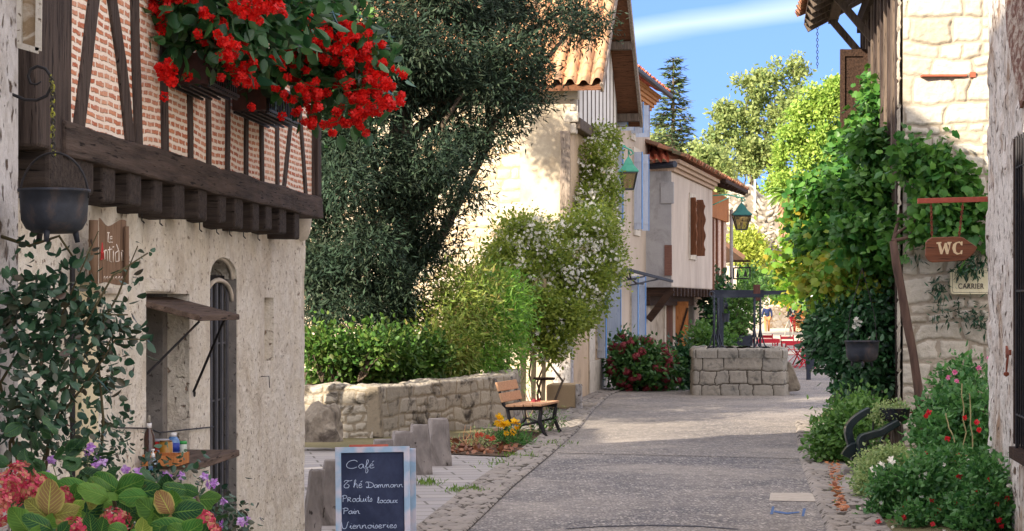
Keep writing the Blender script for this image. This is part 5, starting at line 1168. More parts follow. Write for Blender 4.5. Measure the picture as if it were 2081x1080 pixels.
bottle('hand_gel_pump', 311, .18, None, [('body', clearmat('clear_gel', C(190, 214, 236), .2), [(.022, .012), (.024, .03), (.024, .055), (.01, .07)]), ('base', plain('pale_blue_gel', C(120, 180, 220), .3), [(.0245, 0), (.0245, .011)]), ('pump', WHITEWALL, [(.009, .07), (.009, .085), (.003, .09), (.003, .1), (.008, .102), (.008, .108)])], 'clear hand gel bottle with a white pump at the near end of the serving shelf')
p = shelf_pt(372, .14); crate = thing('wooden_crate', tuple(p), 'small orange brown wooden crate on the serving shelf', 'crate')
ca, cb = FL.s(355, .2), FL.s(397, .2); mb = MB(); x0, x1 = ca, ca + .24
mb.box((x0, -.215, zsh + .001), (x1, -.205, zsh + .055)); mb.box((x0, -.05, zsh + .001), (x1, -.04, zsh + .055)); mb.box((x0, -.205, zsh + .001), (x0 + .01, -.05, zsh + .05)); mb.box((x1 - .01, -.205, zsh + .001), (x1, -.05, zsh + .05)); mb.box((x0 + .01, -.205, zsh + .001), (x1 - .01, -.05, zsh + .008))
mb.build('sides', ORANGEWOOD, crate, FL.M, bevel=.001)

# chalkboard
CHY = 10.7
cb_ = thing('chalkboard', (P(765, 0, CHY).x, CHY + .1, 0), 'A-frame chalkboard with a pink and blue frame listing Café, Thé, Produits locaux, Pain, Viennoiseries', 'chalkboard')
wB = .385; hB = .965; slope = R(6); Mb = Matrix.Translation((P(763, 0, CHY).x, CHY - .09, 0)) @ Matrix.Rotation(R(-1.0), 4, 'Y') @ Matrix.Rotation(-slope, 4, 'X') @ Matrix.Rotation(R(0), 4, 'Z')
def pinkblue():
    m, N, L = newmat('pink_and_blue_paint'); out = N.new('ShaderNodeOutputMaterial'); b = N.new('ShaderNodeBsdfPrincipled'); L.new(b.outputs[0], out.inputs[0])
    tc = N.new('ShaderNodeTexCoord'); sp_ = N.new('ShaderNodeSeparateXYZ'); L.new(tc.outputs['Object'], sp_.inputs[0])
    n = nz(N, L, tc.outputs['Object'], 26, 4); w_ = math_(N, L, 'MULTIPLY', n, .9)
    s1 = N.new('ShaderNodeMath'); s1.operation = 'SINE'; L.new(math_(N, L, 'ADD', math_(N, L, 'MULTIPLY', math_(N, L, 'ADD', math_(N, L, 'MULTIPLY', sp_.outputs[0], 1.06), sp_.outputs[2]), 56), w_), s1.inputs[0])
    col = ramp(N, L, nz(N, L, tc.outputs['Object'], 11, 2, .4), [(.44, C(152, 182, 208)), (.6, C(204, 198, 208))])
    L.new(mixc(N, L, .3, col, ramp(N, L, n, [(.3, BW(.55)), (.7, BW(1))]), 'MULTIPLY'), b.inputs['Base Color']); b.inputs['Roughness'].default_value = .7; return m
PB = pinkblue()
mb = MB(); f = .03
mb.slab([[(-wB / 2, 0), (wB / 2, 0), (wB / 2, hB), (-wB / 2, hB)], [(-wB / 2 + f, .1), (-wB / 2 + f, hB - f), (wB / 2 - f, hB - f), (wB / 2 - f, .1)]], -.012, .012); mb.build('frame', PB, cb_, Mb, bevel=.002)
SLATE = surf('slate_board', C(34, 42, 66), C(44, 54, 82), scale=3, rough=.8, bump=.1, stain=C(78, 88, 118), stain_scale=4.4, stain_t=(.42, .9))
mb = MB(); mb.box((-wB / 2 + f - .003, .0, .1 - .003), (wB / 2 - f + .003, .008, hB - f + .003)); mb.build('slate', SLATE, cb_, Mb)
Mb2 = Matrix.Translation((P(768, 0, CHY).x, CHY + .2, 0)) @ Matrix.Rotation(slope * 1.3, 4, 'X')
mb = MB(); mb.slab([[(-wB / 2, 0), (wB / 2, 0), (wB / 2, hB - .01), (-wB / 2, hB - .01)]], -.01, .01); mb.build('rear_leaf', PB, cb_, Mb2, bevel=.002)
mb = MB(); mb.box((-.12, -.0, hB + .001), (.08, .05, hB + .012)); mb.build('hinge', REDBAR, cb_, Mb)
GL = {'a': (.9, [[(.75, .9), (.4, 1), (.1, .7), (.05, .35), (.25, 0), (.55, .15), (.75, .9), (.75, .25), (.95, 0)]]), 'c': (.75, [[(.7, .85), (.4, 1), (.1, .6), (.15, .15), (.4, 0), (.75, .2)]]),
 'd': (.95, [[(.7, .85), (.35, 1), (.08, .5), (.25, 0), (.6, .2), (.75, .9), (.8, 2), (.75, .4), (.95, 0)]]), 'e': (.8, [[(.1, .5), (.6, .65), (.55, .95), (.3, 1), (.1, .5), (.2, .08), (.45, 0), (.8, .25)]]),
 'f': (.7, [[(.1, .3), (.5, 1.2), (.6, 1.9), (.4, 2), (.3, 1.2), (.25, 0), (.2, -1), (.4, -1.1), (.55, -.5), (.4, .1), (.7, .3)]]), 'h': (1, [[(.05, .2), (.4, 1.3), (.5, 2), (.3, 1.9), (.2, 1), (.15, 0)], [(.15, .4), (.5, 1), (.75, .8), (.75, .1), (.95, 0)]]),
 'i': (.5, [[(.05, .3), (.25, 1), (.25, .15), (.5, .05)], [(.28, 1.5), (.32, 1.55)]]), 'l': (.55, [[(.0, .2), (.35, 1.4), (.35, 2), (.2, 1.9), (.15, .4), (.3, 0), (.55, .2)]]), 'm': (1.35, [[(.05, 1), (.1, 0)], [(.1, .5), (.3, 1), (.45, .9), (.5, 0)], [(.5, .5), (.75, 1), (.95, .9), (1, .2), (1.3, .05)]]),
 'n': (1, [[(.05, 1), (.1, 0)], [(.1, .5), (.4, 1), (.6, .9), (.65, .2), (.95, .05)]]), 'o': (.85, [[(.4, 1), (.1, .7), (.1, .25), (.4, 0), (.7, .3), (.65, .8), (.4, 1), (.85, .85)]]), 'r': (.75, [[(.05, .9), (.2, 1), (.2, .1)], [(.2, .6), (.45, 1), (.7, .9)]]),
 's': (.6, [[(.0, .2), (.35, 1.05), (.5, .4), (.35, 0), (.05, .1)]]), 't': (.6, [[(.3, 1.8), (.25, .3), (.4, 0), (.6, .15)], [(.0, 1.15), (.55, 1.2)]]), 'u': (.95, [[(.05, 1), (.1, .2), (.35, 0), (.6, .3), (.7, 1), (.7, .2), (.95, .05)]]), 'x': (.8, [[(.0, .9), (.3, .8), (.4, .1), (.75, .1)], [(.7, 1), (.4, .6), (.05, .05)]]),
 'C': (1.9, [[(1.75, 1.6), (1.3, 2), (.5, 1.7), (.1, .9), (.3, .2), (1, 0), (1.7, .35)]]), 'T': (1.9, [[(.1, 1.5), (.4, 1.95), (1.2, 1.8), (1.7, 2)], [(1, 1.8), (.35, 1), (.1, .5), (.3, 0), (.9, .05), (1.1, .6), (.7, .95)]]), 'D': (2.0, [[(.1, 1.7), (.5, 2.1), (.8, 1.2), (.75, .2), (.4, 0), (.3, .3), (1.1, 0), (1.8, .5), (1.8, 1.3), (1.2, 1.9), (.6, 2)]]),
 'P': (1.2, [[(.3, 1.9), (.25, 0)], [(.0, 1.7), (.5, 2.0), (1.05, 1.8), (1.0, 1.2), (.3, 1)]]), 'R': (1.1, [[(.1, 1.2), (.12, 0)], [(.1, 1.2), (.6, 1.3), (.7, .9), (.15, .65), (.5, .4), (.9, 0)]]), 'V': (1.5, [[(.05, 2), (.2, .4), (.5, 0), (.9, .3), (1.2, 1.9), (1.4, 2)]])}
GL['é'] = (GL['e'][0], GL['e'][1] + [[(.45, 1.4), (.75, 1.75)]])
def smooth_st(st, k=3):
    p = [Vector((x, y, 0)) for x, y in st]
    if len(p) < 3: return st
    out = []
    for i in range(len(p) - 1):
        a, b, c_, d = p[max(0, i - 1)], p[i], p[i + 1], p[min(len(p) - 1, i + 2)]
        for j in range(k):
            t = j / k; q = .5 * (2 * b + (c_ - a) * t + (2 * a - 5 * b + 4 * c_ - d) * t * t + (3 * b - a - 3 * c_ + d) * t ** 3); out.append((q.x, q.y))
    return out + [st[-1]]
CHALK = plain('chalk', C(196, 212, 236), .9)
lines = [('Café', 228, 312, 50, 575), ('Thé', 200, 545, 46, 430), ('Dammann', 462, 548, 34, 930), ('PRoduits', 180, 715, 40, 552), ('locaux', 612, 735, 34, 862), ('Pain', 190, 860, 36, 405), ('Viennoiseries', 175, 1038, 40, 850)]
GL['G'] = GL['C']
mb = MB(); Yb = CHY - .09
for (txt, x0, bl, xh, x1) in lines:
    tot = sum(GL[ch][0] for ch in txt); k = (x1 - x0) / tot; cx_ = x0
    for ch in txt:
        w, sts = GL[ch]
        for st in sts:
            pts = []
            for (u, v) in smooth_st(st):
                zx = cx_ + u * k; zy = bl - v * xh; px = 670 + zx / 6; py = 900 + zy / 6
                yb = Yb + .9 * math.tan(slope) * .8; q = P(px, py, Yb + .08); zz = q.z / math.cos(slope); pts.append(Vector((q.x - P(763, 0, Yb + .08).x + (.7 - zz) * -.012, -.0015, zz)))
            mb.tube([p for p in pts], .0015, 4)
        cx_ += w * k
mb.build('writing', CHALK, cb_, Mb)

# stone bollards
def bollard(px0, px1, ptop, Y, lean, label, seed, yaw=0.0):
    cx_ = (px0 + px1) / 2; w = (px1 - px0) * Y / F; p = P(cx_, ptop, Y); h = p.z; o_loc = (p.x, Y, 0)
    g = random.Random(seed); n = 9; vs = []; m = 12
    for i in range(n + 1):
        t = i / n; ww = w * (.62 - .14 * t); z = -.03 + (h + .03) * t
        for k in range(m):
            a = 2 * math.pi * (k + .5) / m; sq = 1 / max(abs(math.cos(a)), abs(math.sin(a))); rr = ww * (.72 * sq + .28)
            q = Vector((math.cos(a) * 3, math.sin(a) * 3, z * 6 + seed)); rr += mnoise.noise(q) * .014 + mnoise.noise(q * 3) * .006
            if i == n: rr *= .93
            vs.append((rr * math.cos(a) + lean * z, rr * math.sin(a) * .9, z + (mnoise.noise(q * 2) * .01 if i == n else 0)))
    M = Matrix.Translation(o_loc) @ Matrix.Rotation(yaw, 4, 'Z'); mb = MB()
    mb.add(vs, [tuple(range(m - 1, -1, -1)), tuple(n * m + k for k in range(m))] + [(i * m + k, i * m + (k + 1) % m, (i + 1) * m + (k + 1) % m, (i + 1) * m + k) for i in range(n) for k in range(m)])
    o = mb.build('stone_bollard', BOLLST, None, M, bevel=.012); tag(o, label, 'bollard', 'stone bollards along the side lane')
bollard(872, 912, 850, 21.7, -.02, 'stone bollard furthest from the camera, beside the planting bed', 1, .3)
bollard(836, 874, 863, 20.6, -.03, 'dark stained stone bollard, second from the planting bed', 2, .25)
bollard(797, 841, 878, 19.4, 0, 'grey stone bollard rising behind the top right of the chalkboard', 3, .2)
bollard(757, 800, 893, 18.3, 0, 'low looking stone bollard directly behind the top of the chalkboard', 4, .15)
bollard(654, 698, 934, 15.9, .02, 'stone bollard half hidden by the left edge of the chalkboard', 5, .1)
bollard(616, 648, 955, 15.1, .09, 'leaning stone bollard touching the house corner', 6, .3)
# dark boulder behind them
bm = bmesh.new(); bmesh.ops.create_icosphere(bm, subdivisions=4, radius=.5)
for v in bm.verts:
    n = v.co.normalized(); r_ = .5 * (1 + .35 * mnoise.noise(n * 1.6) + .08 * mnoise.noise(n * 6)); v.co = Vector((n.x * r_ * .62, n.y * r_ * .5, max(-.05, n.z * r_ * .75)))
me = bpy.data.meshes.new('boulder'); bm.to_mesh(me); bm.free(); o = link_mesh('boulder', me, ROUGHROCK, None, Matrix.Translation((P(652, 0, 24).x, 24, .16))); tag(o, 'dark rough boulder between the house corner and the chalkboard', 'boulder')

# garden wall
gw = thing('garden_wall', (-1.8, 26.3, 0), 'low rubble garden wall, its left face lit by the sun, holding the hedge', 'wall')
TW = lambda t: .635 + .015 * math.sin(t * 17) + .01 * math.sin(t * 41)
masonry('sunlit_face', [(-4.6, 26.35), (-1.76, 26.2)], 0, .63, GARDENST, gw, mode='rows', amp=.018, res=.016, seed=51, rows=(.1, .2), wid=(.12, .34), joint=.026, top=TW, cap=.35, warp=1.7)
p1 = (-1.74, 26.2); masonry('long_face', [p1, (-.85, 27.7), (-.0, 29.0), (.12, 30.6)], 0, .65, GARDENST, gw, mode='rows', amp=.012, res=.016, seed=53, rows=(.08, .24), wid=(.1, .42), joint=.024, warp=1.3, top=lambda t: .615 + .1 * t + .012 * math.sin(t * 23), cap=.4)
mb = MB(); mb.hexa([Vector(p) for p in ((-4.6, 26.4, 0), (-1.8, 26.25, 0), (.02, 30.6, 0), (-4.6, 33, 0), (-4.6, 26.6, .62), (-1.95, 26.6, .62), (-.2, 30.6, .68), (-4.6, 33, .64))]); mb.build('soil', SOIL, gw)
mb = MB(); mb.add([(-1.85, 26.2, 0), (-1.65, 26.2, 0), (-1.62, 26.33, 0), (-1.85, 26.3, 0), (-1.83, 26.16, .65), (-1.69, 26.16, .65), (-1.66, 26.33, .65), (-1.83, 26.3, .65)], [(3, 2, 1, 0), (4, 5, 6, 7), (0, 1, 5, 4), (1, 2, 6, 5), (2, 3, 7, 6), (3, 0, 4, 7)]); mb.build('corner_stone', GARDENST, gw, bevel=.02)

# bench
bh = thing('park_bench', (P(1075, 0, 26.4).x, 26.4, 0), 'small park bench with pale wooden slats and black curved iron ends against the garden wall', 'bench')
sB_ = F / 26.4
Mbe = Matrix.Translation((P(1078, 0, 26.6).x, 26.8, 0)) @ Matrix.Rotation(R(-14), 4, 'Z')   # x = forward (towards the street), y = length
def bx(mb, a, b): mb.box(a, b)
for k in range(4):
    x = -.2 + k * .12; mb = MB(); mb.box((x, -.52, .385 + .004 * k), (x + .105, .52, .415 + .004 * k)); mb.build('seat_slat', WARMWOOD, bh, Mbe, bevel=.006)
for k, (x, z) in enumerate(((-.262, .5), (-.31, .64))):
    mb = MB(); M = Mbe @ Matrix.Translation((x, 0, z)) @ Matrix.Rotation(R(-17), 4, 'Y'); mb.box((-.014, -.52, -.06), (.014, .52, .06)); mb.build('back_slat', WARMWOOD, bh, M, bevel=.006)
for y in (-.42, .42):
    mb = MB(); mb.tube([(.32, y, .0), (.28, y, .06), (.22, y, .2), (.24, y, .33), (.26, y, .372), (.0, y, .365), (-.2, y, .36), (-.25, y, .41), (-.3, y, .56), (-.36, y, .74)], [.02, .024, .028, .026, .024, .022, .024, .024, .02, .014], 8)
    mb.tube([(-.2, y, .36), (-.17, y, .2), (-.24, y, .08), (-.34, y, .0)], [.024, .026, .024, .02], 8); mb.tube([(-.17, y, .2), (.0, y, .15), (.22, y, .2)], .014, 8); mb.build('iron_end', IRON, bh, Mbe, smooth=True)

# trough and little shelf
tr = thing('stone_trough', (P(1143, 0, 33.6).x, 33.7, 0), 'square cut stone block trough at the corner of the cream house', 'trough')
a, b = P(1110, 832, 33.4), P(1172, 782, 33.4)
mb = MB(); mb.hexa([Vector(p) for p in ((a.x, 33.4, 0), (b.x, 33.4, 0), (b.x + .1, 34.2, 0), (a.x + .1, 34.2, 0), (a.x, 33.4, b.z), (b.x, 33.4, b.z), (b.x + .1, 34.2, b.z), (a.x + .1, 34.2, b.z))]); mb.build('block', CREAMST, tr, bevel=.03)
for x0 in (a.x - .001,):
    mb = MB(); mb.box((b.x - .02, 33.36, .0), (b.x + .09, 33.44, b.z + .01)); mb.build('edge_stone', LIME_GREY, tr, bevel=.02)
st = thing('small_table', P(1106, 772, 33.0), 'small dark side table standing beside the pergola posts', 'table')
p = P(1106, 770, 33.0); mb = MB(); mb.lathe([(.16, -.02), (.175, 0), (.175, .02)], tuple(p), 24); mb.build('table_top', DARKWOOD, st); mb = MB(); mb.tube([(p.x, p.y, 0), (p.x, p.y, p.z)], .018, 8); mb.tube([(p.x - .14, p.y, .01), (p.x, p.y, .1), (p.x + .14, p.y, .01)], .014, 8); mb.build('leg', IRON, st)
pg = thing('pergola', (P(1072, 0, 33).x, 33, 0), 'pale wooden pergola posts under the white flowering climber', 'pergola')
POSTW = wood('pale_post', C(176, 156, 122), C(204, 184, 150), 2, bump=.5, pits=C(130, 110, 84))
for (px, w) in ((1062, 12), (1084, 10), (1104, 8)):
    q = P(px, 0, 33); w_ = w * 33 / F; mb = MB(); mb.bar((q.x, 33, 0), (q.x + .02, 33.05, 2.1), w_, w_, Vector((0, 1, 0)), .006); mb.build('post', POSTW, pg)
mb = MB(); mb.bar(P(1030, 560, 33.2) , P(1180, 556, 34.5), .08, .1); mb.build('beam', POSTW, pg)
mb = MB(); mb.bar((P(1060, 0, 33).x, 33, 2.05), (P(1000, 0, 34.6).x, 34.6, 2.05), .08, .1); mb.build('beam', POSTW, pg)

# the well
wl_ = thing('stone_well', (4.2, 39, 0), 'grey block well head with a black iron hoist frame in the street', 'well')
wp = [(3.5, 40.1), (3.38, 38.25), (4.97, 38.15), (5.1, 38.45), (5.2, 40.1), (3.5, 40.1)]
ww = MB()
masonry('wall', wp, 0, .70, WELLST, wl_, mode='rows', amp=.024, res=.018, seed=61, rows=(.22, .3), wid=(.32, .7), joint=.018, batter=.03, split=0, warp=.7)
masonry('rim', [(x + (.02 if x > 4 else -.02), y - (.02 if y < 39 else -.02)) for x, y in wp], .70, .835, WELLST, wl_, mode='rows', amp=.03, res=.018, seed=67, rows=(.5, .5), wid=(.4, .7), joint=.014, cap=.28, split=0, warp=.6)
mb = MB(); mb.box((3.56, 38.4, .1), (5.0, 39.95, .68)); mb.build('shaft', DARK, wl_)
hy = 39.0
def foot(mb, px, Y, zt):
    x = P(px, 0, Y).x; mb.tube([(x, Y, .83), (x, Y, zt)], .022, 8)
    for (dx, dy) in ((-.16, 0), (.16, 0), (0, -.16), (0, .16)): mb.tube([(x + dx, Y + dy, .84), (x + dx * .5, Y + dy * .5, .92), (x + dx * .12, Y + dy * .12, 1.14), (x, Y, 1.3)], .013, 6)
zt = P(0, 600, hy).z
for (px, Y) in ((1451, 38.6), (1459, 39.3), (1533, 38.7), (1545, 39.4)): mb = MB(); foot(mb, px, Y, zt); mb.build('post', IRON_B, wl_, smooth=True)
mb = MB(); mb.bar(P(1448, 602, 38.7), P(1552, 601, 38.7), .05, .07); mb.build('crossbar', IRON_B, wl_); mb = MB(); mb.bar(P(1448, 594, 39.4), P(1552, 594, 39.4), .05, .08); mb.build('crossbar', IRON_B, wl_)
mb = MB(); x = P(1452, 0, 38.6).x; mb.tube([(x - .05 + .05 * math.cos(t), 38.6, P(0, 598, 38.6).z + .05 * math.sin(t)) for t in [i * math.pi / 6 for i in range(13)]], .012, 6); mb.build('scroll', IRON_B, wl_, smooth=True)
mb = MB(); q = P(1538, 0, 38.9); mb.box((q.x - .06, 38.85, P(0, 612, 39).z), (q.x + .06, 38.97, P(0, 579, 39).z)); mb.build('wood_block', wood('red_brown_wood', C(92, 60, 56), C(120, 84, 76), 2), wl_, bevel=.005)
mb = MB(); q = P(1475, 622, 39.0); mb.tube([(q.x, 39, zt), (q.x, 39, q.z)], .008, 6); mb.lathe([(.0, -.03), (.07, -.03), (.055, 0), (.07, .03), (.0, .03)], (0, 0, 0), 16)
M = Matrix.Translation(q) @ Matrix.Rotation(R(90), 4, 'Y') ; k0 = len(mb.v) - 16 * 5; mb.v[k0:] = [tuple(M @ Vector(v)) for v in mb.v[k0:]]
mb.lathe([(.06, 0), (.075, .15), (.08, .16), (.07, .16), (.05, .02)], (q.x - .0, 39, q.z - .3), 16); mb.tube([(q.x - .07, 39, q.z - .14), (q.x, 39, q.z - .02), (q.x + .07, 39, q.z - .14)], .006, 5); mb.build('pulley', IRON_B, wl_)
rk = MB(); ptsr = [(1597, 796), (1622, 794), (1625, 786), (1612, 752), (1604, 736), (1598, 734), (1594, 760)]; rk.slab([[(P(x, y, 38.6).x, P(x, y, 38.6).z + .0) for x, y in ptsr]], 38.4, 38.75)
o = rk.build('leaning_slab', ROUGHROCK, None, bevel=.03); tag(o, 'dark broken stone slab leaning against the right side of the well', 'stone slab')
# second frame with the long dark bar
pf = thing('iron_gateway', (P(1643, 0, 46).x, 46, 0), 'long dark metal bar on a square post crossing the street view behind the well', 'gateway')
mb = MB(); mb.bar(P(1500, 597, 46), P(1690, 592, 46), .07, .09); mb.build('bar', IRON_B, pf)
for px in (1643, 1466): mb = MB(); q = P(px, 0, 46); mb.bar((q.x, 46, 0), (q.x, 46, 1.98), .09, .09, Vector((0, 1, 0))) ; mb.build('post', IRON_B, pf)

# lanterns
def lantern(px, py0, py1, Y, wallp, label, top, mirror=1, scroll=GREENCU):
    cxw = P(px, py1, Y); h = (py1 - py0) * Y / F; w = .5 * 40 * Y / F; x, y, zb = cxw; zt = zb + h; zm = zb + h * .52
    o = thing('street_lantern', (x, y, zb), label, 'lantern', 'lanterns on wall brackets')
    def ring(r_, z): return [(x - r_, y - r_, z), (x + r_, y - r_, z), (x + r_, y + r_, z), (x - r_, y + r_, z)]
    mb = MB(); prof = [(w, zm), (w * .98, zm + h * .04), (w * .55, zm + h * .2), (w * .3, zm + h * .36), (w * .08, zm + h * .46), (0.01, zt)]
    for (a, b) in zip(prof[:-1], prof[1:]):
        v = ring(*a) + ring(*b); mb.add(v, [(k, (k + 1) % 4, 4 + (k + 1) % 4, 4 + k) for k in range(4)])
    mb.add(ring(w, zm), [(3, 2, 1, 0)]); mb.build('lid', top, o)
    mb = MB(); wb, wt = w * .5, w * .85
    for sx_ in (-1, 1):
        for sy_ in (-1, 1): mb.bar((x + sx_ * wb, y + sy_ * wb, zb), (x + sx_ * wt, y + sy_ * wt, zm), .022, .022)
    for (r_, z) in ((wb, zb), (wt, zm - .01)):
        q = ring(r_, z)
        for k in range(4): mb.bar(q[k], q[(k + 1) % 4], .022, .03)
    mb.build('cage', IRON_G, o)
    mb = MB(); v = ring(wb * .97, zb + .01) + ring(wt * .97, zm - .01); mb.add(v, [(k, (k + 1) % 4, 4 + (k + 1) % 4, 4 + k) for k in range(4)]); mb.build('glass', LANTGLASS, o)
    mb = MB(); mb.lathe([(.01, zb + .02), (.03, zb + .08), (.045, zb + .16), (.03, zb + .2)], (x, y, 0), 12); mb.build('bulb', WHITELIME, o, smooth=True)
    W = Vector(wallp); T = Vector((x, y, zt + .12)); mb = MB(); mb.tube([W, W.lerp(T, .5) + Vector((0, 0, .06)), T + Vector((.06, 0, .0)), T + Vector((.1, 0, -.06)), T + Vector((.04, 0, -.1)), T], .018, 6); mb.tube([W + Vector((0, 0, -.25)), W.lerp(T, .55) + Vector((0, 0, -.02))], .014, 6); mb.tube([T, (x, y, zt - .01)], .01, 6)
    mb.tube([T + Vector((-.1 + .05 * math.cos(t), 0, .05 + .05 * math.sin(t))) for t in [i * math.pi / 5 for i in range(10)]], .012, 6); mb.build('bracket', scroll, o, smooth=True)
lantern(1277, 318, 385, 41.5, H1.w(41.4, .0, P(0, 292, 41.5).z), 'street lantern with a pale green lid hanging before the blue shutters', GREENCU)
lantern(1507, 412, 467, 56, H3.w(H3.s(1449), 0, P(0, 400, 56).z), 'street lantern with a dark green lid hanging beyond the jettied house', GREENDK)
# hanging frame sign
hsn = thing('hanging_sign', P(1507, 567, 60), 'square openwork black metal sign hanging under a dark bar past the brick bay', 'sign')
mb = MB(); q = lambda x, y: P(x, y, 60)
for a, b in (((1490, 531), (1524, 531)),): mb.bar(q(*a), q(*b), .05, .06)
mb.build('bar', DARKWOOD, hsn); mb = MB()
for a, b in (((1491, 545), (1525, 544)), ((1491, 567), (1525, 566)), ((1491, 544), (1491, 568)), ((1524, 543), (1524, 567))): mb.bar(q(*a), q(*b), .04, .04, Vector((0, 1, 0)))
mb.tube([q(1495, 531), q(1495, 544)], .012, 5); mb.tube([q(1520, 531), q(1520, 544)], .012, 5); mb.build('frame', IRON, hsn)
mb = MB(); mb.slab([[(q(x, y).x, q(x, y).z) for x, y in ((1496, 564), (1497, 556), (1499, 550), (1501, 556), (1502, 564))], ], 59.99, 60.01); mb.slab([[(q(x, y).x, q(x, y).z) for x, y in ((1511, 563), (1513, 553), (1515, 548), (1517, 555), (1519, 563))]], 59.99, 60.01); mb.build('cut_out_figures', IRON, hsn)

# pots, parasol, red bistro furniture
pt = thing('planter_pot', (P(1509, 0, 52).x, 52, 0), 'large square dark pot with a small leafy tree behind the well', 'plant pot')
q = P(1509, 0, 52); mb = MB(); zt_ = P(0, 681, 52).z; w = .24
mb.hexa([Vector(p) for p in ((q.x - w * .85, 51.8, 0), (q.x + w * .85, 51.8, 0), (q.x + w * .85, 52.2, 0), (q.x - w * .85, 52.2, 0), (q.x - w, 51.76, zt_), (q.x + w, 51.76, zt_), (q.x + w, 52.24, zt_), (q.x - w, 52.24, zt_))]); mb.build('pot', IRON_B, pt, bevel=.015)
pa = thing('parasol', (P(1476, 0, 72).x, 72, 0), 'white parasol over the far terrace', 'parasol'); q = P(1476, 603, 72)
mb = MB(); n = 8; R_ = .75; vs = [(q.x, 72, q.z)] + [(q.x + R_ * math.cos(2 * math.pi * k / n), 72 + R_ * math.sin(2 * math.pi * k / n), q.z - .42) for k in range(n)] + [(q.x + R_ * math.cos(2 * math.pi * k / n), 72 + R_ * math.sin(2 * math.pi * k / n), q.z - .6) for k in range(n)]
mb.add(vs, [(0, k + 1, (k + 1) % n + 1) for k in range(n)] + [(k + 1, k + 1 + n, (k + 1) % n + 1 + n, (k + 1) % n + 1) for k in range(n)]); mb.build('canopy', WHITEWALL, pa); mb = MB(); mb.tube([(q.x, 72, 0), (q.x, 72, q.z)], .025, 8); mb.build('pole', OAK_PALE, pa)
REDM = plain('red_enamel', C(206, 24, 48), .35, .5)
def bchair(loc, rz, label):
    o = thing('bistro_chair', loc, label, 'chair', 'red bistro chairs', rz); M = wmat(o)
    mb = MB()
    for k in range(5): mb.box((-.19, -.19 + k * .078, .44), (.19, -.13 + k * .078, .455))
    mb.build('seat', REDM, o, M)
    mb = MB(); mb.box((-.19, .2, .72), (.19, .215, .8)); mb.box((-.19, .195, .6), (.19, .21, .66)); mb.build('backrest', REDM, o, M)
    for sx_ in (-.2, .2): mb = MB(); mb.tube([(sx_, .23, .84), (sx_, .18, .45), (sx_, -.22, 0)], .018, 6); mb.build('leg', REDM, o, M); mb = MB(); mb.tube([(sx_ * .9, -.18, .45), (sx_ * .9, .24, 0)], .018, 6); mb.build('leg', REDM, o, M)
    return o
def btable(loc, rz, label, w=.34):
    o = thing('bistro_table', loc, label, 'table', None, rz); M = wmat(o)
    mb = MB()
    for k in range(7): mb.box((-w, -.3 + k * .087, .7), (w, -.3 + k * .087 + .075, .716))
    mb.box((-w, -.31, .6), (w, -.295, .699)); mb.build('table_top', REDM, o, M)
    for sx_ in (-1, 1):
        for sy_ in (-1, 1): mb = MB(); mb.tube([(sx_ * w * .9, sy_ * .26, 0), (sx_ * w * .9, -sy_ * .26, .7)], .02, 6); mb.build('leg', REDM, o, M)
    mb = MB(); mb.tube([(-w * .9, -.26, .05), (w * .9, -.26, .05)], .01, 6); mb.tube([(-w * .9, -.2, .35), (w * .9, -.2, .35)], .01, 6); mb.tube([(-w * .9, -.2, .1), (w * .9, -.2, .6)], .008, 6); mb.tube([(w * .9, -.2, .1), (-w * .9, -.2, .6)], .008, 6); mb.build('stretcher', REDM, o, M); return o
btable(tuple(G(1556, 740)), .1, 'red bistro table directly behind the well'); bchair(tuple(G(1563, 738)), 2.6, 'red folding bistro chair behind the well')
btable((P(1613, 0, 55).x, 55, 0), .15, 'red bistro table to the right of the well', .3); bchair((P(1608, 0, 57).x, 57, 0), .4, 'red folding bistro chair behind the right hand table'); bchair((P(1635, 0, 54.5).x, 54.5, 0), -1.4, 'red folding bistro chair beside the climbing shrub')
bn = thing('grey_bin', (P(1646, 0, 53.5).x, 53.5, 0), 'blue grey bin beside the red chairs', 'bin'); q = P(1646, 0, 53.5); mb = MB(); mb.lathe([(.14, 0), (.15, .7), (.16, .72), (.16, .76)], (q.x, 53.5, 0), 4); mb.build('body', IRON_B, bn, bevel=.01)
mb = MB(); mb.lathe([(.165, .761), (.15, .8), (.05, .81)], (q.x, 53.5, 0), 4); mb.build('lid', IRON, bn)
es = thing('metal_stand', (P(1603, 0, 100).x, 100, 0), 'thin curved metal stand in the pale street beside the person in red trousers', 'stand'); mb = MB()
mb.tube([P(1595, 683, 100), P(1597, 665, 100), P(1604, 650, 100), P(1608, 660, 100), P(1613, 684, 100)], .03, 6); mb.tube([P(1604, 650, 100), P(1606, 684, 100.4)], .03, 6); mb.build('legs', surf('galvanised', C(150, 150, 140), C(170, 170, 160)), es, smooth=True)

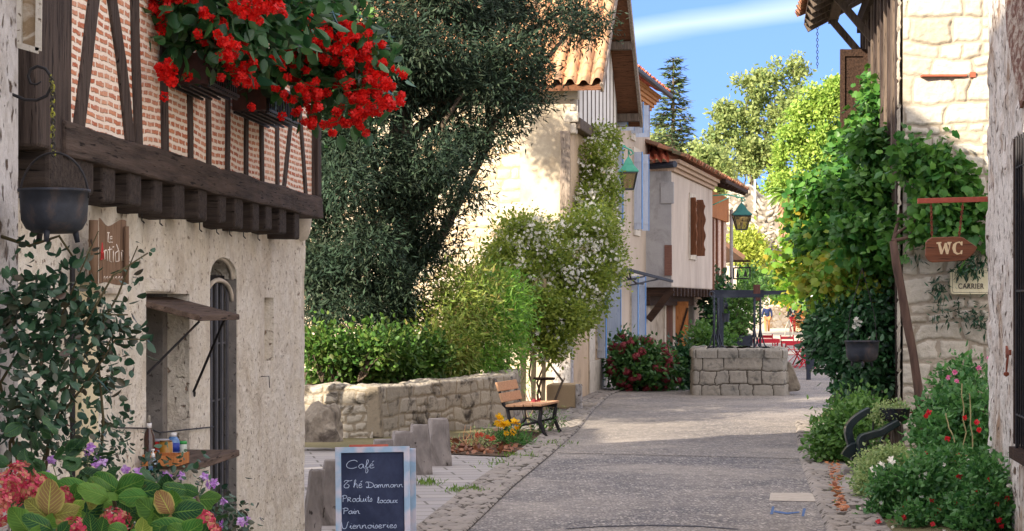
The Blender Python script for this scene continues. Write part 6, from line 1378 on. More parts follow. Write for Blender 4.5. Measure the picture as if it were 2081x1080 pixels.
# right foreground furniture
ob = thing('old_cart_frame', (P(1765, 0, 20.4).x, 20.4, 0), 'dark painted frame of an old cart with two swept arms by the kerb', 'cart frame')
OY = 20.4
def swept(pts, w, th, name, Y, parent=ob, mat=IRON_G):
    sm_ = smooth_st(pts, 5); mb = MB(); n = len(sm_); vs = []
    for i, (x, y) in enumerate(sm_):
        p = P(x, y, Y); a_ = P(*sm_[max(0, i - 1)], Y); b_ = P(*sm_[min(n - 1, i + 1)], Y); d = (b_ - a_).normalized(); nn = Vector((-d.z, 0, d.x)); ww = w * (1 - .3 * i / n)
        for (u, v) in ((-1, -1), (1, -1), (1, 1), (-1, 1)): vs.append(p + nn * u * ww / 2 + Vector((0, v * th / 2, 0)))
    mb.add(vs, [(0, 1, 2, 3), tuple(4 * n - 4 + k for k in (3, 2, 1, 0))] + [(a * 4 + k, a * 4 + (k + 1) % 4, a * 4 + 4 + (k + 1) % 4, a * 4 + 4 + k) for a in range(n - 1) for k in range(4)]); return mb.build(name, mat, parent, bevel=.008)
swept([(1738, 935), (1734, 915), (1726, 890), (1724, 872), (1732, 858), (1750, 843), (1768, 833)], .085, .12, 'swept_arm', 20.4)
swept([(1755, 940), (1752, 915), (1751, 893), (1768, 885), (1790, 879), (1808, 868), (1826, 858)], .085, .14, 'swept_arm', 20.1)
swept([(1730, 908), (1745, 905), (1765, 898)], .07, .1, 'cross_piece', 20.3)
swept([(1718, 928), (1726, 915), (1740, 910), (1748, 925), (1742, 950)], .09, .09, 'hub', 20.25)
swept([(1822, 862), (1826, 885), (1828, 912), (1829, 945)], .1, .12, 'post', 20.2, mat=OAK_GREY)
mb = MB(); mb.tube([P(1775, 845, 20.4), P(1774, 880, 20.4)], .01, 6); mb.tube([P(1790, 900, 20.2), P(1805, 872, 20.2)], .02, 6); mb.build('rod', IRON_G, ob)
mb = MB(); a, b = P(1710, 975, 20.3), P(1738, 950, 20.3); mb.box((a.x, 20.2, 0), (b.x, 20.4, b.z)); mb.build('foot_block', BOLLST, ob, bevel=.02)
tb_ = thing('oval_planter', P(1818, 855, 20.3), 'small oval black planter of pale trailing leaves set on the old cart frame', 'planter')
q = P(1818, 856, 20.3); mb = MB(); mb.lathe([(.11, 0), (.14, .03), (.15, .12), (.155, .125), (.145, .13), (.13, .08)], tuple(q), 28); mb.v = [(q.x + (x - q.x) * 1.0, y, z) for x, y, z in mb.v]; mb.build('pot', CASTIRON, tb_, smooth=True)
mb = MB(); mb.tube([q + Vector((.14, 0, .08)), q + Vector((.3, .2, .09))], .008, 6); mb.build('bracket', RUST, tb_)
o, M = cauldron(tuple(P(1752, 737, 23)), 1.5, 'black cast iron cauldron planter hanging among the climbing shrub at right')
mb = MB(); mb.tube([M @ Vector((-.11, 0, .15)), M @ Vector((-.09, 0, .36)), M @ Vector((0, 0, .7))], .005, 5); mb.tube([M @ Vector((.11, 0, .15)), M @ Vector((.09, 0, .36)), M @ Vector((0, 0, .7))], .005, 5); mb.build('hanging_wire', IRON, o)

# ================================================================ far setting
ruin = thing('ruined_wall', (P(1550, 0, 150).x, 150, 0), 'tall ruined castle wall of grey rubble closing the street', 'wall')
a, b = P(1440, 0, 152), P(1760, 0, 150); masonry('face', [(a.x, a.y), (b.x, b.y)], -1, 9.9, RUIN, ruin, mode='voronoi', amp=.3, res=.13, seed=71, wid=(.5, .9), joint=.1, stretch=1.5, top=lambda t: 9.7 + .35 * math.sin(t * 9) + .3 * math.sin(t * 31) - 2.5 * max(0, t - .6) * 3, cap=1.2)
mb = MB(); mb.box((a.x, 152.2, -1), (b.x, 153.5, 6.5)); mb.build('core', RUIN, ruin)
mb = MB(); mb.bar((P(1534, 0, 151).x, 151, 8.5), (P(1534, 0, 151).x, 151, 10.8), .12, .12, Vector((0, 1, 0))); o = mb.build('pole', WHITEWALL); tag(o, 'thin white pole standing on top of the ruined wall', 'pole')
lw = thing('low_white_wall', (P(1603, 0, 128).x, 128, 0), 'low sunlit white stone wall with golden creeper behind the walkers', 'wall')
a, b = P(1560, 0, 128), P(1650, 0, 132); masonry('face', [(a.x, a.y), (b.x, b.y)], 0, 1.55, CREAMST, lw, mode='voronoi', amp=.1, res=.05, seed=75, wid=(.3, .6), joint=.03, cap=.4)
mb = MB(); a, b = P(1642, 640, 90), P(1700, 548, 90); k_ = 96 / 90; mb.hexa([Vector(p) for p in ((a.x, 90, 0), (b.x, 90, 0), (b.x * k_, 96, 0), (a.x * k_ + .1, 96, 0), (a.x, 90, b.z), (b.x, 90, b.z), (b.x * k_, 96, b.z), (a.x * k_ + .1, 96, b.z))]); o = mb.build('white_house_corner', WHITEWALL); tag(o, 'plain white rendered wall end at the far right of the street', 'building')
mb = MB(); a, b = P(1616, 640, 118), P(1631, 560, 118); mb.box((a.x, 118, 0), (b.x, 119, 3.0)); o = mb.build('stone_pillar', CREAMST, bevel=.05); tag(o, 'pale stone pillar behind the person with the red cap', 'pillar')

# ================================================================ vegetation
BARK = surf('bark', C(84, 72, 60), C(122, 108, 92), scale=6, stretch=(1, 1, .3), bump=1, bscale=20, bdist=.02)
VINEBARK = surf('vine_bark', C(66, 50, 44), C(104, 80, 68), scale=9, stretch=(2, 2, .3), bump=1, bscale=24, bdist=.012)
def G4(*c): return [C(*x) for x in c]
def tree(name, label, base, top, r, limbs, group=None, bark=BARK, cat='tree'):
    o = thing(name, (base[0], base[1], 0), label, cat, group); mb = MB(); b = Vector(base); t = Vector(top)
    pts = wander(b, t, 7, .04, len(label)); mb.tube(pts, [r * (1 - .6 * i / 7) for i in range(8)], 10)
    for i, l in enumerate(limbs):
        s = pts[2 + i % 5]; q = wander(s, l, 5, .08, i); mb.tube(q, [r * .42 * (1 - .75 * k / 5) for k in range(6)], 7)
    mb.build('trunk', bark, o, smooth=True); return o
# --- evergreen oak
OAKL = leafmat('evergreen_oak_leaf', G4((26, 42, 32), (40, 62, 44), (60, 84, 58), (34, 50, 36)), .12, .62, .2, clump=G4((26, 38, 36), (58, 76, 62), (70, 74, 56), (36, 50, 44)))
bl = [blob_px(700, 150, 120, 200, 30, 1.2), blob_px(800, 120, 170, 190, 30.5, 1.4), blob_px(950, 130, 150, 160, 31, 1.3), blob_px(1080, 20, 140, 75, 32, 1.0), blob_px(1030, 200, 70, 80, 31.5, .9), blob_px(720, 380, 120, 170, 29.5, 1.1),
      blob_px(860, 350, 125, 150, 30.2, 1.1), blob_px(950, 310, 60, 80, 31, .8), blob_px(700, 560, 110, 110, 29.6, 1.0), blob_px(800, 560, 85, 95, 30.2, .9), blob_px(860, 470, 65, 90, 30.6, .8), blob_px(850, -110, 260, 120, 31, 1.5), blob_px(640, 300, 70, 260, 30, 1.0), blob_px(690, 625, 90, 50, 29.4, .9), blob_px(800, 640, 80, 36, 30, .7), blob_px(640, 560, 50, 110, 29.8, .8), blob_px(1180, 40, 65, 50, 33, .6), blob_px(1085, 150, 40, 90, 31.8, .6)]
ok = tree('evergreen_oak', 'big dark evergreen oak rising over the hedge between the two half timbered houses', (-1.7, 31, .6), tuple(P(830, 120, 31)), .22, [b[0] for b in bl] + [tuple(P(x, y, Y)) for x, y, Y in ((1110, 40, 32), (1150, 20, 32.4), (1060, 80, 31.8), (940, 190, 30.4), (880, 420, 30.4))], cat='tree')
blc = clumps(bl, 17, .36, 11, .1); foliage('crown', blc, 8600, 16, .24, .1, LANCE, OAKL, ok, 11, inner=.3, droop=.25, out=.9, lump=.35)
plb = [((-3.5, 24.5, 4.0), (1.2, 1.0, 1.1)), ((-3.0, 25.2, 5.0), (1.0, .9, 1.0)), ((-4.1, 24.2, 5.2), (1.0, .9, 1.0)), ((-3.6, 24.6, 6.1), (.9, .9, .8))]  # unseen tree added to shade the road but not the garden wall
pt_ = tree('added_shade_tree', 'small lime tree in the side lane, hidden behind the timber framed house', (-3.7, 24.6, 0), (-3.6, 24.5, 5.2), .09, [b[0] for b in plb])
foliage('crown', clumps(plb, 9, .42, 4), 520, 12, .26, .1, OVAL, leafmat('shade_tree_leaf', G4((60, 100, 44), (96, 136, 60)), .35), pt_, 12, inner=.3, lump=.3)
# --- hedge and laurel bushes
HEDL = leafmat('hedge_leaf', G4((36, 70, 30), (66, 110, 42), (112, 146, 58), (50, 80, 36)), .3, .5, .3, clump=G4((20, 44, 24), (94, 132, 50), (44, 84, 36), (110, 104, 56)))
def bush(name, label, blobs, n, per, sr, size, tmpl, mat, seed, cat='bush', group=None, stems=True, **k):
    c0 = Vector(blobs[0][0]); o = thing(name, (c0.x, c0.y, max(0, min(b[0][2] - b[1][2] for b in blobs))), label, cat, group)
    if stems:
        mb = MB(); zb = wmat(o).translation.z
        for i, b in enumerate(blobs[:: max(1, len(blobs) // 6)]):
            for j in range(3):
                g = random.Random(seed * 31 + i * 7 + j); q = Vector(b[0]) + Vector((g.uniform(-.6, .6) * b[1][0], g.uniform(-.4, .4) * b[1][1], g.uniform(-.2, .6) * b[1][2]))
                mb.tube(wander((c0.x * .4 + b[0][0] * .6, c0.y * .5 + b[0][1] * .5, zb), q, 4, .12, seed + i + j), [.016, .014, .011, .008, .004], 5)
        mb.build('stems', BARK, o, smooth=True)
    foliage('foliage', blobs, n, per, sr, size, tmpl, mat, o, seed, **k); return o
bush('hedge_shrub', 'glossy bright green hedge shrub on the garden wall next to the house corner', clumps([blob_px(660, 720, 50, 56, 27.4, .4), blob_px(730, 720, 60, 56, 27.6, .4)], 10, .4, 3), 420, 16, .2, .075, OVAL, HEDL, 21, inner=.4, lump=.15)
bush('hedge_shrub', 'glossy hedge shrub in the middle of the garden wall, mixed with dry twigs', clumps([blob_px(800, 715, 60, 56, 28.2, .4), blob_px(860, 730, 40, 45, 28.6, .35)], 10, .4, 4), 300, 16, .2, .075, OVAL, HEDL, 22, inner=.4, lump=.15)
LAUL = leafmat('willowy_leaf', G4((110, 140, 54), (150, 176, 78), (186, 192, 100), (84, 120, 48), (170, 120, 84)), .4, .45, .4, clump=G4((92, 128, 50), (178, 188, 92), (70, 118, 48)))
bush('narrow_leaved_bush', 'yellowing narrow leaved bush leaning over the garden wall left of the white climber', [blob_px(930, 660, 75, 100, 30, .7), blob_px(900, 720, 60, 60, 29.3, .5), blob_px(960, 600, 60, 60, 30.6, .5)], 560, 17, .3, .11, LANCE, LAUL, 23, inner=.4, droop=.3)
bush('narrow_leaved_bush', 'fresh green narrow leaved bush directly behind the bench', [blob_px(1010, 680, 50, 90, 30.6, .5), blob_px(1030, 620, 40, 60, 31, .5), blob_px(985, 735, 45, 45, 30, .4)], 420, 17, .26, .1, LANCE, leafmat('fresh_narrow_leaf', G4((86, 140, 48), (124, 176, 66), (150, 190, 84)), .4, .45, .4), 24, inner=.4, droop=.2)
# --- white climber (solanum)
JASL = leafmat('climber_leaf', G4((92, 124, 46), (132, 154, 60), (168, 180, 84), (74, 108, 42)), .4, .5, .3, clump=G4((74, 106, 40), (176, 184, 76), (110, 140, 54)))
WHF = leafmat('white_flower', [C(250, 246, 232), C(254, 252, 244), C(244, 238, 224)], .3, .6)
jb = [blob_px(1120, 520, 110, 70, 34.3, .7), blob_px(1190, 510, 65, 80, 34.8, .6), blob_px(1060, 590, 60, 60, 33.5, .5), blob_px(1130, 600, 80, 60, 33.8, .6), blob_px(1090, 660, 60, 45, 33.2, .4), blob_px(1170, 600, 55, 60, 34.3, .5), blob_px(1110, 690, 45, 35, 33, .3)]
jb2 = [blob_px(1205, 350, 42, 70, 37.3, .35), blob_px(1190, 430, 36, 60, 36.6, .4), blob_px(1225, 440, 24, 60, 38.6, .35), blob_px(1215, 290, 36, 30, 38, .25), blob_px(1245, 520, 22, 40, 38.6, .3)]
jc = thing('white_climber', (P(1090, 0, 33.2).x, 33.2, 0), 'rampant climber with small white flowers over the pergola and cream house corner', 'climbing plant')
mb = MB()
for (x0, x1, y1, Y) in ((1088, 1100, 600, 33.4), (1096, 1150, 560, 34), (1092, 1070, 640, 33.3), (1120, 1165, 450, 36)): mb.tube(wander((P(x0, 0, 33.2).x, 33.2, 0), P(x1, y1, Y), 8, .05, x1), [.022 - .002 * i for i in range(9)], 6)
mb.build('stems', BARK, jc, smooth=True)
foliage('foliage', clumps(jb + [blob_px(1065, 500, 62, 50, 33.8, .5), blob_px(1035, 560, 48, 60, 33.3, .5), blob_px(1070, 640, 48, 46, 33, .4), blob_px(1120, 650, 56, 40, 33.2, .4), blob_px(1160, 640, 40, 36, 33.8, .4)], 14, .5, 5) + clumps(jb2, 8, .5, 6), 5400, 16, .2, .058, OVAL, JASL, jc, 31, inner=.3, droop=.1, lump=.3)
c, d, g = sprigs(jb + jb2 + [blob_px(1065, 500, 62, 50, 33.8, .5), blob_px(1035, 560, 48, 60, 33.3, .5)], 900, 1.03, 32, .3); m = (d[:, 1] < .25); flower_heads('flowers', c[m], .12, 7, .032, FLOW5, WHF, jc, 33)
# --- red hydrangea and its neighbours
HYL = leafmat('hydrangea_leaf_far', G4((54, 92, 44), (84, 126, 56), (60, 100, 60)), .3, .45, .4)
HYR = leafmat('hydrangea_red', G4((130, 40, 56), (160, 62, 74), (180, 92, 96), (116, 44, 54)), .25, .6)
hb = [blob_px(1305, 745, 60, 52, 40.3, .5), blob_px(1350, 755, 32, 42, 40.5, .4), blob_px(1268, 740, 32, 55, 40.6, .35)]
hy_ = bush('hydrangea', 'large hydrangea with dusky red flower heads against the tall grey house', hb, 330, 12, .2, .1, OVAL, HYL, 41, inner=.5, lump=.12, zmin=.02)
c, d, g = sprigs(hb, 120, 1.08, 42, .05); m = (d[:, 1] < .3); flower_heads('flowers', c[m], .085, 46, .032, FLOW4, HYR, hy_, 43)
GRL = leafmat('mixed_green_leaf', G4((50, 92, 40), (88, 134, 58), (120, 156, 76)), .35, .45, .4, clump=G4((40, 80, 40), (110, 150, 66)))
DKL = leafmat('dark_green_leaf', G4((28, 60, 40), (48, 90, 54), (64, 110, 60)), .25, .4, .5, clump=G4((26, 56, 38), (60, 108, 58)))
bush('low_shrub', 'rounded dark green shrub left of the well', [blob_px(1388, 745, 28, 42, 41, .4)], 110, 14, .2, .09, OVAL, DKL, 44, zmin=.02)
bush('leafy_shrub', 'leafy green shrub with orange tinges under the orange shutter', [blob_px(1428, 700, 28, 28, 47, .5), blob_px(1460, 700, 30, 30, 48, .5)], 160, 14, .25, .11, OVAL, GRL, 45, zmin=.02)
bush('climbing_ivy', 'dark ivy climbing the brick bay of the jettied house', [blob_px(1455, 610, 22, 55, 57, .4), blob_px(1462, 650, 26, 50, 56, .4)], 130, 14, .3, .13, OVAL, DKL, 46)
bush('potted_tree', 'small leafy tree growing in the large dark pot', [blob_px(1505, 635, 32, 38, 52, .5), blob_px(1490, 665, 26, 20, 52, .4), blob_px(1515, 600, 20, 20, 52, .3)], 130, 12, .25, .1, OVAL, GRL, 47)
bush('trailing_shrub', 'dark bush filling the terrace edge left of the potted tree', [blob_px(1478, 660, 20, 34, 60, .5), blob_px(1472, 620, 16, 20, 60, .4)], 90, 12, .3, .12, OVAL, DKL, 48, zmin=.02)
# --- far planting
YEL = leafmat('golden_creeper_leaf', G4((196, 170, 50), (226, 200, 70), (170, 160, 60)), .4, .5)
YGL = leafmat('yellow_green_leaf', G4((140, 160, 60), (180, 190, 84), (206, 206, 110)), .45, .5, .3, clump=G4((110, 140, 54), (190, 200, 90)))
bush('golden_creeper', 'golden yellow creeper on top of the low white wall', [blob_px(1592, 612, 20, 12, 130, .8), blob_px(1608, 610, 14, 10, 130, .8)], 80, 12, .5, .2, OVAL, YEL, 51)
bush('wall_creeper', 'yellow green creeper on the ruined wall above the hanging sign', [blob_px(1512, 500, 26, 30, 149, 1), blob_px(1536, 520, 18, 25, 149, 1)], 200, 14, .8, .28, OVAL, YGL, 52)
bush('garden_shrub', 'light shrub mass behind the hanging sign', [blob_px(1530, 578, 26, 20, 110, 1.5), blob_px(1510, 590, 24, 20, 105, 1)], 170, 14, .6, .22, OVAL, GRL, 53)
bush('garden_shrub', 'bright green shrub column left of the white wall end', [blob_px(1632, 570, 16, 36, 112, 1), blob_px(1610, 590, 18, 20, 112, 1)], 150, 14, .5, .2, OVAL, leafmat('acid_green_leaf', G4((110, 170, 40), (150, 200, 60), (176, 214, 80)), .45), 54)
bush('garden_shrub', 'dark green shrub before the ruined wall in the middle of the street view', [blob_px(1586, 575, 20, 26, 116, 1)], 90, 14, .6, .22, OVAL, GRL, 55)
bush('rose_shrub', 'low orange flowered shrub beside the person with the red cap', [blob_px(1632, 650, 12, 16, 108, .6)], 40, 12, .3, .13, OVAL, leafmat('orange_shrub_leaf', G4((120, 130, 50), (196, 110, 60), (206, 140, 80)), .4), 56)
def fir(name, px, ptop, pbot, wpx, Y, label, seed):
    g = np.random.default_rng(seed); o = thing(name, (P(px, 0, Y).x, Y, 0), label, 'fir tree'); x = P(px, 0, Y).x; zt = P(0, ptop, Y).z; zb = 3.0; s = Y / F
    mb = MB(); mb.tube([(x, Y, 0), (x, Y, zt)], [.3, .03], 8)
    P_, T_, C_ = [], [], []
    n = 44
    for i in range(n):
        t = i / n; z = zt - (zt - zb) * (t ** .9) - .2; L_ = .25 + wpx * s * min(1.25, t * 2.1) * (.8 + .35 * g.random())
        for k in range(7):
            a = g.random() * 6.28; L2 = L_ * (.7 + .4 * g.random()); d = np.array([math.cos(a), math.sin(a), .12]); cl = g.random()
            mb.tube([(x, Y, z), (x + d[0] * L2 * .6, Y + d[1] * L2 * .6, z - .02 * L2), (x + d[0] * L2, Y + d[1] * L2, z - .1 * L2 + .15)], [.04, .03, .01], 4, False)
            m = int(16 * L2) + 6; u = g.random(m) ** .7
            q = np.array([x, Y, z]) + d * L2 * u[:, None] + np.stack([0 * u, 0 * u, -.22 * L2 * u ** 1.0 + .2 * u ** 3], 1) + g.normal(size=(m, 3)) * np.array([.1, .1, .05]) * (1 + L2 * .2)
            sd = np.array([-d[1], d[0], 0]); sg = np.where(g.random(m) < .5, 1, -1)[:, None]
            P_.append(q); T_.append(d[None] * .8 + sd[None] * sg * .7 + g.normal(size=(m, 3)) * .25 + np.array([0, 0, -.15])); C_.append(np.full(m, cl))
    P_ = np.concatenate(P_); T_ = np.concatenate(T_); C_ = np.concatenate(C_)
    mb.build('trunk', BARK, o); leaves('crown', P_, np.tile(np.array([[0, 0, 1.0]]), (len(P_), 1)) + g.normal(size=P_.shape) * .3, T_, .42 * (.6 + .7 * g.random(len(P_))), LANCE, leafmat('fir_needles', G4((40, 66, 56), (66, 92, 66), (110, 128, 72)), .1, .5, .3, clump=G4((36, 60, 54), (120, 130, 70))), o, C_)
fir('fir_tree', 1368, 118, 360, 52, 105, 'dark fir tree with drooping tiers behind the jettied house', 61)
TBL = leafmat('grey_green_leaf', G4((110, 136, 76), (146, 164, 96), (176, 186, 120)), .4, .5, .3, clump=G4((100, 130, 76), (176, 180, 110)))
TCL = leafmat('lime_green_leaf', G4((112, 150, 60), (150, 180, 84), (182, 200, 110)), .4, .5, .3, clump=G4((110, 156, 56), (196, 210, 100)))
def ft(name, label, blobs, px, Y, r, n, size, mat, seed, sr=.9, per=12, **k):
    o = tree(name, label, (P(px, 0, Y).x, Y, 0), blobs[len(blobs) // 2][0], r, [b[0] for b in blobs], 'trees beyond the end of the street')
    foliage('crown', clumps(blobs, 15, .3, seed, .15), int(n * .95), per, sr * .6, size, OVAL, mat, o, seed, inner=.3, lump=.45, **k)
Y_ = 168
ft('deciduous_tree', 'airy grey green tree against the sky, between the fir and the lime green tree', [blob_px(1480, 245, 34, 40, Y_, 1.3), blob_px(1525, 190, 34, 40, Y_, 1.5), blob_px(1575, 150, 30, 28, Y_, 1.3), blob_px(1615, 140, 22, 26, Y_, 1), blob_px(1550, 240, 45, 36, Y_, 1.8), blob_px(1500, 310, 44, 40, Y_, 1.8), blob_px(1600, 200, 34, 30, Y_, 1.4), blob_px(1455, 300, 26, 34, Y_, 1.2), blob_px(1560, 320, 50, 50, Y_, 2)], 1545, Y_, .35, 1150, .31, TBL, 62)
Y_ = 160
ft('deciduous_tree', 'bright lime green tree beside the open shutter', [blob_px(1650, 215, 50, 45, Y_, 1.8), blob_px(1690, 290, 45, 70, Y_, 2), blob_px(1620, 290, 50, 50, Y_, 1.9), blob_px(1600, 350, 50, 45, Y_, 1.8), blob_px(1665, 380, 60, 60, Y_, 2), blob_px(1700, 200, 30, 40, Y_, 1.2)], 1660, Y_, .35, 1800, .29, TCL, 63)
Y_ = 104
ft('deciduous_tree', 'lower pale green tree showing over the mossy tiled roof', [blob_px(1420, 330, 34, 34, Y_, 1.2), blob_px(1465, 350, 30, 34, Y_, 1.2), blob_px(1350, 300, 24, 30, Y_ + 8, 1)], 1440, Y_, .2, 620, .21, TBL, 64)
# palm with its skirt of dead fronds
pm = thing('palm_tree', (P(1598, 0, 140).x, 140, 0), 'palm with a shaggy brown skirt of dead fronds before the ruined wall', 'palm tree'); x = P(1598, 0, 140).x; zt = P(0, 395, 140).z
mb = MB(); mb.tube([(x, 140, 0), (x, 140, zt)], [.28, .26], 10); mb.build('trunk', BARK, pm)
g = np.random.default_rng(5); n = 900; z = zt - g.random(n) * 2.6; a = g.random(n) * 6.28; pts = np.stack([x + .3 * np.cos(a), 140 + .3 * np.sin(a), z], 1); leaves('dead_fronds', pts, np.stack([np.cos(a), np.sin(a), 0 * a], 1), np.stack([np.cos(a) * .25, np.sin(a) * .25, -np.ones(n)], 1) + g.normal(size=(n, 3)) * .12, .6 + .3 * g.random(n), LANCE, leafmat('dead_frond', G4((150, 110, 84), (186, 146, 110), (120, 90, 70)), .1), pm)
P_, T_ = [], []
for k in range(26):
    a = g.random() * 6.28; el = g.uniform(-.2, 1.1); d = np.array([math.cos(a) * math.cos(el), math.sin(a) * math.cos(el), math.sin(el)])
    for u in np.linspace(.15, 1, 16):
        p = np.array([x, 140, zt]) + d * 1.5 * u + np.array([0, 0, -.7 * u * u]); sd = np.cross(d, [0, 0, 1])
        for s in (-1, 1): P_.append(p); T_.append(d * .6 + sd * s + np.array([0, 0, -.5]))
leaves('fronds', np.array(P_), np.tile(np.array([[0, 0, 1.]]), (len(P_), 1)), np.array(T_), np.full(len(P_), .5), LANCE, TCL, pm)

# --- grape vine over the stone house
VL = leafmat('vine_leaf', G4((34, 82, 38), (62, 116, 48), (100, 148, 60), (46, 98, 48)), .35, .42, .35, clump=G4((22, 60, 32), (104, 148, 56), (46, 98, 44), (70, 124, 50)))
VY = leafmat('vine_leaf_turning', G4((96, 156, 50), (140, 180, 64), (200, 170, 64), (80, 136, 50), (120, 170, 60)), .5, .42, .4, clump=G4((76, 130, 48), (110, 156, 56), (190, 170, 70)))
gv = thing('grape_vine', tuple(G(1876, 872)) if False else (P(1870, 0, 22.6).x, 22.6, 0), 'grape vine smothering the timber side and corner of the stone house', 'climbing plant')
mb = MB(); tk = [P(x, y, 22.55) for x, y in ((1874, 930), (1873, 860), (1866, 790), (1856, 720), (1842, 650), (1832, 590), (1822, 540), (1815, 490))]; tk[0].z = 0
mb.tube(tk, [.055, .05, .05, .046, .05, .046, .05, .04], 9)
for (q, s) in ((P(1930, 380, 22.8), 7), (P(1960, 440, 22.8), 7), (P(1790, 180, 28.6), 7)): mb.tube(wander(tk[s], q, 6, .08, s + int(q.x * 10)), [.022, .018, .015, .012, .009, .006, .004], 6)
mb.build('stem', VINEBARK, gv, smooth=True)
vb = [blob_px(1785, 170, 26, 46, 28.6, .2), blob_px(1770, 250, 38, 50, 27.8, .3), blob_px(1740, 330, 50, 50, 27, .5), blob_px(1790, 330, 50, 60, 25.2, .5), blob_px(1800, 230, 26, 60, 26.6, .3), blob_px(1720, 410, 85, 60, 26, .7), blob_px(1800, 420, 80, 70, 24, .6), blob_px(1880, 330, 60, 36, 22.7, .18), blob_px(1920, 380, 50, 45, 22.7, .16), blob_px(1700, 480, 85, 50, 25.4, .6), blob_px(1790, 495, 60, 45, 23.6, .5), blob_px(1965, 430, 40, 30, 22.7, .14), blob_px(1655, 430, 45, 50, 26.4, .4), blob_px(1900, 440, 45, 40, 22.65, .16), blob_px(1960, 470, 40, 25, 22.7, .12)]
foliage('leaves', clumps(vb, 8, .38, 7, .35), 1150, 10, .2, .088, MAPLE, VL, gv, 71, inner=.4, droop=.9, out=.5, lump=.25)
vb2 = [blob_px(1640, 460, 34, 46, 26.6, .35), blob_px(1628, 515, 20, 28, 26.8, .25), blob_px(1690, 560, 50, 40, 25, .4), blob_px(1740, 560, 60, 50, 24.4, .45), blob_px(1705, 605, 40, 32, 24.6, .35), blob_px(1590, 550, 8, 42, 26.8, .1), blob_px(1648, 570, 12, 40, 26.2, .1)]
foliage('turning_leaves', vb2, 420, 11, .22, .08, MAPLE, VY, gv, 72, inner=.5, droop=.9, out=.5, lump=.25)
IVL = leafmat('dark_creeper_leaf', G4((24, 52, 38), (36, 72, 50), (50, 90, 58)), .15, .35, .5)
bush('dark_creeper', 'dark star leaved creeper around the CARRIER street sign', [blob_px(1985, 535, 40, 14, 22.7, .07), blob_px(1965, 550, 26, 14, 22.72, .06), blob_px(1905, 585, 10, 34, 22.8, .05), blob_px(1965, 635, 40, 24, 22.8, .06), blob_px(1990, 655, 20, 18, 22.8, .06), blob_px(1862, 520, 14, 8, 22.8, .05), blob_px(1918, 640, 18, 8, 22.8, .05)], 75, 7, .12, .085, LANCE, IVL, 73, 'climbing plant', stems=False, inner=.1, droop=.6, out=.2)
# --- climbing shrub at the street corner of the stone house
cs_ = bush('climbing_shrub', 'dense dark climbing shrub hanging over the kerb below the vine', [blob_px(1712, 690, 65, 62, 24.2, .5), blob_px(1755, 745, 50, 60, 23.8, .4), blob_px(1690, 660, 45, 40, 24.6, .4), blob_px(1765, 640, 42, 55, 24, .4), blob_px(1740, 800, 32, 40, 24, .3), blob_px(1790, 720, 28, 80, 24, .3)], 560, 14, .2, .075, OVAL, DKL, 74, inner=.5, droop=.5, lump=.15)
c = np.array([tuple(P(x, y, 23.6)) for x, y in ((1742, 650), (1748, 658), (1738, 662), (1770, 690), (1776, 800), (1782, 812), (1770, 806), (1788, 795))]); flower_heads('flowers', c, .03, 5, .03, FLOW5, WHF, cs_, 2)
bush('low_shrub', 'low mixed shrub at the kerb in front of the old cart frame', [blob_px(1715, 880, 48, 42, 22, .4), blob_px(1745, 850, 40, 34, 22.4, .35), blob_px(1690, 905, 34, 26, 22, .3)], 330, 14, .16, .06, OVAL, GRL, 75, zmin=.02)
PALEL = leafmat('pale_variegated_leaf', G4((140, 164, 96), (176, 190, 130), (110, 146, 84)), .35, .5)
pt2 = bush('trailing_plant', 'pale green trailing plant filling the oval planter', [blob_px(1812, 830, 34, 10, 20.3, .12), blob_px(1788, 842, 12, 14, 20.3, .08)], 60, 12, .06, .028, OVAL, PALEL, 76, 'plant', stems=False)
# --- fuchsia and roses in the right foreground
FUL = leafmat('fuchsia_leaf', G4((46, 96, 48), (76, 134, 66), (110, 160, 84), (56, 110, 64)), .35, .42, .4, clump=G4((30, 72, 42), (100, 152, 76), (60, 110, 56)))
fb = [blob_px(1860, 1010, 70, 60, 16.5, .3), blob_px(1940, 1010, 90, 75, 16.2, .35), blob_px(2040, 1030, 70, 80, 15.6, .3), blob_px(1800, 1040, 50, 50, 16.6, .25), blob_px(1985, 950, 60, 40, 16.6, .3), blob_px(1900, 950, 60, 30, 17, .25), blob_px(1920, 1090, 160, 50, 15.8, .35)]
fu = bush('fuchsia_bush', 'wide fuchsia bush with small red and white drops at the bottom right corner', clumps(fb, 9, .42, 9, .45), 1700, 14, .09, .046, OVAL, FUL, 77, inner=.6, lump=.12, zmin=.01)
c, d, g = sprigs(fb, 190, 1.0, 78, .1); m = (d[:, 1] < .2)
RWF = leafmat('red_petal', G4((206, 30, 40), (226, 50, 60), (190, 24, 50)), .3); PKF = leafmat('pink_petal', G4((226, 120, 170), (240, 150, 190)), .3)
flower_heads('red_flowers', c[m][::2], .012, 4, .022, FLOW4, RWF, fu, 3); flower_heads('white_flowers', c[m][1::2], .01, 3, .016, FLOW5, WHF, fu, 4)
vb_ = bush('variegated_bush', 'pale leaved rounded bush with white star flowers in front of the old cart frame', [blob_px(1788, 955, 40, 36, 18.2, .25), blob_px(1815, 940, 36, 24, 18.2, .2), blob_px(1770, 985, 30, 34, 18, .2)], 420, 14, .08, .032, OVAL, PALEL, 79, inner=.6, zmin=.01)
flower_heads('flowers', np.array([tuple(P(x, y, 17.8)) for x, y in ((1812, 936), (1786, 952), (1780, 962), (1775, 955), (1783, 968), (1790, 946))]), .02, 4, .035, FLOW5, WHF, vb_, 5)
ro = bush('rose_bush', 'tall rose bush with a few pink blooms against the stone wall under the street sign', [blob_px(1960, 790, 55, 50, 20.4, .3), blob_px(1925, 860, 55, 55, 20, .35), blob_px(1985, 860, 40, 70, 19.6, .3), blob_px(1900, 900, 34, 40, 19.6, .3)], 430, 13, .16, .06, OVAL, FUL, 80, inner=.5, lump=.2, zmin=.02)
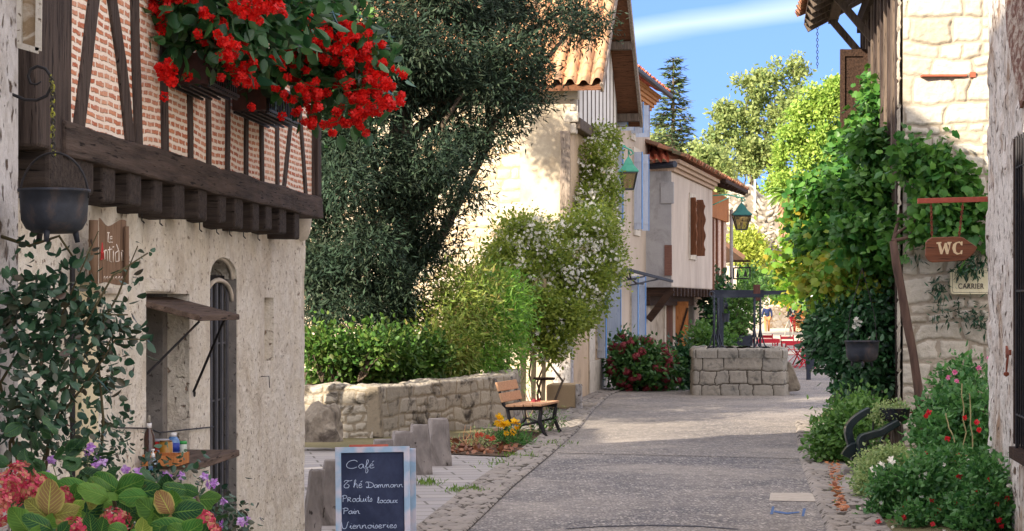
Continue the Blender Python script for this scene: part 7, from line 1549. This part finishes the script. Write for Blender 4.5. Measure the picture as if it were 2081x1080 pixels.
flower_heads('pink_flowers', np.array([tuple(P(x, y, 19.7)) for x, y in ((1940, 757), (1928, 768), (1944, 776), (1989, 748), (2010, 727), (1905, 915), (1992, 800))]), .012, 6, .025, FLOW5, PKF, ro, 6)
flower_heads('red_flowers', np.array([tuple(P(x, y, 18.6)) for x, y in ((1882, 845), (1888, 838), (1962, 850), (1985, 858), (1990, 874), (2036, 862), (1925, 892), (1962, 930), (1945, 938), (1948, 962))]), .012, 6, .025, FLOW4, RWF, ro, 7)
mb = MB()
for x, y, x2, y2 in ((1960, 930, 1955, 780), (1975, 930, 1970, 800), (1940, 900, 1922, 840)): mb.tube(wander(P(x, y, 18.8), P(x2, y2, 18.9), 6, .04, x), .006, 5)
mb.build('bare_stems', plain('dry_stem', C(150, 140, 96)), ro)

# --- left foreground: climbing rose, hydrangea, nemesia
RL = leafmat('rose_leaf', G4((26, 54, 40), (38, 74, 50), (56, 92, 60), (44, 72, 62), (92, 40, 36)), .15, .38, .5, clump=G4((28, 56, 44), (60, 94, 64), (40, 70, 56)))
rb = [blob_px(50, 620, 55, 90, 7.4, .12), blob_px(130, 590, 60, 60, 7.5, .12), blob_px(215, 655, 60, 40, 7.6, .1), blob_px(250, 690, 45, 30, 7.6, .08), blob_px(80, 740, 90, 70, 7.3, .12), blob_px(40, 830, 60, 70, 7.2, .12), blob_px(170, 760, 50, 60, 7.5, .1), blob_px(210, 800, 25, 90, 7.7, .06), blob_px(100, 850, 70, 50, 7.3, .1), blob_px(150, 660, 70, 40, 7.4, .1)]
rs = thing('climbing_rose', tuple(P(60, 1300, 7.4)), 'dark leaved climbing rose straggling over the rough wall under the cauldron', 'climbing plant'); rs.location.z = 0; rs.matrix_basis = Matrix.Translation((P(60, 0, 7.4).x, 7.4, 0))
mb = MB(); rnd2 = random.Random(4)
for (pts) in ([(40, 1200), (70, 1000), (110, 860), (190, 760), (235, 690), (300, 690)], [(30, 1200), (20, 900), (60, 800), (100, 700), (160, 560), (200, 470)], [(60, 1200), (100, 900), (130, 800), (240, 600), (255, 560), (280, 500)], [(50, 1000), (0, 780), (60, 680), (150, 640), (260, 640)], [(110, 1100), (205, 950), (210, 850), (200, 740), (230, 680)], [(20, 900), (80, 820), (150, 700), (230, 560), (300, 515)], [(0, 480), (60, 500), (120, 480), (160, 540)]):
    q = [P(x, y, 7.5 + rnd2.uniform(-.1, .1)) for x, y in pts]; mb.tube([Vector((a, b, c_)) for a, b, c_ in [tuple(v) for v in q]], [.007, .006, .005, .004, .003, .002][:len(q)], 6)
mb.build('stems', surf('rose_stem', C(70, 60, 40), C(90, 84, 56)), rs, smooth=True)
foliage('leaves', rb, 210, 6, .075, .043, OVAL, RL, rs, 81, inner=.1, droop=.3, out=.2, lump=.2)
foliage('leaves', [blob_px(265, 560, 20, 30, 7.6, .04), blob_px(285, 510, 14, 14, 7.6, .03), blob_px(180, 520, 20, 20, 7.5, .03), blob_px(60, 510, 60, 16, 7.5, .04)], 14, 3, .04, .035, OVAL, RL, rs, 82, inner=.1)
HB = leafmat('hydrangea_leaf', G4((50, 100, 40), (72, 126, 50), (104, 146, 60), (40, 86, 46), (34, 76, 50)), .3, .6, .2, vein=C(130, 168, 74))
HBY = leafmat('hydrangea_leaf_turning', G4((120, 160, 60), (150, 150, 80), (150, 110, 80), (120, 160, 60)), .3, .6, .2, vein=C(206, 214, 110))
def bigleaves(name, lst, mat, parent):
    P_, N_, T_, S_ = [], [], [], []
    g = np.random.default_rng(len(lst))
    for (x, y, tx, ty, Y) in lst:      # base px, tip px
        a = np.array(P(x, y, Y)); b = np.array(P(tx, ty, Y - .05)); t = b - a; P_.append(a); T_.append(t + np.array([0, -.02, 0])); N_.append(np.array([g.uniform(-.3, .3), -1.0, .55 + g.uniform(-.25, .3)])); S_.append(np.linalg.norm(t) * 1.0)
    for i in range(len(P_)):
        P_.append(P_[i] + np.array([g.uniform(-.05, .05), g.uniform(0, .12), g.uniform(-.07, .01)])); T_.append(T_[i] + g.normal(size=3) * .05); N_.append(N_[i] + g.normal(size=3) * .4); S_.append(S_[i] * g.uniform(.55, .85))
    return leaves(name, np.array(P_), np.array(N_), np.array(T_), np.array(S_) * .93, BIG, mat, parent)
hl = thing('hydrangea', (P(200, 0, 6).x, 6, 0), 'foreground hydrangea with large ribbed leaves and faded pink heads at the bottom left', 'bush')
bigleaves('leaves', [(60, 1085, 25, 1030, 5.9), (105, 1080, 55, 1035, 5.8), (95, 1085, 100, 1045, 5.9), (220, 1015, 165, 975, 6.1), (225, 1005, 190, 962, 6.2), (235, 1000, 288, 968, 6.2), (240, 1000, 200, 955, 6.3), (255, 1010, 320, 985, 6.2), (245, 1015, 285, 1045, 6.1), (300, 1010, 240, 1005, 6.1), (330, 1060, 285, 1010, 6.0), (335, 1055, 320, 1010, 6.0), (350, 1045, 410, 1025, 6.0), (345, 1050, 355, 1000, 6.1), (190, 1090, 175, 1045, 5.8), (205, 1090, 210, 1055, 5.8), (390, 1090, 310, 1055, 5.8), (385, 1095, 350, 1060, 5.8), (360, 1100, 405, 1055, 5.8), (330, 1100, 330, 1070, 5.7), (20, 1100, 0, 1068, 5.7), (60, 1110, 70, 1065, 5.7), (260, 1085, 225, 1065, 5.8), (180, 1000, 120, 970, 6.4), (120, 990, 70, 960, 6.5), (150, 1030, 150, 985, 6.3), (180, 1060, 140, 1040, 6.1), (160, 1070, 200, 1010, 6.2), (420, 1060, 370, 1005, 6.3), (400, 1020, 445, 1000, 6.4), (380, 1000, 335, 975, 6.5), (290, 1075, 300, 1030, 6.0), (250, 1060, 270, 1020, 6.1), (120, 1100, 130, 1060, 5.7), (430, 1100, 395, 1065, 6)], HB, hl)
bigleaves('turning_leaves', [(100, 1050, 100, 975, 5.9), (95, 1055, 60, 1010, 5.95), (105, 1055, 155, 1020, 5.95), (100, 1060, 130, 1080, 5.9), (345, 1045, 330, 995, 5.95), (290, 1095, 285, 1055, 5.75), (140, 1045, 165, 1015, 6)], HBY, hl)
HPK = leafmat('faded_pink_floret', G4((190, 40, 84), (206, 76, 100), (176, 56, 80), (206, 130, 110), (160, 130, 80)), .3, .5)
flower_heads('flowers', np.array([tuple(P(x, y, Y)) for x, y, Y in ((12, 1000, 6.1), (35, 975, 6.3), (-5, 1035, 6), (75, 990, 6.4), (135, 1010, 6.3), (235, 1062, 6.0), (150, 1085, 5.8), (415, 1060, 6.2), (425, 1085, 6.0), (60, 1000, 6.3))]), [.06, .06, .06, .045, .035, .05, .05, .035, .035, .04], 85, .014, FLOW4, HPK, hl, 8)
mb = MB()
for x in (60, 110, 170, 230, 300, 350, 400): mb.tube(wander((P(x, 0, 6.3).x * .6 + P(200, 0, 6.3).x * .4, 6.3, 0), P(x, 1010, 6.25), 6, .06, x), [.012, .011, .01, .009, .008, .007, .006], 6)
mb.build('stems', plain('hydrangea_stem', C(84, 74, 50)), hl, smooth=True)
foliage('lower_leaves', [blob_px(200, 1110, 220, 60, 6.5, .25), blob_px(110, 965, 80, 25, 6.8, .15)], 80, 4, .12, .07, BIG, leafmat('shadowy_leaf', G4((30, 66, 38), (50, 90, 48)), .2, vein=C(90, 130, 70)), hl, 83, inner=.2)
PUR = leafmat('purple_petal', G4((176, 110, 200), (200, 150, 220), (226, 200, 236)), .35)
ne = thing('purple_flower_plant', (P(240, 0, 7.2).x, 7.2, 0), 'wiry plant with scattered small purple flowers in front of the serving window', 'flowering plant')
pu = [(52, 935), (75, 940), (105, 935), (140, 950), (178, 920), (185, 908), (200, 930), (208, 940), (196, 945), (255, 955), (280, 958), (335, 965), (342, 970), (370, 968), (415, 970), (425, 985), (435, 982), (455, 1022), (490, 1060), (500, 1058), (450, 1065), (95, 965), (60, 975), (155, 1010), (330, 990), (395, 1015), (430, 1060), (120, 985)]
flower_heads('flowers', np.array([tuple(P(x, y, 6.9 + (x % 7) * .05)) for x, y in pu]), .008, 5, .016, FLOW4, PUR, ne, 9)
mb = MB()
for i, (x, y) in enumerate(pu[::2]): mb.tube(wander(P(x * .7 + 70, 1120, 7), P(x, y + 3, 6.95), 6, .06, i), .0016, 4)
mb.build('stems', plain('wiry_stem', C(96, 104, 64)), ne)
foliage('leaves', [blob_px(150, 930, 110, 40, 7.2, .12), blob_px(230, 890, 24, 70, 7.5, .06), blob_px(420, 1030, 60, 50, 7.1, .1), blob_px(480, 1065, 30, 24, 7, .08), blob_px(330, 960, 60, 30, 7.2, .08)], 130, 6, .07, .026, OVAL, RL, ne, 84, inner=.1, out=.2)
# --- bed at the foot of the garden wall
bd = MB(); pl = [(G(x, y).x, G(x, y).y) for x, y in ((905, 925), (1060, 932), (1075, 915), (1095, 898), (1090, 880), (1010, 872), (960, 885), (905, 900))]; sheet('planting_bed', pl, .016, SOIL)
LITT = leafmat('dead_leaf', G4((122, 76, 54), (160, 108, 76), (96, 62, 50), (140, 90, 60)), .15)
def litter(name, n, region, size, mat, seed, zz=.03):
    g = np.random.default_rng(seed); P_ = []
    while len(P_) < n:
        x = g.uniform(region[0], region[2]); y = g.uniform(region[1], region[3]); q = G(x, y); P_.append((q.x, q.y, zz + g.random() * .03))
    P_ = np.array(P_); T_ = g.normal(size=(n, 3)) * np.array([1, 1, .3]); N_ = g.normal(size=(n, 3)) * .4 + np.array([0, 0, 1]); o = leaves(name, P_, N_, T_, size * (.6 + .7 * g.random(n)), OVAL, mat); o['kind'] = 'stuff'; return o
litter('fallen_leaves', 240, (912, 902, 1052, 926), .09, LITT, 91); 
OR_ = leafmat('orange_fallen_leaf', G4((172, 100, 60), (200, 134, 90), (130, 76, 54)), .15)
g = np.random.default_rng(92); n = 170; t = g.random(n) ** 1.3; px = 1684 + (1712 - 1684) * t + g.normal(size=n) * 8 * (1 - .6 * t); py = 928 + (1050 - 928) * t; PP = np.array([(G(a, b).x, G(a, b).y, .045 + g.random() * .02) for a, b in zip(px, py)])
o = leaves('fallen_leaves', PP, g.normal(size=(n, 3)) * .4 + np.array([0, 0, 1]), g.normal(size=(n, 3)) * np.array([1, 1, .25]), .055 * (.6 + .7 * g.random(n)), OVAL, OR_); o['kind'] = 'stuff'
RUDL = leafmat('coneflower_leaf', G4((60, 110, 50), (90, 140, 60), (50, 96, 50)), .3)
rd_ = bush('yellow_daisy', 'clump of yellow daisies beside the bench', [blob_px(1035, 895, 28, 24, 24.6, .2), blob_px(1010, 900, 20, 16, 24.6, .2), blob_px(1060, 905, 20, 12, 24.8, .2)], 120, 12, .1, .06, LANCE, RUDL, 93, 'flowering plant', zmin=.01)
flower_heads('flowers', np.array([tuple(P(x, y, 24.4)) for x, y in ((1013, 845), (1018, 849), (1010, 860), (1016, 862), (1024, 860), (1032, 861), (1022, 864), (1045, 856), (1050, 868), (1042, 878), (1030, 880), (1054, 858))]), .018, 5, .04, FLOW5, leafmat('yellow_petal', G4((236, 190, 20), (246, 206, 40)), .35), rd_, 10)
mb = MB()
for i in range(10): mb.tube(wander(P(1020 + i * 3, 905, 24.6), P(1010 + i * 5, 862, 24.45), 4, .05, i), .004, 4)
mb.build('stalks', plain('green_stalk', C(80, 120, 60)), rd_)
dr = bush('dry_plant', 'dry straw coloured plant with a few red blooms at the foot of the garden wall', [blob_px(985, 895, 20, 16, 24.2, .15), blob_px(930, 905, 14, 10, 24, .1), blob_px(965, 900, 14, 12, 24, .1)], 40, 8, .08, .05, LANCE, PALEL, 94, 'plant', zmin=.01)
mb = MB()
for i in range(14): g2 = random.Random(i); mb.tube(wander(P(945 + i * 2, 915, 24), P(940 + i * 3 + g2.uniform(-12, 12), 862 + g2.uniform(0, 30), 24), 5, .12, i), .005, 4)
mb.build('dry_stalks', plain('straw', C(196, 150, 110)), dr)
flower_heads('red_flowers', np.array([tuple(P(x, y, 23.9)) for x, y in ((970, 885), (980, 883), (990, 888), (998, 893), (1003, 890))]), .02, 5, .03, FLOW4, leafmat('brick_red_petal', G4((190, 80, 60), (206, 110, 80)), .3), dr, 11)
bh2 = bush('bench_weed', 'weedy plant with a dark red bloom growing through the bench', [blob_px(1100, 862, 26, 20, 27.2, .2), blob_px(1128, 852, 14, 14, 27.6, .15), blob_px(1070, 790, 10, 20, 28, .1)], 60, 8, .14, .06, LANCE, GRL, 95, 'plant', zmin=.01)
flower_heads('red_flowers', np.array([tuple(P(x, y, 27)) for x, y in ((1085, 815), (1090, 818), (1094, 814), (1088, 820))]), .03, 10, .025, FLOW4, HYR, bh2, 12)
# moss and weeds in the paving joints
GS = leafmat('joint_grass', G4((84, 120, 40), (120, 150, 60), (70, 104, 40)), .3)
g = np.random.default_rng(96); pts = []
for (x, y, sx_, sy_, n) in ((945, 1000, 22, 3, 220), (870, 985, 14, 3, 120), (1050, 930, 22, 3, 120), (1010, 945, 20, 4, 60), (1120, 905, 24, 3, 90), (1700, 985, 10, 20, 60)):
    for _ in range(n): q = G(x + g.normal() * sx_, y + g.normal() * sy_); pts.append((q.x, q.y, .006))
pts = np.array(pts); o = leaves('joint_weeds', pts, g.normal(size=pts.shape), g.normal(size=pts.shape) * .5 + np.array([0, 0, 1]), .045 * (.5 + g.random(len(pts))), LANCE, GS); o['kind'] = 'stuff'

# ================================================================ the two walkers
SKIN = plain('skin', C(206, 156, 130), .5)
def skin_mesh(name, chains, mat, parent, M, sub=1):
    """chains: lists of (x,y,z,r); points with equal coordinates are welded"""
    idx = {}; vs = []; rs = []; es = []
    for ch in chains:
        prev = None
        for (x, y, z, r_) in ch:
            k = (round(x, 4), round(y, 4), round(z, 4))
            if k not in idx: idx[k] = len(vs); vs.append((x, y, z)); rs.append(r_)
            if prev is not None and prev != idx[k]: es.append((prev, idx[k]))
            prev = idx[k]
    me = bpy.data.meshes.new(name); me.from_pydata(vs, es, []); me.update(); o = bpy.data.objects.new('tmp', me); COL.objects.link(o)
    md = o.modifiers.new('s', 'SKIN'); md.use_smooth_shade = True; sv = me.skin_vertices[0].data
    for i, r_ in enumerate(rs): sv[i].radius = (r_, r_) if isinstance(r_, float) else r_
    sv[0].use_root = True; sb = o.modifiers.new('u', 'SUBSURF'); sb.levels = sb.render_levels = sub
    dg = bpy.context.evaluated_depsgraph_get(); dg.update(); m2 = bpy.data.meshes.new_from_object(o.evaluated_get(dg)); bpy.data.objects.remove(o); m2.name = name
    m2.materials.clear(); return link_mesh(name, m2, mat, parent, M)
def person(loc, rz, label, top, legs_m, hair, hat=None, straps=False, stride=.16, arms=(.12, -.1)):
    o = thing('person', loc, label, 'person', None, rz); M = wmat(o)     # +y = walking direction
    hipz = .92; body = [[(0, 0, hipz, .13), (0, 0, 1.1, .12), (0, 0, 1.3, .14), (0, 0, 1.42, .1), (0, .0, 1.5, .055), (0, .01, 1.57, .075), (0, .015, 1.66, .1), (0, .01, 1.74, .06)]]
    body.append([(0, .015, 1.66, .1), (0, .12, 1.64, .018)])      # nose
    for s in (-1, 1): body.append([(0, .015, 1.66, .1), (s * .1, .0, 1.65, .02)])
    legs = []; sleeves = []
    for s in (-1, 1):
        st = stride * s; L_ = [(0, 0, hipz, .13), (s * .1, 0, .88, .1), (s * .105, st * .55 + .03, .5, .068), (s * .11, st - .02, .09, .042), (s * .12, st + .12, .035, .035)]; body.append(L_)
        legs.append([(0, 0, hipz, .15), (s * .1, 0, .88, .118), (s * .105, st * .55 + .03, .5, .085), (s * .11, st - .02, .1, .07)])
        ay = arms[0 if s < 0 else 1]; el = (s * .26, -.04 + ay * .3, 1.12); wr = (s * .25, .08 + ay, .9)
        body.append([(0, 0, 1.42, .1), (s * .18, 0, 1.4, .06), (*el, .042), (*wr, .026), (s * .25, .1 + ay, .84, .03)])
        for f, (dx, l) in enumerate(((-.027, .07), (-.009, .08), (.009, .076), (.027, .06))): body.append([(s * .25, .1 + ay, .84, .03), (s * .25 + dx * .3, .1 + ay + dx, .84 - l * .6, .009), (s * .25 - s * .01, .1 + ay + dx, .84 - l, .008)])
        body.append([(s * .25, .1 + ay, .84, .03), (s * .22, .14 + ay, .81, .01), (s * .215, .15 + ay, .78, .009)])
        sleeves.append([(0, 0, 1.4, .15), (s * .185, 0, 1.4, .078), (*el, .06), (wr[0], wr[1], wr[2] + .02, .045)])
    skin_mesh('body', body, SKIN, o, M)
    skin_mesh('trousers', legs, legs_m, o, M); skin_mesh('jacket', [[(0, 0, .88, .16), (0, 0, 1.1, .155), (0, 0, 1.3, .17), (0, 0, 1.4, .15), (0, 0, 1.47, .085)]] + sleeves, top, o, M)
    for s in (-1, 1): mb = MB(); mb.box((s * .12 - .045, stride * s - .07, 0), (s * .12 + .045, stride * s + .19, .07)); mb.build('shoe', DARK, o, M, bevel=.02)
    mb = MB(); mb.lathe([(.03, 1.58), (.095, 1.62), (.112, 1.69), (.095, 1.76), (.04, 1.785)], (0, -.015, 0), 16); mb.build('hair', hair, o, M, smooth=True)
    if hat: mb = MB(); mb.lathe([(.13, 1.7), (.135, 1.715), (.12, 1.72), (.11, 1.78), (.07, 1.83), (.01, 1.84)], (0, 0, 0), 18); mb.build('hat', hat, o, M, smooth=True)
    if straps:
        mb = MB(); mb.tube([(-.13, -.12, 1.46), (0, -.185, 1.25), (.13, -.15, 1.0)], .014, 5); mb.tube([(.13, -.12, 1.46), (0, -.185, 1.25), (-.13, -.15, 1.0)], .014, 5); mb.build('strap', plain('pale_strap', C(190, 196, 190)), o, M)
NAVY = plain('navy_jacket', C(36, 48, 86), .9); KHAKI = plain('tan_trousers', C(176, 128, 84), .9); BLACKJ = plain('charcoal_jacket', C(48, 52, 62), .9); REDT = plain('dark_red_trousers', C(160, 40, 50), .9)
person((P(1559, 0, 118).x, 118, 0), .05, 'person in a navy jacket and tan trousers walking away, left of the pair', NAVY, KHAKI, plain('grey_hair', C(120, 112, 104), .8))
person((P(1611, 0, 117).x, 117, 0), -.05, 'person in a dark jacket with crossed pale straps, red trousers and orange red cap', BLACKJ, REDT, plain('brown_hair', C(90, 62, 46), .8), plain('orange_red_cap', C(200, 80, 54), .8), True, .12)
